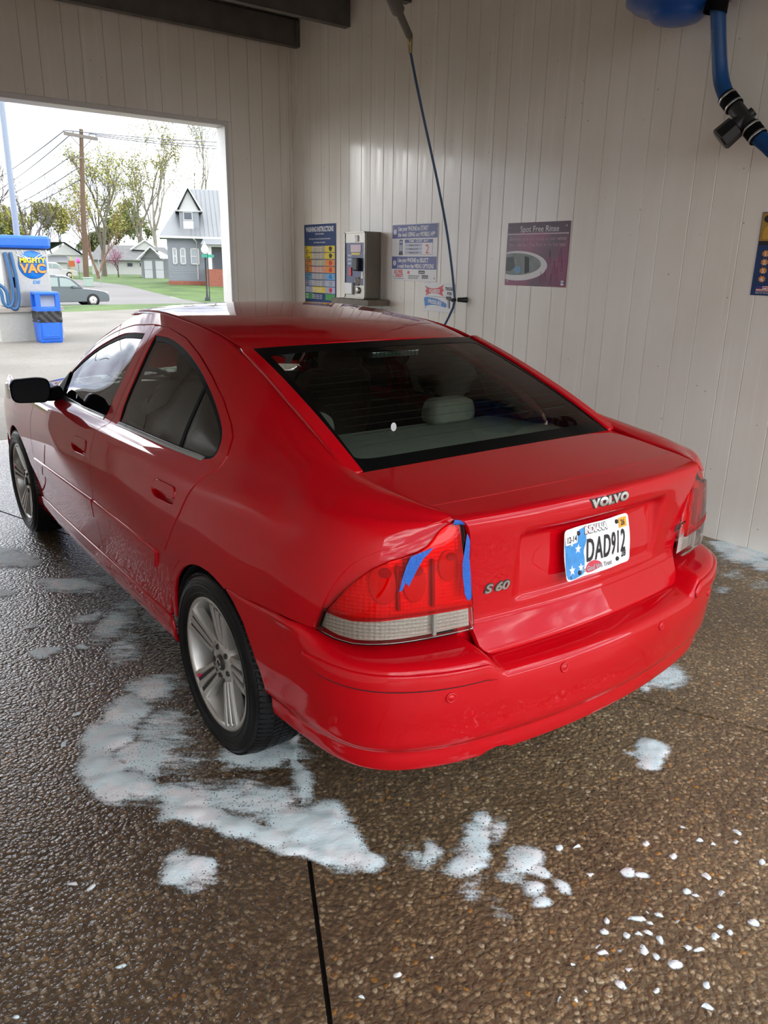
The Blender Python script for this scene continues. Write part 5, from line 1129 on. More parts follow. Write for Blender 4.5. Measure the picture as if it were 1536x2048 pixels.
def ground_mat(name, c0, c1, c2, s1=.35, s2=30, rough=.85, bump=.2):
    ma = bpy.data.materials.new(name); ma.use_nodes = True; n = ma.node_tree; b = n.nodes['Principled BSDF']; g = N(n, 'ShaderNodeNewGeometry')
    a = N(n, 'ShaderNodeTexNoise'); a.inputs['Scale'].default_value = s1; a.inputs['Detail'].default_value = 8; n.links.new(g.outputs['Position'], a.inputs[0])
    f = N(n, 'ShaderNodeTexNoise'); f.inputs['Scale'].default_value = s2; f.inputs['Detail'].default_value = 3; n.links.new(g.outputs['Position'], f.inputs[0])
    r = N(n, 'ShaderNodeValToRGB'); r.color_ramp.elements[0].position = .35; r.color_ramp.elements[0].color = (*c0, 1); r.color_ramp.elements[1].position = .65; r.color_ramp.elements[1].color = (*c1, 1); n.links.new(a.outputs['Fac'], r.inputs[0])
    r2 = N(n, 'ShaderNodeValToRGB'); r2.color_ramp.elements[0].position = .58; r2.color_ramp.elements[0].color = (0, 0, 0, 1); r2.color_ramp.elements[1].position = .72; r2.color_ramp.elements[1].color = (1, 1, 1, 1); n.links.new(f.outputs['Fac'], r2.inputs[0])
    mx = N(n, 'ShaderNodeMix', data_type='RGBA'); mx.inputs[7].default_value = (*c2, 1); n.links.new(r2.outputs[0], mx.inputs[0]); n.links.new(r.outputs[0], mx.inputs[6]); n.links.new(mx.outputs[2], b.inputs['Base Color'])
    bp = N(n, 'ShaderNodeBump'); bp.inputs['Strength'].default_value = bump; bp.inputs['Distance'].default_value = .05; n.links.new(f.outputs['Fac'], bp.inputs['Height']); n.links.new(bp.outputs[0], b.inputs['Normal'])
    b.inputs['Roughness'].default_value = rough; MAT[name] = ma; return ma
LOT = ground_mat('worn_lot_concrete', (0.1302, 0.1151, 0.0924), (0.189, 0.1722, 0.1428), (0.1008, 0.0882, 0.0714), .5, 14, .75, .25)
GRASS = ground_mat('spring_grass', (0.0336, 0.0714, 0.01176), (0.0714, 0.126, 0.02184), (0.126, 0.1428, 0.0252), .5, 9, .9, .6)
ROAD = ground_mat('grey_street', (0.1344, 0.126, 0.1176), (0.168, 0.1596, 0.1512), (0.1176, 0.1092, 0.105), .2, 20, .85, .1)
WALK = ground_mat('pale_sidewalk', (0.2184, 0.1974, 0.168), (0.252, 0.231, 0.2016), (0.1848, 0.168, 0.1428), .4, 12, .8, .1)
area([(-40, 5.5), (40, 5.5), (40, 25.9), (11.3, 25.7), (5.1, 24.3), (0, 23.9), (-40, 22)], 'ground_lot', LOT, 'worn pale concrete lot beyond the exit', 1.5)
area([(-60, -40), (60, -40), (60, -4.9), (-60, -4.9)], 'ground_apron', LOT, 'concrete apron behind the camera at the entrance', 4)
for sg in (-1, 1): area([(sg*2.72, -4.9), (sg*60, -4.9), (sg*60, 5.5), (sg*2.72, 5.5)], 'ground_side', LOT, 'concrete ground beside the wash building', 4)
area([(-40, 22), (0, 23.9), (5.1, 24.3), (11.3, 25.7), (40, 25.9), (60, 27), (60, 29), (12.3, 28.2), (5.5, 28.4), (-40, 27)], 'ground_verge', GRASS, 'narrow strip of green grass along the street', .8)
area([(-40, 27), (5.5, 28.4), (12.3, 28.2), (60, 29), (120, 34), (120, 60), (60, 44), (21, 36), (17.5, 36.5), (17.0, 39.5), (19.5, 62), (24, 130), (16, 130), (15.5, 62), (12, 50), (0, 50), (-60, 50)], 'ground_street', ROAD, 'grey street and side street beyond the grass strip', 2)
area([(17.0, 39.5), (17.5, 36.5), (21, 36), (60, 44), (120, 60), (160, 220), (30, 220), (24, 130), (19.5, 62)], 'ground_lawn', GRASS, 'sloping green lawn in front of the grey house', 3)
area([(-60, 50), (0, 50), (12, 50), (15.5, 62), (16, 130), (24, 130), (30, 220), (-100, 220)], 'ground_far_lawn', GRASS, 'green lawn on the far side of the street', 4)
area([(17.2, 39.0), (18.0, 37.0), (21.5, 36.6), (60, 44.6), (60, 45.6), (21.4, 37.9), (18.6, 38.6), (18.2, 40.2)], 'ground_sidewalk', WALK, 'pale sidewalk round the lawn corner', 1.0, .03)

# ---- vacuum island in the lot
isl = thing('vacuum_island', 'white concrete island carrying the stainless vacuum machine', 'island', (2.05, 15.5, 0))
CONC = pm('painted_concrete', (0.3528, 0.3444, 0.3108), rough=.75, var=.12, bump=.2); STAIN = pm('stainless_cabinet', (0.3528, 0.3528, 0.3444), rough=.34, metal=.65, var=.1); BLUEC = pm('bright_blue_plastic', (0.01008, 0.1092, 0.5208), rough=.38, var=.1, coat=.2)
def rel2(m, o): m.v = [tuple(Vector(p)-o.location) for p in m.v]; return m
rel2(MB().prism([(1.40, 14.95), (2.15, 15.12), (2.70, 15.30), (2.70, 16.3), (1.40, 16.3)], 2, 0, .58), isl).build('island_block', CONC, isl); rel2(MB().prism([(1.36, 14.90), (2.17, 15.08), (2.74, 15.26), (2.74, 16.34), (1.36, 16.34)], 2, .58, .66), isl).build('island_cap', pm('island_cap_concrete', (.30, .27, .23), rough=.8, var=.15), isl)
vm = thing('vacuum_machine', 'stainless vacuum machine with a blue top and globe emblem on the island', 'vacuum machine', (2.1, 15.45, .66))
rel2(MB().box((1.62, 15.18, .66), (2.52, 15.85, 1.80), bevel=.03), vm).build('cabinet', STAIN, vm); rel2(MB().box((1.56, 15.08, 1.80), (2.58, 15.95, 2.05), bevel=.06), vm).build('top_cap', BLUEC, vm); rel2(MB().box((1.30, 15.25, 1.78), (1.72, 15.75, 2.03), bevel=.06), vm).build('top_cap', BLUEC, vm)
fx = 15.172
def disc(cx, cz, r, y, n=40, sx=1): return [(cx+sx*r*math.cos(q), y, cz+r*math.sin(q)) for q in np.linspace(0, 2*math.pi, n)[:-1]]
gl_ = MB(); gl_.lathe([(.275, 0), (.26, .012), (0, .018)], (2.20, fx+.003, 1.49), (0, -1, 0), 40); em = rel2(gl_, vm).build('globe_emblem', pm('globe_blue', (.012, .16, .52), rough=.35, var=.6, scale=9), vm)
for t, z, s_, mt, sx_, of in (('MIGHTY', 1.535, .135, INK_Y, .98, .006), ('VAC', 1.345, .235, INK_O, 1.02, .010)):
    for o_, mm, dy in ((of+.010, INK_NAVY, -.020), (of, mt, -.024)):
        m = text_mb(t, s_, o_, .001, sx_); m.move(frame((2.20, fx+dy, z), (1, 0, 0), (0, 0, 1))); rel2(m, vm).build('emblem_word', mm, vm, fix=False)
for k, x in enumerate((1.92, 2.02, 2.36, 2.47)):
    pts = [(x, fx-.012, 1.78), (x+.03, fx-.012, 1.70), (x-.02, fx-.012, 1.68), (2.12+.05*k, fx-.022, 1.60)]; rel2(MB().tube(pts, .008, 5), vm).build('lightning_print', INK_W, vm)
m = text_mb('DS', .085, .003, .001, 1.3, .25); m.move(frame((2.23, fx-.004, 1.125), (1, 0, 0), (0, 0, 1))); rel2(m, vm).build('maker_mark', INK_CYAN, vm, fix=False)
rel2(MB().box((1.64, 15.176, .70), (2.50, 15.181, 1.17)), vm).build('lower_door', STAIN, vm); rel2(MB().box((1.74, 15.10, 1.05), (1.82, 15.19, 1.25), bevel=.01), vm).build('hose_nozzle_rest', BLACK_TRIM, vm)
vhh = thing('vacuum_station_hose', 'blue hose looped on the left of the vacuum machine', 'hose', (1.7, 15.1, .66))
for off, zl in ((0, .62), (.10, .66)):
    q = [(1.80-off, 15.12, 1.72), (1.83-off, 15.05, 1.35), (1.84-off, 15.02, .95), (1.80-off, 15.00, zl+.10), (1.72-off, 14.98, zl+.02), (1.63-off, 15.0, zl+.12), (1.62-off, 15.02, .95), (1.52-off, 15.05, 1.10), (1.30-off, 15.1, 1.20)]
    sq = Spline(np.arange(9.), np.array(q))(np.linspace(0, 8, 60)); rel2(MB().tube([tuple(p) for p in sq], .034, 10), vhh).build('hose_loop', pm('station_hose_blue', (.02, .085, .20), rough=.45), vhh)
tr_ = thing('trash_can', 'bright blue trash can with a swing top and black bag in front of the island', 'trash can', (2.33, 14.66, 0), .0)
def tap(z0, z1, a0_, b0, a1, b1, m, cx=2.33, cy=14.66):
    m.add([(cx+sx*a, cy+sy*b, z) for z, a, b in ((z0, a0_, b0), (z1, a1, b1)) for sx, sy in ((-1, -1), (1, -1), (1, 1), (-1, 1))], [(0, 3, 2, 1), (4, 5, 6, 7), (0, 1, 5, 4), (1, 2, 6, 5), (2, 3, 7, 6), (3, 0, 4, 7)]); return m
rel2(tap(.03, .46, .262, .235, .285, .255, MB()), tr_).build('bin', BLUEC, tr_); rel2(tap(0, .04, .25, .22, .26, .23, MB()), tr_).build('bin_foot', BLUEC, tr_)
rel2(MB().box((2.33-.215, 14.66-.262, .08), (2.33+.215, 14.66-.238, .40), bevel=.01), tr_).build('bin_front', BLUEC, tr_); rel2(MB().box((2.33-.18, 14.66-.272, .12), (2.33+.18, 14.66-.258, .15), bevel=.005), tr_).build('bin_ridge', BLUEC, tr_)
bag = MB(); bag.grid([[(2.33+(.292+.012*math.sin(q*9+z*60))*(1 if abs(math.cos(q)) > abs(math.sin(q)) else abs(math.cos(q)/math.sin(q)))*np.sign(math.cos(q)), 14.66+(.265+.012*math.sin(q*11+z*40))*(1 if abs(math.sin(q)) >= abs(math.cos(q)) else abs(math.sin(q)/math.cos(q)))*np.sign(math.sin(q)), z) for q in np.linspace(.01, 2*math.pi+.01, 64)[:-1]] for z in (.40, .44, .48, .53, .58, .62)], True, True); rel2(bag, tr_).build('bin_bag', pm('black_bag', (.022, .022, .024), rough=.25, var=.2), tr_)
top = MB(); top.box((2.045, 14.400, .60), (2.615, 14.920, .70), bevel=.02); top.box((2.050, 14.400, .92), (2.610, 14.920, .99), bevel=.03); top.box((2.050, 14.400, .68), (2.150, 14.500, .94)); top.box((2.510, 14.400, .68), (2.610, 14.500, .94)); top.box((2.050, 14.820, .68), (2.150, 14.920, .94)); top.box((2.510, 14.820, .68), (2.610, 14.920, .94)); rel2(top, tr_).build('swing_top', BLUEC, tr_); rel2(MB().box((2.130, 14.600, .70), (2.530, 14.610, .92)), tr_).build('flap', pm('pale_flap', (.45, .5, .55), rough=.5), tr_)
tr_.scale = (.80, .85, 1.0); tr_.location.x = 2.24
lp = MB(); lp.tube([(2.17, 16.10, .66), (2.20, 16.10, 6.2)], [.065, .055], 14); lp_ = tag(lp.build('light_pole', pm('pale_blue_grey_pole', (.22, .26, .32), rough=.4, metal=.1)), 'tall pale grey pole rising behind the vacuum machine', 'pole')

# ---- street furniture
up = thing('utility_pole', 'brown wooden utility pole with crossarm beyond the street', 'utility pole', (16.3, 60.2, -.25))
WOODP = pm('brown_pole_wood', (.115, .072, .045), rough=.85, var=.3, scale=3, bump=.3)
rel2(MB().tube([(16.3, 60.2, -.35), (16.6, 60.2, 5.5), (17.0, 60.2, 10.6)], [.21, .18, .14], 14), up).build('pole', WOODP, up); rel2(MB().box((15.72, 60.02, 10.02), (18.1, 60.16, 10.24), rot=Matrix.Rotation(.07, 3, 'Y')), up).build('crossarm', pm('grey_arm_wood', (.16, .14, .12), rough=.85, var=.2), up)
rel2(MB().box((15.98, 60.05, 8.62), (17.0, 60.13, 8.74)), up).build('crossarm', MAT['grey_arm_wood'], up); rel2(MB().tube([(16.05, 60.1, 8.62), (16.85, 60.1, 7.6)], .03, 6), up).build('brace', WOODP, up)
for s_ in (-1, 1): rel2(MB().tube([(16.95, 60.1, 9.3), (16.95+s_*.75, 60.1, 10.05)], .022, 6), up).build('brace', WOODP, up)
for x in (15.8, 16.4, 17.5, 18.0): rel2(MB().lathe([(.03, 0), (.05, .05), (.06, .10), (.03, .14), (0, .15)], (x, 60.1, 10.25-(x-16.9)*.07), (0, 0, 1), 10), up).build('insulator', INK_GREY, up)
WIRE = pm('wire_grey', (.10, .10, .11), rough=.6)
def wire(a, b, sag, label, r=.034):
    a, b = Vector(a), Vector(b); m = MB(); m.tube([a.lerp(b, t)+Vector((0, 0, -4*sag*t*(1-t))) for t in np.linspace(0, 1, 16)], r, 5, False); tag(m.build('power_wire', WIRE), label, 'wire', 'overhead power wires')
wire((15.8, 60.1, 10.4), (13.0, 130, 7.2), 1.2, 'power wire leaving the crossarm tip towards the far left'); wire((16.4, 60.1, 10.35), (15.5, 130, 7.0), 1.3, 'second power wire from the crossarm towards the far left')
wire((16.0, 60.1, 8.7), (14.0, 125, 6.0), 1.2, 'power wire from the short lower arm to the left'); wire((16.5, 60.1, 8.0), (15.0, 125, 5.2), 1.1, 'sagging wire under the short lower arm'); wire((16.55, 60.1, 7.2), (15.2, 125, 4.6), .9, 'lowest sagging wire left of the pole')
wire((15.8, 60.1, 10.4), (45, 58, 12.2), .5, 'uppermost power wire running right from the crossarm'); wire((17.5, 60.1, 10.35), (45, 57, 11.8), .6, 'middle power wire running right from the crossarm'); wire((18.0, 60.1, 10.25), (45, 56, 11.3), .6, 'lower power wire running right from the crossarm')
wire((-8, 40, 8.3), (22, 44, 11.6), .4, 'high wire crossing the sky above the pole', .024); wire((-8, 40, 7.3), (22, 46, 11.2), .4, 'second high wire crossing the sky at the left', .024)
ls = thing('lamp_post', 'slim dark lamp post with a white globe on the lawn', 'lamp post', (18.35, 42.9, -.65))
DKG = pm('dark_green_iron', (.02, .028, .028), rough=.5)
rel2(MB().lathe([(.16, 0), (.16, .12), (.09, .25), (.05, .5), (.045, 2.55), (.07, 2.6), (.06, 2.7)], (18.35, 42.9, -.65), (0, 0, 1), 14), ls).build('post', DKG, ls); rel2(MB().lathe([(.08, 2.70), (.20, 2.85), (.22, 3.0), (.14, 3.15), (.05, 3.25), (.02, 3.4), (0, 3.42)], (18.35, 42.9, -.65), (0, 0, 1), 16), ls).build('globe', pm('white_lamp_globe', (.75, .75, .74), rough=.3), ls)
ss = thing('street_sign', 'small green street name sign beside the lamp post', 'sign', (18.3, 42.4, -.65)); rel2(MB().tube([(18.28, 42.4, -.65), (18.28, 42.4, 2.05)], .03, 8), ss).build('sign_post', DKG, ss); rel2(MB().box((17.90, 42.38, 1.86), (18.68, 42.40, 2.02)), ss).build('sign_blade', pm('sign_green', (.02, .25, .17), rough=.5), ss)
sp2 = tag(MB().tube([(16.6, 57.6, -.3), (16.55, 57.6, 2.0)], .03, 8).build('sign_post', pm('galvanised_post', (.3, .31, .32), rough=.5, metal=.5)), 'bare grey sign post beside the utility pole', 'post')
ub = MB(); ub.box((15.75, 58.5, -.3), (16.35, 59.1, .35), bevel=.06); o = tag(ub.build('utility_box', pm('pale_green_box', (.28, .36, .30), rough=.6)), 'pale green utility box at the foot of the pole', 'utility box'); ub = MB(); ub.box((15.72, 58.47, .30), (16.38, 59.13, .38), bevel=.02); ub.build('box_lid', MAT['pale_green_box'], o)
og = thing('warning_sign', 'small orange sign on a yellow post by the far street', 'sign', (21.3, 82, -.2)); rel2(MB().tube([(21.3, 82, -.25), (21.35, 82, 1.9)], .05, 6), og).build('sign_post', pm('yellow_post', (.5, .42, .10), rough=.6), og); rel2(MB().box((21.05, 81.9, .95), (21.65, 82, 1.50)), og).build('sign_face', pm('rusty_orange', (.42, .10, .03), rough=.6), og)
pk = MB(); pk.lathe([(0, 0), (.18, .05), (.2, .3), (.1, .5), (0, .55)], (22.3, 83, 1.25), (0, 0, 1), 12); pk_o = tag(pk.build('pink_flag', pm('pink_cloth', (.65, .10, .38), rough=.7)), 'small bright pink flag by the far street', 'flag'); pk = MB(); pk.tube([(22.3, 83, -.22), (22.3, 83, 1.3)], .02, 5); pk.build('flag_stick', DKG, pk_o)

# ---- cars in the street
def street_car(name, label, y, x_front, length, height, zg, paint, facing=1):
    """side view towards the camera; front at +x when facing = 1"""
    c = thing(name, label, 'car', (x_front-facing*length/2, y, zg)); L, Hh = length, height; W = .88
    X = lambda f: facing*(f-.5)*L
    body = [(0, .22), (0, .44), (.02, .56), (.25, .60), (.30, .60), (.66, .585), (.80, .56), (.93, .50), (.985, .42), (1, .30), (.99, .18), (.90, .16), (.10, .16)]
    cab = [(.02, .58), (.05, .80), (.10, .955), (.25, 1.0), (.46, .992), (.585, .94), (.72, .59)]
    m = MB(); pts = smooth_poly(body, True, 4); rows = []
    for yy, k in ((-W, .93), (-W+.06, 1.0), (W-.06, 1.0), (W, .93)): rows.append([(X(.5+(f-.5)*(1 if k == 1 else .985)), yy, Hh*(.38+(z-.38)*k)) for f, z in pts])
    m.grid(rows, True, True); m.add(rows[0], [tuple(range(len(pts)))]); m.add(rows[-1], [tuple(range(len(pts)))]); b = m.build('body', paint, c)
    m = MB(); pts = smooth_poly(cab, False, 5); rows = []
    for yy in (-W+.06, -W+.20, W-.20, W-.06):
        rows.append([(X(f), yy if 1 else 0, Hh*(z if abs(yy) < W-.1 else .58+(z-.58)*.90)) for f, z in pts])
    m.grid(rows, True); m.add(rows[0], [tuple(range(len(pts)))]); m.add(rows[-1], [tuple(range(len(pts)))]); m.build('cabin', paint, c)
    gm = MAT.get('street_car_glass') or pm('street_car_glass', (.30, .37, .35), rough=.08, coat=.6)
    for win in ([(.08, .66), (.10, .88), (.18, .92), (.25, .92), (.25, .645)], [(.27, .645), (.27, .92), (.40, .92), (.46, .915), (.46, .64)], [(.48, .64), (.48, .91), (.55, .89), (.59, .85), (.67, .635)]):
        m = MB(); m.prism([(X(f), Hh*z) for f, z in win], 1, -W+.030, -W+.055); m.build('side_window', gm, c)
    for f in (.17, .815):
        for yy in (-W, W-.2):
            r = .345*height/1.62; m = MB(); m.lathe([(r*.62, 0), (r*.95, 0), (r, .03), (r, .17), (r*.95, .2), (0, .2)], (X(f), yy-.01, r), (0, 1, 0), 24); w_ = m.build('wheel', RUBBER, c)
            m = MB(); m.lathe([(0, .02), (r*.2, .0), (r*.66, .012), (r*.66, .05)], (X(f), yy-.012, r), (0, 1, 0), 20); rim_ = m.build('wheel_rim', ALLOY, w_)
            if yy < 0:
                for q in range(5):
                    a = q*1.2566; m = MB(); m.box((X(f)-.02, yy-.02, r), (X(f)+.02, yy-.008, r+r*.6), rot=Matrix.Rotation(a, 3, 'Y'), piv=(X(f), yy, r)); m.build('spoke', ALLOY, w_)
    m = MB(); m.box((X(.955), -W+.02, Hh*.40), (X(.985), -W+.16, Hh*.47), bevel=.02); m.build('headlight', pm('street_headlight', (.6, .62, .64), rough=.15), c)
    m = MB(); m.box((X(.60), -W-.12, Hh*.60), (X(.63), -W+.02, Hh*.67), bevel=.02); m.build('side_mirror', paint, c)
    m = MB(); m.tube([(X(.13), -W+.16, Hh*1.0), (X(.27), -W+.16, Hh*1.015), (X(.45), -W+.16, Hh*.985)], .02, 6); m.build('roof_rail', INK_GREY, c)
    return c
street_car('parked_suv', 'grey crossover SUV parked on the street behind the vacuum island', 40.2, 11.35, 4.6, 1.56, -.68, pm('grey_metallic_paint', (.105, .125, .13), rough=.3, metal=.5, coat=.8))
street_car('white_suv', 'white SUV parked by the far houses', 84, 22.2, 4.6, 1.62, -.28, pm('white_car_paint', (0.5208, 0.5208, 0.504), rough=.3, coat=.6))

# ---- houses
SIDING = pm('grey_blue_siding', (0.2268, 0.2436, 0.2646), rough=.7, var=.06); SIDING2 = pm('grey_garage_siding', (0.1848, 0.189, 0.1932), rough=.7, var=.06); WHITE_S = pm('white_siding', (0.42, 0.42, 0.3948), rough=.7, var=.06); ROOF_G = pm('grey_metal_roof', (0.1974, 0.2058, 0.21), rough=.5, metal=.3, var=.1); ROOF_D = pm('grey_shingles', (0.126, 0.126, 0.1218), rough=.85, var=.25, scale=2); WTRIM = pm('house_white_trim', (0.5208, 0.5208, 0.504), rough=.6); DARKP = pm('dark_window_pane', (.05, .06, .07), rough=.12, coat=.5)
def window(parent, x0, x1, z0, z1, y, split=True):
    m = MB(); t = .09; m.box((x0, y-.06, z0), (x0+t, y, z1)); m.box((x1-t, y-.06, z0), (x1, y, z1)); m.box((x0, y-.06, z0), (x1, y, z0+t)); m.box((x0, y-.06, z1-t), (x1, y, z1)); 
    if split: m.box((x0, y-.05, (z0+z1)/2-.04), (x1, y, (z0+z1)/2+.04))
    f = m.build('window', WTRIM, parent); m = MB(); m.box((x0+t, y-.03, z0+t), (x1-t, y-.005, z1-t)); m.build('pane', pm('pale_window_pane', (.32, .35, .37), rough=.15, coat=.5), f); return f
# grey house with dormer; front wall at y = 62
Y0 = 62.0; H = thing('grey_house', 'grey blue house with a metal roof and dormer right of the garage', 'house', (23.85, 62, 0))
H.rotation_euler.z = -.377
def hp(m, name, mat, parent=None): m.v = [tuple(Vector(p)-H.location) for p in m.v]; return m.build(name, mat, parent or H)
hp(MB().box((23.6, Y0, -.2), (36, Y0+9, 3.6)), 'wall', SIDING); hp(MB().box((23.55, Y0-.06, -.3), (36, Y0+9, .05)), 'foundation', pm('brick_red', (.26, .09, .06), rough=.85, var=.35, scale=8))
lapm = MB(); lapm.box((23.58, Y0-.02, 0), (36, Y0, .012)); lap = lapm.mesh('siding_board'); lap.materials.append(SIDING)
for k in range(24):
    o = bpy.data.objects.new('siding_board', lap); col.objects.link(o); o.parent = H; o.location = (-23.85, -62, .12+k*.145)
rf = MB(); rf.add([(23.0, Y0-.5, 3.55), (37, Y0-.5, 3.55), (37, Y0+4.5, 7.6), (25.6, Y0+4.5, 7.6), (23.0, Y0+9.5, 3.55), (37, Y0+9.5, 3.55)], [(0, 1, 2, 3), (0, 3, 4), (3, 2, 5, 4), (0, 4, 5, 1)]); roof_ = hp(rf, 'roof', ROOF_G); 
hp(MB().box((23.0, Y0-.52, 3.42), (37, Y0-.46, 3.58)), 'eave', WTRIM); 
for k in range(34): hp(MB().tube([(25.6+k*.36, Y0-.45, 3.62), (25.6+k*.36, Y0+4.45, 7.62)], .018, 4), 'roof_seam', ROOF_G, H) if k % 1 == 0 else None
dm = MB(); dx0, dx1, dy, dz0, dz1, dzp = 24.75, 26.05, Y0+.35, 3.9, 5.75, 7.35
dm.prism([(dx0, dz0), (dx1+.25, dz0), (dx1+.25, dz1), ((dx0+dx1+.25)/2, dzp-.15), (dx0, dz1)], 1, dy, dy+4); hp(dm, 'dormer', SIDING)
dr_ = MB(); cxm = (dx0+dx1+.25)/2
for s_, e_ in ((-1, dx0-.3), (1, dx1+.55)): dr_.add([(cxm, dy-.35, dzp+.08), (e_, dy-.35, dz1-.12), (e_, dy+4, dz1-.12), (cxm, dy+4, dzp+.08), (cxm, dy-.35, dzp-.06), (e_, dy-.35, dz1-.28), (e_, dy+4, dz1-.28), (cxm, dy+4, dzp-.06)], [(0, 1, 2, 3), (7, 6, 5, 4), (0, 4, 5, 1), (1, 5, 6, 2), (2, 6, 7, 3)])
hp(dr_, 'dormer_roof', ROOF_G); hp(MB().tube([(dx0-.28, dy-.37, dz1-.2), (cxm, dy-.37, dzp), (dx1+.53, dy-.37, dz1-.2)], .07, 5), 'dormer_bargeboard', WTRIM); hp(MB().box((dx0-.25, dy-.1, dz1-.24), (dx1+.5, dy, dz1-.10)), 'dormer_eave', WTRIM); hp(MB().prism([(dx0+.05, dz1-.1), (dx1+.2, dz1-.1), (cxm, dzp-.25)], 1, dy-.04, dy-.005), 'gable_panel', WTRIM)
dw = hp(MB().box((25.05, dy-.05, 4.85), (25.80, dy, 5.50)), 'window', WTRIM); hp(MB().box((25.12, dy-.07, 4.92), (25.73, dy-.04, 5.44)), 'pane', DARKP, dw); hp(MB().box((25.02, dy-.05, 4.05), (25.84, dy, 4.80)), 'window_panel', WTRIM)
for x0, x1 in ((24.0, 24.36), (24.60, 25.06), (25.45, 26.15)):
    f = window(H, x0, x1, 1.38, 2.68, Y0-.02); f.location = -H.location
    for ch in f.children: pass
pz = MB(); pz.box((26.6, Y0-2.4, -.3), (36, Y0, 1.05)); hp(pz, 'porch_wall', MAT['brick_red']); hp(MB().box((26.4, Y0-2.5, 2.78), (36, Y0, 2.98)), 'porch_beam', WTRIM); pr_ = MB(); pr_.add([(26.2, Y0-2.8, 2.95), (36, Y0-2.8, 2.95), (36, Y0+.1, 3.55), (26.6, Y0+.1, 3.55)], [(0, 1, 2, 3)]); hp(pr_, 'porch_roof', ROOF_G)
for x in (26.75, 28.6): hp(MB().box((x, Y0-2.4, 1.05), (x+.30, Y0-2.1, 2.8)), 'porch_column', WTRIM)
hp(MB().box((27.35, Y0-.06, .2), (28.3, Y0-.01, 2.4)), 'front_door', DARKP); hp(MB().tube([(25.7, Y0-.55, 3.45), (25.95, Y0-.3, 3.2), (25.98, Y0-.06, 3.0), (25.98, Y0-.06, .2)], .05, 6), 'downspout', WTRIM)
# garage
GX = thing('garage', 'low grey double garage with two white doors left of the grey house', 'garage', (29.6, 85, -.2))
GX.rotation_euler.z = -.34
def gp(m, name, mat, parent=None): m.v = [tuple(Vector(p)-GX.location) for p in m.v]; return m.build(name, mat, parent or GX)
gp(MB().box((29.6, 85, -.4), (32.9, 92, 1.9)), 'wall', SIDING2); gp(MB().prism([(29.6, 1.85), (31.75, 1.85), (30.65, 3.0)], 1, 85.0, 85.3), 'gable', SIDING2)
gr_ = MB(); gr_.add([(29.2, 84.5, 1.75), (30.65, 84.5, 3.1), (30.65, 92, 3.1), (29.2, 92, 1.75)], [(0, 1, 2, 3)]); gr_.add([(30.65, 84.5, 3.1), (33.2, 84.7, 1.85), (33.2, 92, 1.85), (32.5, 92, 3.1), (32.3, 87, 3.1)], [(0, 1, 4), (1, 2, 3, 4)]); gp(gr_, 'roof', ROOF_D)
gp(MB().tube([(29.2, 84.45, 1.72), (30.65, 84.45, 3.07), (32.0, 84.45, 1.82)], .09, 5), 'bargeboard', WTRIM)
for x in (29.9, 31.1): d_ = gp(MB().box((x, 84.93, -.3), (x+.85, 85.0, 1.62)), 'garage_door', pm('white_garage_door', (.46, .47, .48), rough=.6)); gp(MB().tube([(x, 84.92, .7), (x+.85, 84.92, .7)], .015, 4), 'door_groove', SIDING2, d_)
# white bungalow
BW = thing('white_bungalow', 'long white bungalow with a grey roof behind the leaning trees', 'house', (30.2, 105, -.1))
BW.rotation_euler.z = -.29
def bp_(m, name, mat, parent=None): m.v = [tuple(Vector(p)-BW.location) for p in m.v]; return m.build(name, mat, parent or BW)
bp_(MB().box((30.2, 105, -.5), (38.5, 114, 1.75)), 'wall', WHITE_S); r_ = MB(); r_.add([(29.8, 104.3, 1.65), (39.0, 104.3, 1.65), (38.6, 109, 3.6), (31.4, 109, 3.6)], [(0, 1, 2, 3)]); bp_(r_, 'roof', ROOF_D); bp_(MB().prism([(35.4, 3.05), (39.2, 2.9), (37.2, 4.2)], 1, 107, 112), 'gable', WHITE_S); bp_(MB().tube([(35.3, 106.9, 3.0), (37.2, 106.9, 4.25), (39.3, 106.9, 2.85)], .12, 5), 'bargeboard', WTRIM)
for x0 in (34.6, 36.2): f = bp_(MB().box((x0, 104.93, .85), (x0+.75, 105, 1.35)), 'window', INK_GREY); bp_(MB().box((x0+.06, 104.91, .9), (x0+.69, 104.95, 1.3)), 'pane', DARKP, f)
# far left house
FL = thing('far_house', 'small white gabled house behind the white SUV', 'house', (27.2, 117, 0))
FL.rotation_euler.z = -.24
def fp(m, name, mat, parent=None): m.v = [tuple(Vector(p)-FL.location) for p in m.v]; return m.build(name, mat, parent or FL)
fp(MB().box((27.2, 117, -.5), (32.4, 124, 2.3)), 'wall', WHITE_S); fp(MB().prism([(28.2, 2.2), (32.2, 2.2), (30.2, 3.7)], 1, 116.8, 117.2), 'gable', WHITE_S); r_ = MB(); r_.add([(26.4, 116.3, 2.1), (28.4, 116.3, 3.9), (30.2, 116.6, 3.95), (30.2, 125, 3.95), (26.4, 125, 2.0)], [(0, 1, 2, 3, 4)]); r_.add([(30.2, 116.3, 3.95), (33.0, 116.3, 2.0), (33.0, 125, 2.0), (30.2, 125, 3.95)], [(0, 1, 2, 3)]); fp(r_, 'roof', ROOF_D)
fp(MB().box((27.4, 115.5, -.4), (30.2, 117, 1.3)), 'porch', WHITE_S); r_ = MB(); r_.add([(27.0, 115.2, 1.2), (30.6, 115.2, 1.2), (30.2, 117.1, 2.1), (27.4, 117.1, 2.1)], [(0, 1, 2, 3)]); fp(r_, 'porch_roof', ROOF_G); f = fp(MB().box((28.4, 115.42, .1), (29.3, 115.5, .95)), 'window', WTRIM); fp(MB().box((28.5, 115.40, .18), (29.2, 115.45, .88)), 'pane', DARKP, f)

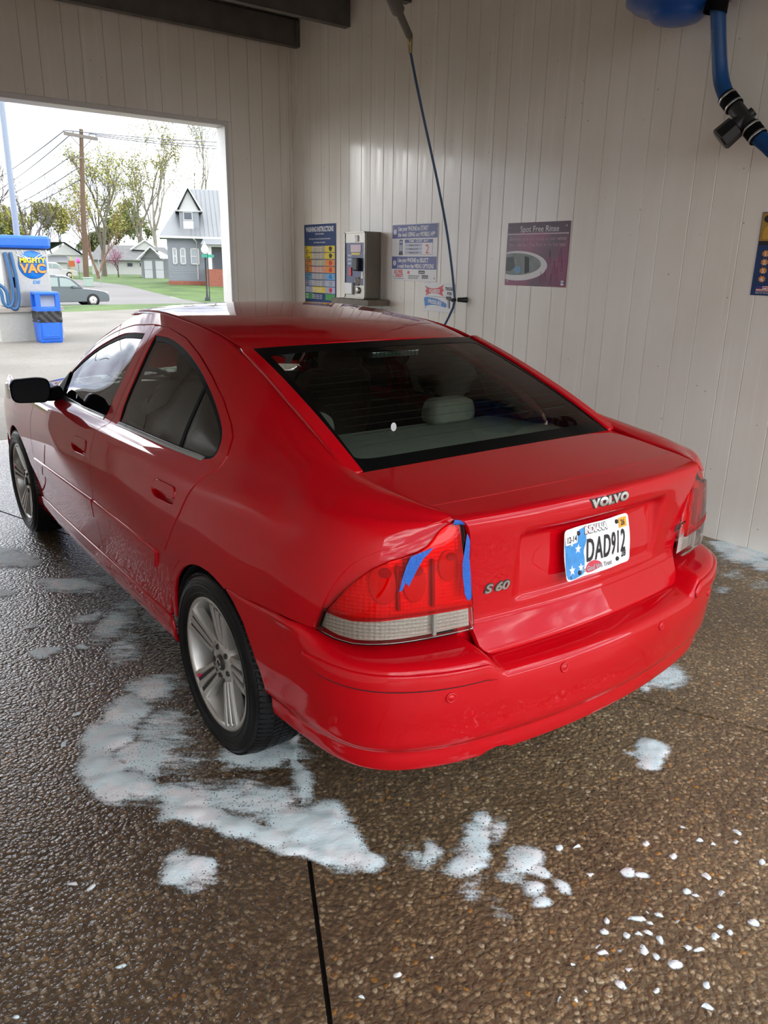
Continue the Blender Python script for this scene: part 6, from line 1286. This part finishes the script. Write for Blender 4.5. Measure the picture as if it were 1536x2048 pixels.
# ---- trees: bare spring crowns with first leaves
def tree(name, label, base, height, lean=(0, 0), spread=.5, seed=0, trunk_r=.25, bark=(.11, .09, .07), leaf=None, nleaf=0, stems=1, levels=5, fork=.35, lsize=.12, group='trees beyond the street'):
    R = random.Random(seed); T = thing(name, label, 'tree', base, 0, group); m = MB(); tips = []
    def grow(p, d, L, r, lev):
        n = 4; path = [p]; q = p.copy(); dd = d.copy()
        for i in range(n):
            dd = (dd+Vector((R.uniform(-1, 1), R.uniform(-1, 1), R.uniform(-.2, .6)))*(.10+.05*(levels-lev))).normalized(); q = q+dd*(L/n); path.append(q.copy())
            if lev < 2: tips.append(q.copy())
        m.tube(path, [r*(1-.45*i/n) for i in range(n+1)], 6 if lev > 2 else 3, False)
        if lev == 0: return
        k = R.choice((3, 3, 4)) if lev < levels else R.choice((3, 4))
        for j in range(k):
            a = R.uniform(0, 2*math.pi); s_ = spread*R.uniform(.6, 1.35); o_ = dd.orthogonal().normalized(); o_.rotate(Matrix.Rotation(a, 3, dd)); nd = (dd+o_*s_+Vector((0, 0, .12))).normalized()
            st = path[R.choice((2, 3, 4))] if j < k-1 else path[4]
            grow(st.copy(), nd, L*R.uniform(.58, .80), r*.52, lev-1)
    for s_ in range(stems):
        ln = Vector((lean[0]+(R.uniform(-.5, .5) if stems > 1 else 0), lean[1], 1)).normalized(); grow(Vector((R.uniform(-.3, .3)*(stems > 1), 0, -.3)), ln, height*fork, trunk_r*(1 if stems == 1 else .7), levels)
    bm_ = pm('bark_%s' % name, bark, rough=.9, var=.3, scale=2); m.build('branches', bm_, T, fix=False)
    if nleaf:
        f = MB()
        for k in range(nleaf):
            c = R.choice(tips)+Vector((R.gauss(0, .25), R.gauss(0, .25), R.gauss(0, .25))); a, b_ = Vector((R.uniform(-1, 1), R.uniform(-1, 1), R.uniform(-1, 1))).normalized()*lsize, Vector((R.uniform(-1, 1), R.uniform(-1, 1), R.uniform(-1, 1))).normalized()*lsize
            f.add([c-a, c+b_*.6, c+a, c-b_*.6], [(0, 1, 2, 3)])
        o = f.build('leaves', pm('leaf_%s_%d' % (name, seed), leaf, rough=.8, var=.4, scale=1), T, fix=False); o['kind'] = 'stuff'
    return T
OLIVE = (.20, .19, .045); YG = (.26, .25, .05)
tree('maple_tree', 'tall forked tree with yellow green buds right of the utility pole', (28.0, 93, -.2), 16, (-.02, 0), .48, 3, .34, (.14, .12, .09), YG, 2600, 1, 5, .36, .13)
tree('leaning_tree', 'thin reddish multi-stemmed tree leaning over the white bungalow', (23.6, 81, -.2), 8.5, (.06, 0), .40, 8, .17, (.22, .13, .09), YG, 1500, 3, 4, .40, .13)
tree('oak_tree', 'broad bare tree rising behind the grey garage', (43, 122, 0), 19, (0, 0), .50, 5, .42, (.13, .115, .09), OLIVE, 2200, 1, 5, .36, .16)
tree('birch_tree', 'tall pale bare tree behind the dormer roof', (50, 134, 0), 25, (.03, 0), .42, 12, .45, (.24, .22, .18), OLIVE, 2600, 1, 5, .36, .18)
tree('poplar_tree', 'tall pale bare tree at the right edge of the opening', (66, 152, 0), 29, (.06, 0), .36, 15, .42, (.25, .23, .19), OLIVE, 900, 1, 5, .38, .18)
tree('bare_tree', 'dark bare tree at the far left behind the vacuum machine', (8.6, 58, -.3), 9.6, (.02, 0), .50, 21, .26, (.075, .06, .055), None, 0, 2, 5, .36)
tree('twiggy_tree', 'slender bare tree left of the utility pole', (12.8, 62, -.3), 9.0, (-.05, 0), .42, 25, .18, (.10, .085, .075), None, 0, 2, 5, .36)
tree('dark_tree', 'stout dark bare tree at the left edge of the opening', (4.2, 66, -.3), 9.5, (-.1, 0), .55, 28, .30, (.06, .05, .045), None, 0, 1, 5, .34)
tree('redbud_tree', 'small pink flowering redbud by the white bungalow', (28.0, 88, -.2), 3.6, (.05, 0), .60, 31, .09, (.10, .07, .06), (.34, .13, .20), 700, 1, 4, .36, .07)
for k, (x, y, h_, c_) in enumerate(((14, 172, 11, OLIVE), (25, 175, 12, OLIVE), (35, 172, 12, YG), (45, 178, 14, OLIVE), (54, 172, 14, (.12, .14, .04)), (67, 182, 16, (.13, .15, .05)), (84, 186, 19, (.13, .15, .05)), (38, 196, 15, OLIVE), (5, 165, 9, OLIVE), (30, 158, 8, (.10, .11, .04)), (49, 160, 9, (.11, .12, .05)), (19, 156, 8, (.13, .12, .05)))):
    tree('woodland_tree', ['hazy olive tree in the woods at the far left', 'hazy olive tree in the woods left of the pole', 'yellow green tree in the woods behind the pole', 'tall hazy tree in the woods behind the bungalow', 'green tree in the woods left of the dormer', 'green tree in the woods behind the garage', 'tall green tree in the woods above the dormer', 'tall olive tree in the woods behind the forked tree', 'low olive tree in the woods behind the vacuum machine', 'low dark tree in the woods behind the pole foot', 'low dark green tree in the woods behind the garage roof', 'low brownish tree in the woods behind the white SUV'][k], (x, y, 0), h_, (0, 0), .6, 50+k, .28, (.11, .10, .08), c_, 3000, 2, 4, .36, .30, 'woodland trees on the skyline')
# ================================================================ soap foam lying on the floor (x, y, long radius, short radius, angle, cover)
FOAM = {'main': [(-0.915, 0.496, 0.12, 0.114, 3.09, 0.75), (-1.071, 0.402, 0.124, 0.077, 1.07, 0.95), (-1.171, 0.27, 0.103, 0.083, 1.29, 1.0), (-1.24, 0.137, 0.117, 0.069, 1.46, 1.0), (-1.234, -0.001, 0.12, 0.067, 2.01, 1.0), (-1.175, -0.074, 0.094, 0.053, 1.89, 0.9), (-1.009, 0.198, 0.193, 0.133, 1.46, 0.55), (-1.11, 0.08, 0.139, 0.106, 1.92, 0.75), (-1.094, -0.193, 0.12, 0.067, 2.09, 0.9), (-1.088, -0.299, 0.122, 0.054, 2.2, 1.0), (-1.019, -0.404, 0.119, 0.047, 2.18, 1.0), (-0.958, -0.501, 0.101, 0.045, 2.1, 0.95), (-1.003, -0.242, 0.182, 0.093, 2.15, 0.6), (-0.895, -0.333, 0.163, 0.104, 2.06, 0.6), (-0.868, -0.497, 0.116, 0.085, 1.54, 1.0), (-0.81, -0.537, 0.115, 0.079, 1.07, 1.0), (-0.808, -0.633, 0.101, 0.079, 1.79, 1.0), (-0.885, -0.63, 0.094, 0.04, 2.25, 1.0), (-0.768, -0.721, 0.077, 0.036, 2.25, 0.8), (-0.758, -0.153, 0.153, 0.075, 2.66, 0.75), (-0.846, -0.091, 0.08, 0.06, 2.59, 0.8), (-0.756, -0.339, 0.121, 0.051, 1.06, 0.6), (-1.021, -0.019, 0.111, 0.083, 2.19, 0.4), (-0.723, -0.276, 0.184, 0.012, 1.04, 1.0), (-0.64, -0.126, 0.064, 0.026, 1.06, 0.8)], 'blob': [(-1.202, -0.482, 0.071, 0.048, 2.32, 1.0), (-1.199, -0.43, 0.05, 0.042, -3.13, 0.6), (-1.16, -0.482, 0.052, 0.039, 1.43, 0.9)], 'streak': [(-0.917, 1.733, 0.207, 0.095, 2.27, 0.8), (-0.747, 1.678, 0.14, 0.063, 2.19, 0.5), (-0.943, 1.283, 0.11, 0.063, -2.96, 0.6), (-0.867, 1.137, 0.218, 0.11, 0.92, 0.55), (-0.915, 0.892, 0.181, 0.096, 1.24, 0.5), (-0.739, 1.302, 0.13, 0.109, 1.03, 0.45), (-0.704, 1.052, 0.149, 0.104, 1.47, 0.4)], 'streak2': [(-1.072, 2.309, 0.234, 0.124, 1.92, 0.75), (-0.984, 2.151, 0.093, 0.062, 1.74, 0.5), (-1.2, 1.806, 0.07, 0.044, 1.74, 0.8)], 'streak3': [(-1.197, 1.055, 0.078, 0.047, 2.93, 0.75), (-1.04, 0.997, 0.04, 0.029, 1.84, 0.7), (-1.195, 1.341, 0.035, 0.028, 2.35, 0.8)], 'rear': [(-0.403, -0.811, 0.053, 0.024, -2.36, 0.65), (-0.489, -0.869, 0.079, 0.055, -2.54, 0.75), (-0.557, -0.921, 0.052, 0.046, -2.91, 0.8), (-0.609, -0.835, 0.068, 0.04, 1.1, 0.6), (-0.388, -0.863, 0.067, 0.04, 0.82, 0.5), (-0.411, -1.001, 0.065, 0.05, -2.73, 0.75), (-0.489, -1.017, 0.051, 0.042, -2.8, 0.5), (-0.41, -1.05, 0.037, 0.034, 3.0, 0.7), (-0.401, -1.127, 0.035, 0.027, 1.59, 0.85), (-0.483, -1.079, 0.037, 0.027, 2.76, 0.7), (-0.49, -1.128, 0.027, 0.017, 2.67, 0.9), (-0.592, -1.0, 0.057, 0.042, -2.5, 0.4), (-0.597, -1.104, 0.059, 0.048, 1.15, 0.3)], 'clump': [(0.347, -0.892, 0.077, 0.046, -2.98, 0.9), (0.279, -0.934, 0.061, 0.043, -3.04, 0.9), (0.274, -0.869, 0.043, 0.022, 2.66, 0.5)], 'corner': [(0.841, -0.61, 0.134, 0.085, -2.86, 0.75), (0.695, -0.616, 0.059, 0.042, 3.09, 0.6), (0.796, -0.687, 0.069, 0.045, -2.93, 0.5)], 'wallfoot': [(2.475, -0.046, 0.217, 0.159, -2.96, 0.8), (2.494, 0.092, 0.14, 0.113, -2.52, 0.7), (2.416, -0.2, 0.165, 0.103, -2.85, 0.6), (2.126, -0.183, 0.116, 0.077, -2.67, 0.4), (2.104, -0.338, 0.126, 0.074, 2.92, 0.35), (1.861, -0.251, 0.079, 0.046, -2.9, 0.4)], 'deckside': [(-0.66, -0.816, 0.078, 0.04, 1.75, 0.4), (-0.601, -0.823, 0.038, 0.035, -3.1, 0.45)]}
SPOTS = [(0.338, -1.275, 0.0089, 0.0075, -0.62), (0.211, -1.291, 0.0162, 0.0156, -0.62), (0.15, -1.301, 0.0127, 0.0111, -0.62), (0.068, -1.196, 0.0127, 0.0095, -0.62), (0.058, -1.262, 0.015, 0.0107, -0.62), (0.079, -1.29, 0.0114, 0.0102, -0.62), (-0.034, -1.335, 0.0113, 0.01, -0.62), (-0.2, -1.215, 0.0214, 0.0215, -0.62), (-0.179, -1.234, 0.0147, 0.013, -0.62), (-0.288, -1.132, 0.0139, 0.0102, -0.62), (-0.196, -1.067, 0.0074, 0.0078, -0.62), (-0.248, -1.062, 0.0103, 0.0079, -0.62), (-0.284, -1.034, 0.0164, 0.0144, -0.62), (-0.066, -1.154, 0.0123, 0.0122, -0.62), (-0.211, -1.302, 0.0071, 0.0063, -0.62), (-0.128, -1.358, 0.0104, 0.0067, -0.62), (-0.135, -1.335, 0.0132, 0.0131, -0.62), (-0.054, -1.431, 0.0087, 0.0077, -0.62), (-0.251, -1.372, 0.0092, 0.0081, -0.62), (-0.167, -1.452, 0.013, 0.0088, -0.62), (-0.216, -1.453, 0.0138, 0.0115, -0.62), (-0.17, -1.486, 0.0125, 0.0113, -0.62), (-0.295, -1.309, 0.0105, 0.0093, -0.62), (-0.279, -1.333, 0.0146, 0.0091, -0.62), (-0.326, -1.319, 0.0142, 0.0103, -0.62), (-0.318, -1.341, 0.0108, 0.0068, -0.62), (-0.37, -1.355, 0.0125, 0.0084, -0.62), (-0.349, -1.363, 0.0141, 0.0094, -0.62), (-0.332, -1.385, 0.0113, 0.0081, -0.62), (-0.396, -1.331, 0.0118, 0.0075, -0.62), (-0.418, -1.328, 0.0079, 0.0066, -0.62), (-0.445, -1.336, 0.0128, 0.0097, -0.62), (-0.398, -1.375, 0.0143, 0.0089, -0.62), (-0.373, -1.402, 0.0136, 0.0084, -0.62), (-0.283, -1.437, 0.0148, 0.0119, -0.62), (-0.278, -1.466, 0.0115, 0.0107, -0.62), (-0.353, -1.44, 0.0194, 0.0163, -0.62), (-0.3, -1.491, 0.0066, 0.0046, -0.62), (-0.47, -1.386, 0.0102, 0.0061, -0.62), (-0.515, -1.352, 0.0079, 0.0066, -0.62), (-0.561, -1.312, 0.0071, 0.0045, -0.62), (-0.477, -1.298, 0.0106, 0.0091, -0.62), (-0.488, -1.319, 0.0146, 0.0116, -0.62), (-0.472, -1.236, 0.0084, 0.0064, -0.62), (-0.388, -1.28, 0.0129, 0.0076, -0.62), (-0.424, -1.284, 0.0125, 0.0087, -0.62), (-0.513, -1.407, 0.0162, 0.0122, -0.62), (-0.455, -1.473, 0.0114, 0.008, -0.63), (-0.353, -1.523, 0.0106, 0.0065, -0.62), (-0.609, -1.378, 0.0098, 0.0054, -0.63), (-0.67, -1.36, 0.0096, 0.0065, -0.63), (-0.648, -1.388, 0.0119, 0.0075, -0.63), (-0.711, -1.298, 0.006, 0.0041, -0.63), (-0.633, -1.168, 0.0081, 0.0065, -0.62), (-0.822, -1.083, 0.0095, 0.0062, -0.62), (-0.924, -1.07, 0.0136, 0.0087, -0.62), (-0.927, -1.167, 0.0085, 0.0051, -0.63), (-0.875, -1.255, 0.0094, 0.0048, -0.63), (-0.402, -1.573, 0.0152, 0.0127, -0.63), (0.143, -1.404, 0.0129, 0.0128, -0.62), (-0.083, -1.504, 0.0152, 0.0142, -0.62), (-0.061, -1.382, 0.014, 0.0134, -0.62), (-0.039, -1.244, 0.0156, 0.0118, -0.62), (-1.436, -0.385, 0.0112, 0.0085, -0.62), (-1.576, -0.382, 0.0087, 0.0074, -0.62), (-1.682, -0.666, 0.008, 0.006, -0.63), (-1.474, -0.346, 0.0121, 0.0081, -0.62), (-1.564, -0.752, 0.0089, 0.0058, -0.63), (-1.039, -1.087, 0.0114, 0.0059, -0.63), (-0.869, -1.096, 0.0074, 0.0051, -0.62), (-0.926, -1.072, 0.0093, 0.0069, -0.62), (-0.358, -1.436, 0.009, 0.0056, -0.62), (-1.442, -0.689, 0.0136, 0.0085, -0.62), (-1.32, 0.411, 0.0106, 0.0105, -0.61), (-1.309, 0.318, 0.0127, 0.0118, -0.62), (-1.224, 0.496, 0.0161, 0.0225, -0.61), (-1.11, 0.654, 0.0115, 0.0134, -0.61), (-1.437, -0.383, 0.0129, 0.0127, -0.62)]
def foam_material():
    ma = bpy.data.materials.new('soap_foam'); ma.use_nodes = True; n = ma.node_tree; b = n.nodes['Principled BSDF']; L = n.links.new
    g = N(n, 'ShaderNodeNewGeometry'); at = N(n, 'ShaderNodeAttribute', attribute_name='cover')
    a = N(n, 'ShaderNodeTexNoise'); a.inputs['Scale'].default_value = 1; a.inputs['Detail'].default_value = 7; a.inputs['Roughness'].default_value = .68
    mpp = N(n, 'ShaderNodeMapping', vector_type='TEXTURE'); mpp.inputs['Rotation'].default_value = (0, 0, -.643); mpp.inputs['Scale'].default_value = (.085, .026, .05); L(g.outputs['Position'], mpp.inputs[0]); L(mpp.outputs[0], a.inputs[0])
    f = N(n, 'ShaderNodeTexNoise'); f.inputs['Scale'].default_value = 150; f.inputs['Detail'].default_value = 3; L(g.outputs['Position'], f.inputs[0])
    s1 = N(n, 'ShaderNodeMath', operation='MULTIPLY_ADD'); s1.inputs[1].default_value = .45; L(f.outputs['Fac'], s1.inputs[0]); L(a.outputs['Fac'], s1.inputs[2])       # .27 .. .95
    ad = N(n, 'ShaderNodeMath', operation='MULTIPLY_ADD'); ad.inputs[1].default_value = 1.05; L(at.outputs['Fac'], ad.inputs[0]); L(s1.outputs[0], ad.inputs[2])
    r = N(n, 'ShaderNodeMapRange', interpolation_type='SMOOTHSTEP'); r.inputs['From Min'].default_value = .95; r.inputs['From Max'].default_value = 1.42; L(ad.outputs[0], r.inputs['Value'])
    vb = N(n, 'ShaderNodeTexVoronoi'); vb.inputs['Scale'].default_value = 85; L(g.outputs['Position'], vb.inputs['Vector']); vr = N(n, 'ShaderNodeMapRange', interpolation_type='SMOOTHSTEP'); vr.inputs['From Min'].default_value = .13; vr.inputs['From Max'].default_value = .26; L(vb.outputs['Distance'], vr.inputs['Value'])
    hl_ = N(n, 'ShaderNodeMath', operation='MAXIMUM'); cv = N(n, 'ShaderNodeMapRange'); cv.inputs['From Min'].default_value = .55; cv.inputs['From Max'].default_value = .95; L(at.outputs['Fac'], cv.inputs['Value']); L(vr.outputs[0], hl_.inputs[0]); L(cv.outputs[0], hl_.inputs[1])
    al = N(n, 'ShaderNodeMath', operation='MULTIPLY'); L(r.outputs[0], al.inputs[0]); L(hl_.outputs[0], al.inputs[1]); L(al.outputs[0], b.inputs['Alpha'])
    c = N(n, 'ShaderNodeValToRGB'); c.color_ramp.elements[0].position = .35; c.color_ramp.elements[0].color = (.74, .80, .82, 1); c.color_ramp.elements[1].position = .62; c.color_ramp.elements[1].color = (.88, .89, .90, 1); e_ = c.color_ramp.elements.new(.48); e_.color = (.70, .84, .87, 1)
    lo = N(n, 'ShaderNodeTexNoise'); lo.inputs['Scale'].default_value = 9; lo.inputs['Detail'].default_value = 4; L(g.outputs['Position'], lo.inputs[0]); L(lo.outputs['Fac'], c.inputs[0]); L(c.outputs[0], b.inputs['Base Color'])
    bp = N(n, 'ShaderNodeBump'); bp.inputs['Strength'].default_value = .35; bp.inputs['Distance'].default_value = .008; L(s1.outputs[0], bp.inputs['Height']); L(bp.outputs[0], b.inputs['Normal'])
    b.inputs['Roughness'].default_value = .55; b.inputs['Subsurface Weight'].default_value = .0; b.inputs['Specular IOR Level'].default_value = .3
    MAT['foam'] = ma; return ma
FOAM_M = foam_material()
def vnoise(x, y, s, seed):
    r = np.random.default_rng(seed); T = r.random((64, 64)); a = x*s; b = y*s; i = np.floor(a).astype(int); j = np.floor(b).astype(int); u = a-i; v = b-j; u = u*u*(3-2*u); v = v*v*(3-2*v)
    q = lambda i, j: T[i % 64, j % 64]
    return q(i, j)*(1-u)*(1-v)+q(i+1, j)*u*(1-v)+q(i, j+1)*(1-u)*v+q(i+1, j+1)*u*v
def foam_patch(es, label, name='foam_patch', h=.011, thick=.011):
    es = np.array(es); pad = 1.5
    x0, x1 = (es[:, 0]-es[:, 2]*pad).min(), (es[:, 0]+es[:, 2]*pad).max(); y0, y1 = (es[:, 1]-es[:, 2]*pad).min(), (es[:, 1]+es[:, 2]*pad).max()
    gx, gy = np.meshgrid(np.arange(x0, x1, h), np.arange(y0, y1, h), indexing='ij')
    wx = gx+(vnoise(gx, gy, 14, 1)-.5)*.05; wy = gy+(vnoise(gx, gy, 14, 2)-.5)*.05; d = np.zeros_like(gx)
    for cx, cy, a, b, t, k in es:
        u = (wx-cx)*math.cos(t)+(wy-cy)*math.sin(t); v = -(wx-cx)*math.sin(t)+(wy-cy)*math.cos(t); r = np.sqrt((u/a)**2+(v/b)**2)
        d = np.maximum(d, k*np.clip((1.5-r)/1.1, 0, 1)**1.15)
    zz = thick*np.clip(d-.25, 0, 1)*(.35+1.0*vnoise(gx, gy, 22, 3)+.5*vnoise(gx, gy, 60, 4))
    keep = d > .10
    fk = keep[:-1, :-1] | keep[1:, :-1] | keep[:-1, 1:] | keep[1:, 1:]
    idx = -np.ones(gx.shape, int); use = np.zeros(gx.shape, bool); use[:-1, :-1] |= fk; use[1:, :-1] |= fk; use[:-1, 1:] |= fk; use[1:, 1:] |= fk; idx[use] = np.arange(use.sum())
    i, j = np.nonzero(fk); F = np.stack([idx[i, j], idx[i+1, j], idx[i+1, j+1], idx[i, j+1]], 1)
    cz = .0012+np.where(use, zz, 0)
    me = bpy.data.meshes.new(name); me.from_pydata(list(zip(gx[use].tolist(), gy[use].tolist(), cz[use].tolist())), [], F.tolist()); me.polygons.foreach_set('use_smooth', [True]*len(F))
    at = me.attributes.new('cover', 'FLOAT', 'POINT'); at.data.foreach_set('value', d[use].astype(np.float32)); me.update()
    return tag(link(name, me, FOAM_M), label, 'foam')
for key, lab in (('main', 'large sweep of white soap foam around the rear left wheel'), ('blob', 'round blob of foam in front of the large foam sweep'), ('streak', 'thin grey foam streaks beside the rear door'), ('streak2', 'foam patch on the wet floor beside the front wheel at the left edge'), ('rear', 'ragged foam patch on the floor behind the rear bumper'), ('clump', 'small bright foam clump right of the rear bumper'), ('corner', 'foam left under the right corner of the rear bumper'), ('wallfoot', 'suds along the foot of the sign wall'), ('deckside', 'faint wisp of foam left of the ragged patch')):
    foam_patch(FOAM[key], lab)
for e_, lab in zip(FOAM['streak3'], ('narrow foam streak on the dark wet floor left of the rear wheel', 'short foam dash between the narrow streak and the rear wheel', 'tiny foam dash on the wet floor near the left edge')): foam_patch([e_], lab)
ORD = ['nearest', 'second nearest', 'third nearest', 'fourth nearest', 'fifth nearest', 'sixth nearest', 'seventh nearest', 'eighth nearest', 'ninth nearest', 'tenth nearest', 'eleventh nearest', 'twelfth nearest']+['%dth nearest' % k for k in range(13, 60)]
def region(x, y):
    if x < -1.15: return 'left of the floor joint'
    if x < -.62: return 'just right of the floor joint'
    if y > -1.0: return 'right of the rear bumper'
    if y > -1.25: return 'in the upper right cluster behind the car'
    return 'in the lower right cluster behind the car'
regs = {}
for sp_ in SPOTS: regs.setdefault(region(sp_[0], sp_[1]), []).append(sp_)
for rg, L_ in regs.items():
    L_.sort(key=lambda s_: (s_[0]-CAM[0])**2+(s_[1]-CAM[1])**2)
    for k, (x, y, a, b, t) in enumerate(L_):
        o = foam_patch([(x, y, a*.95, b*.95, t, 1.0), (x+a*.5, y+b*.3, a*.5, b*.5, t, .9)], 'white foam fleck %s, %s to the camera' % (rg, ORD[k]), 'foam_fleck', .0030, .0045); o['group'] = 'foam flecks on the floor'
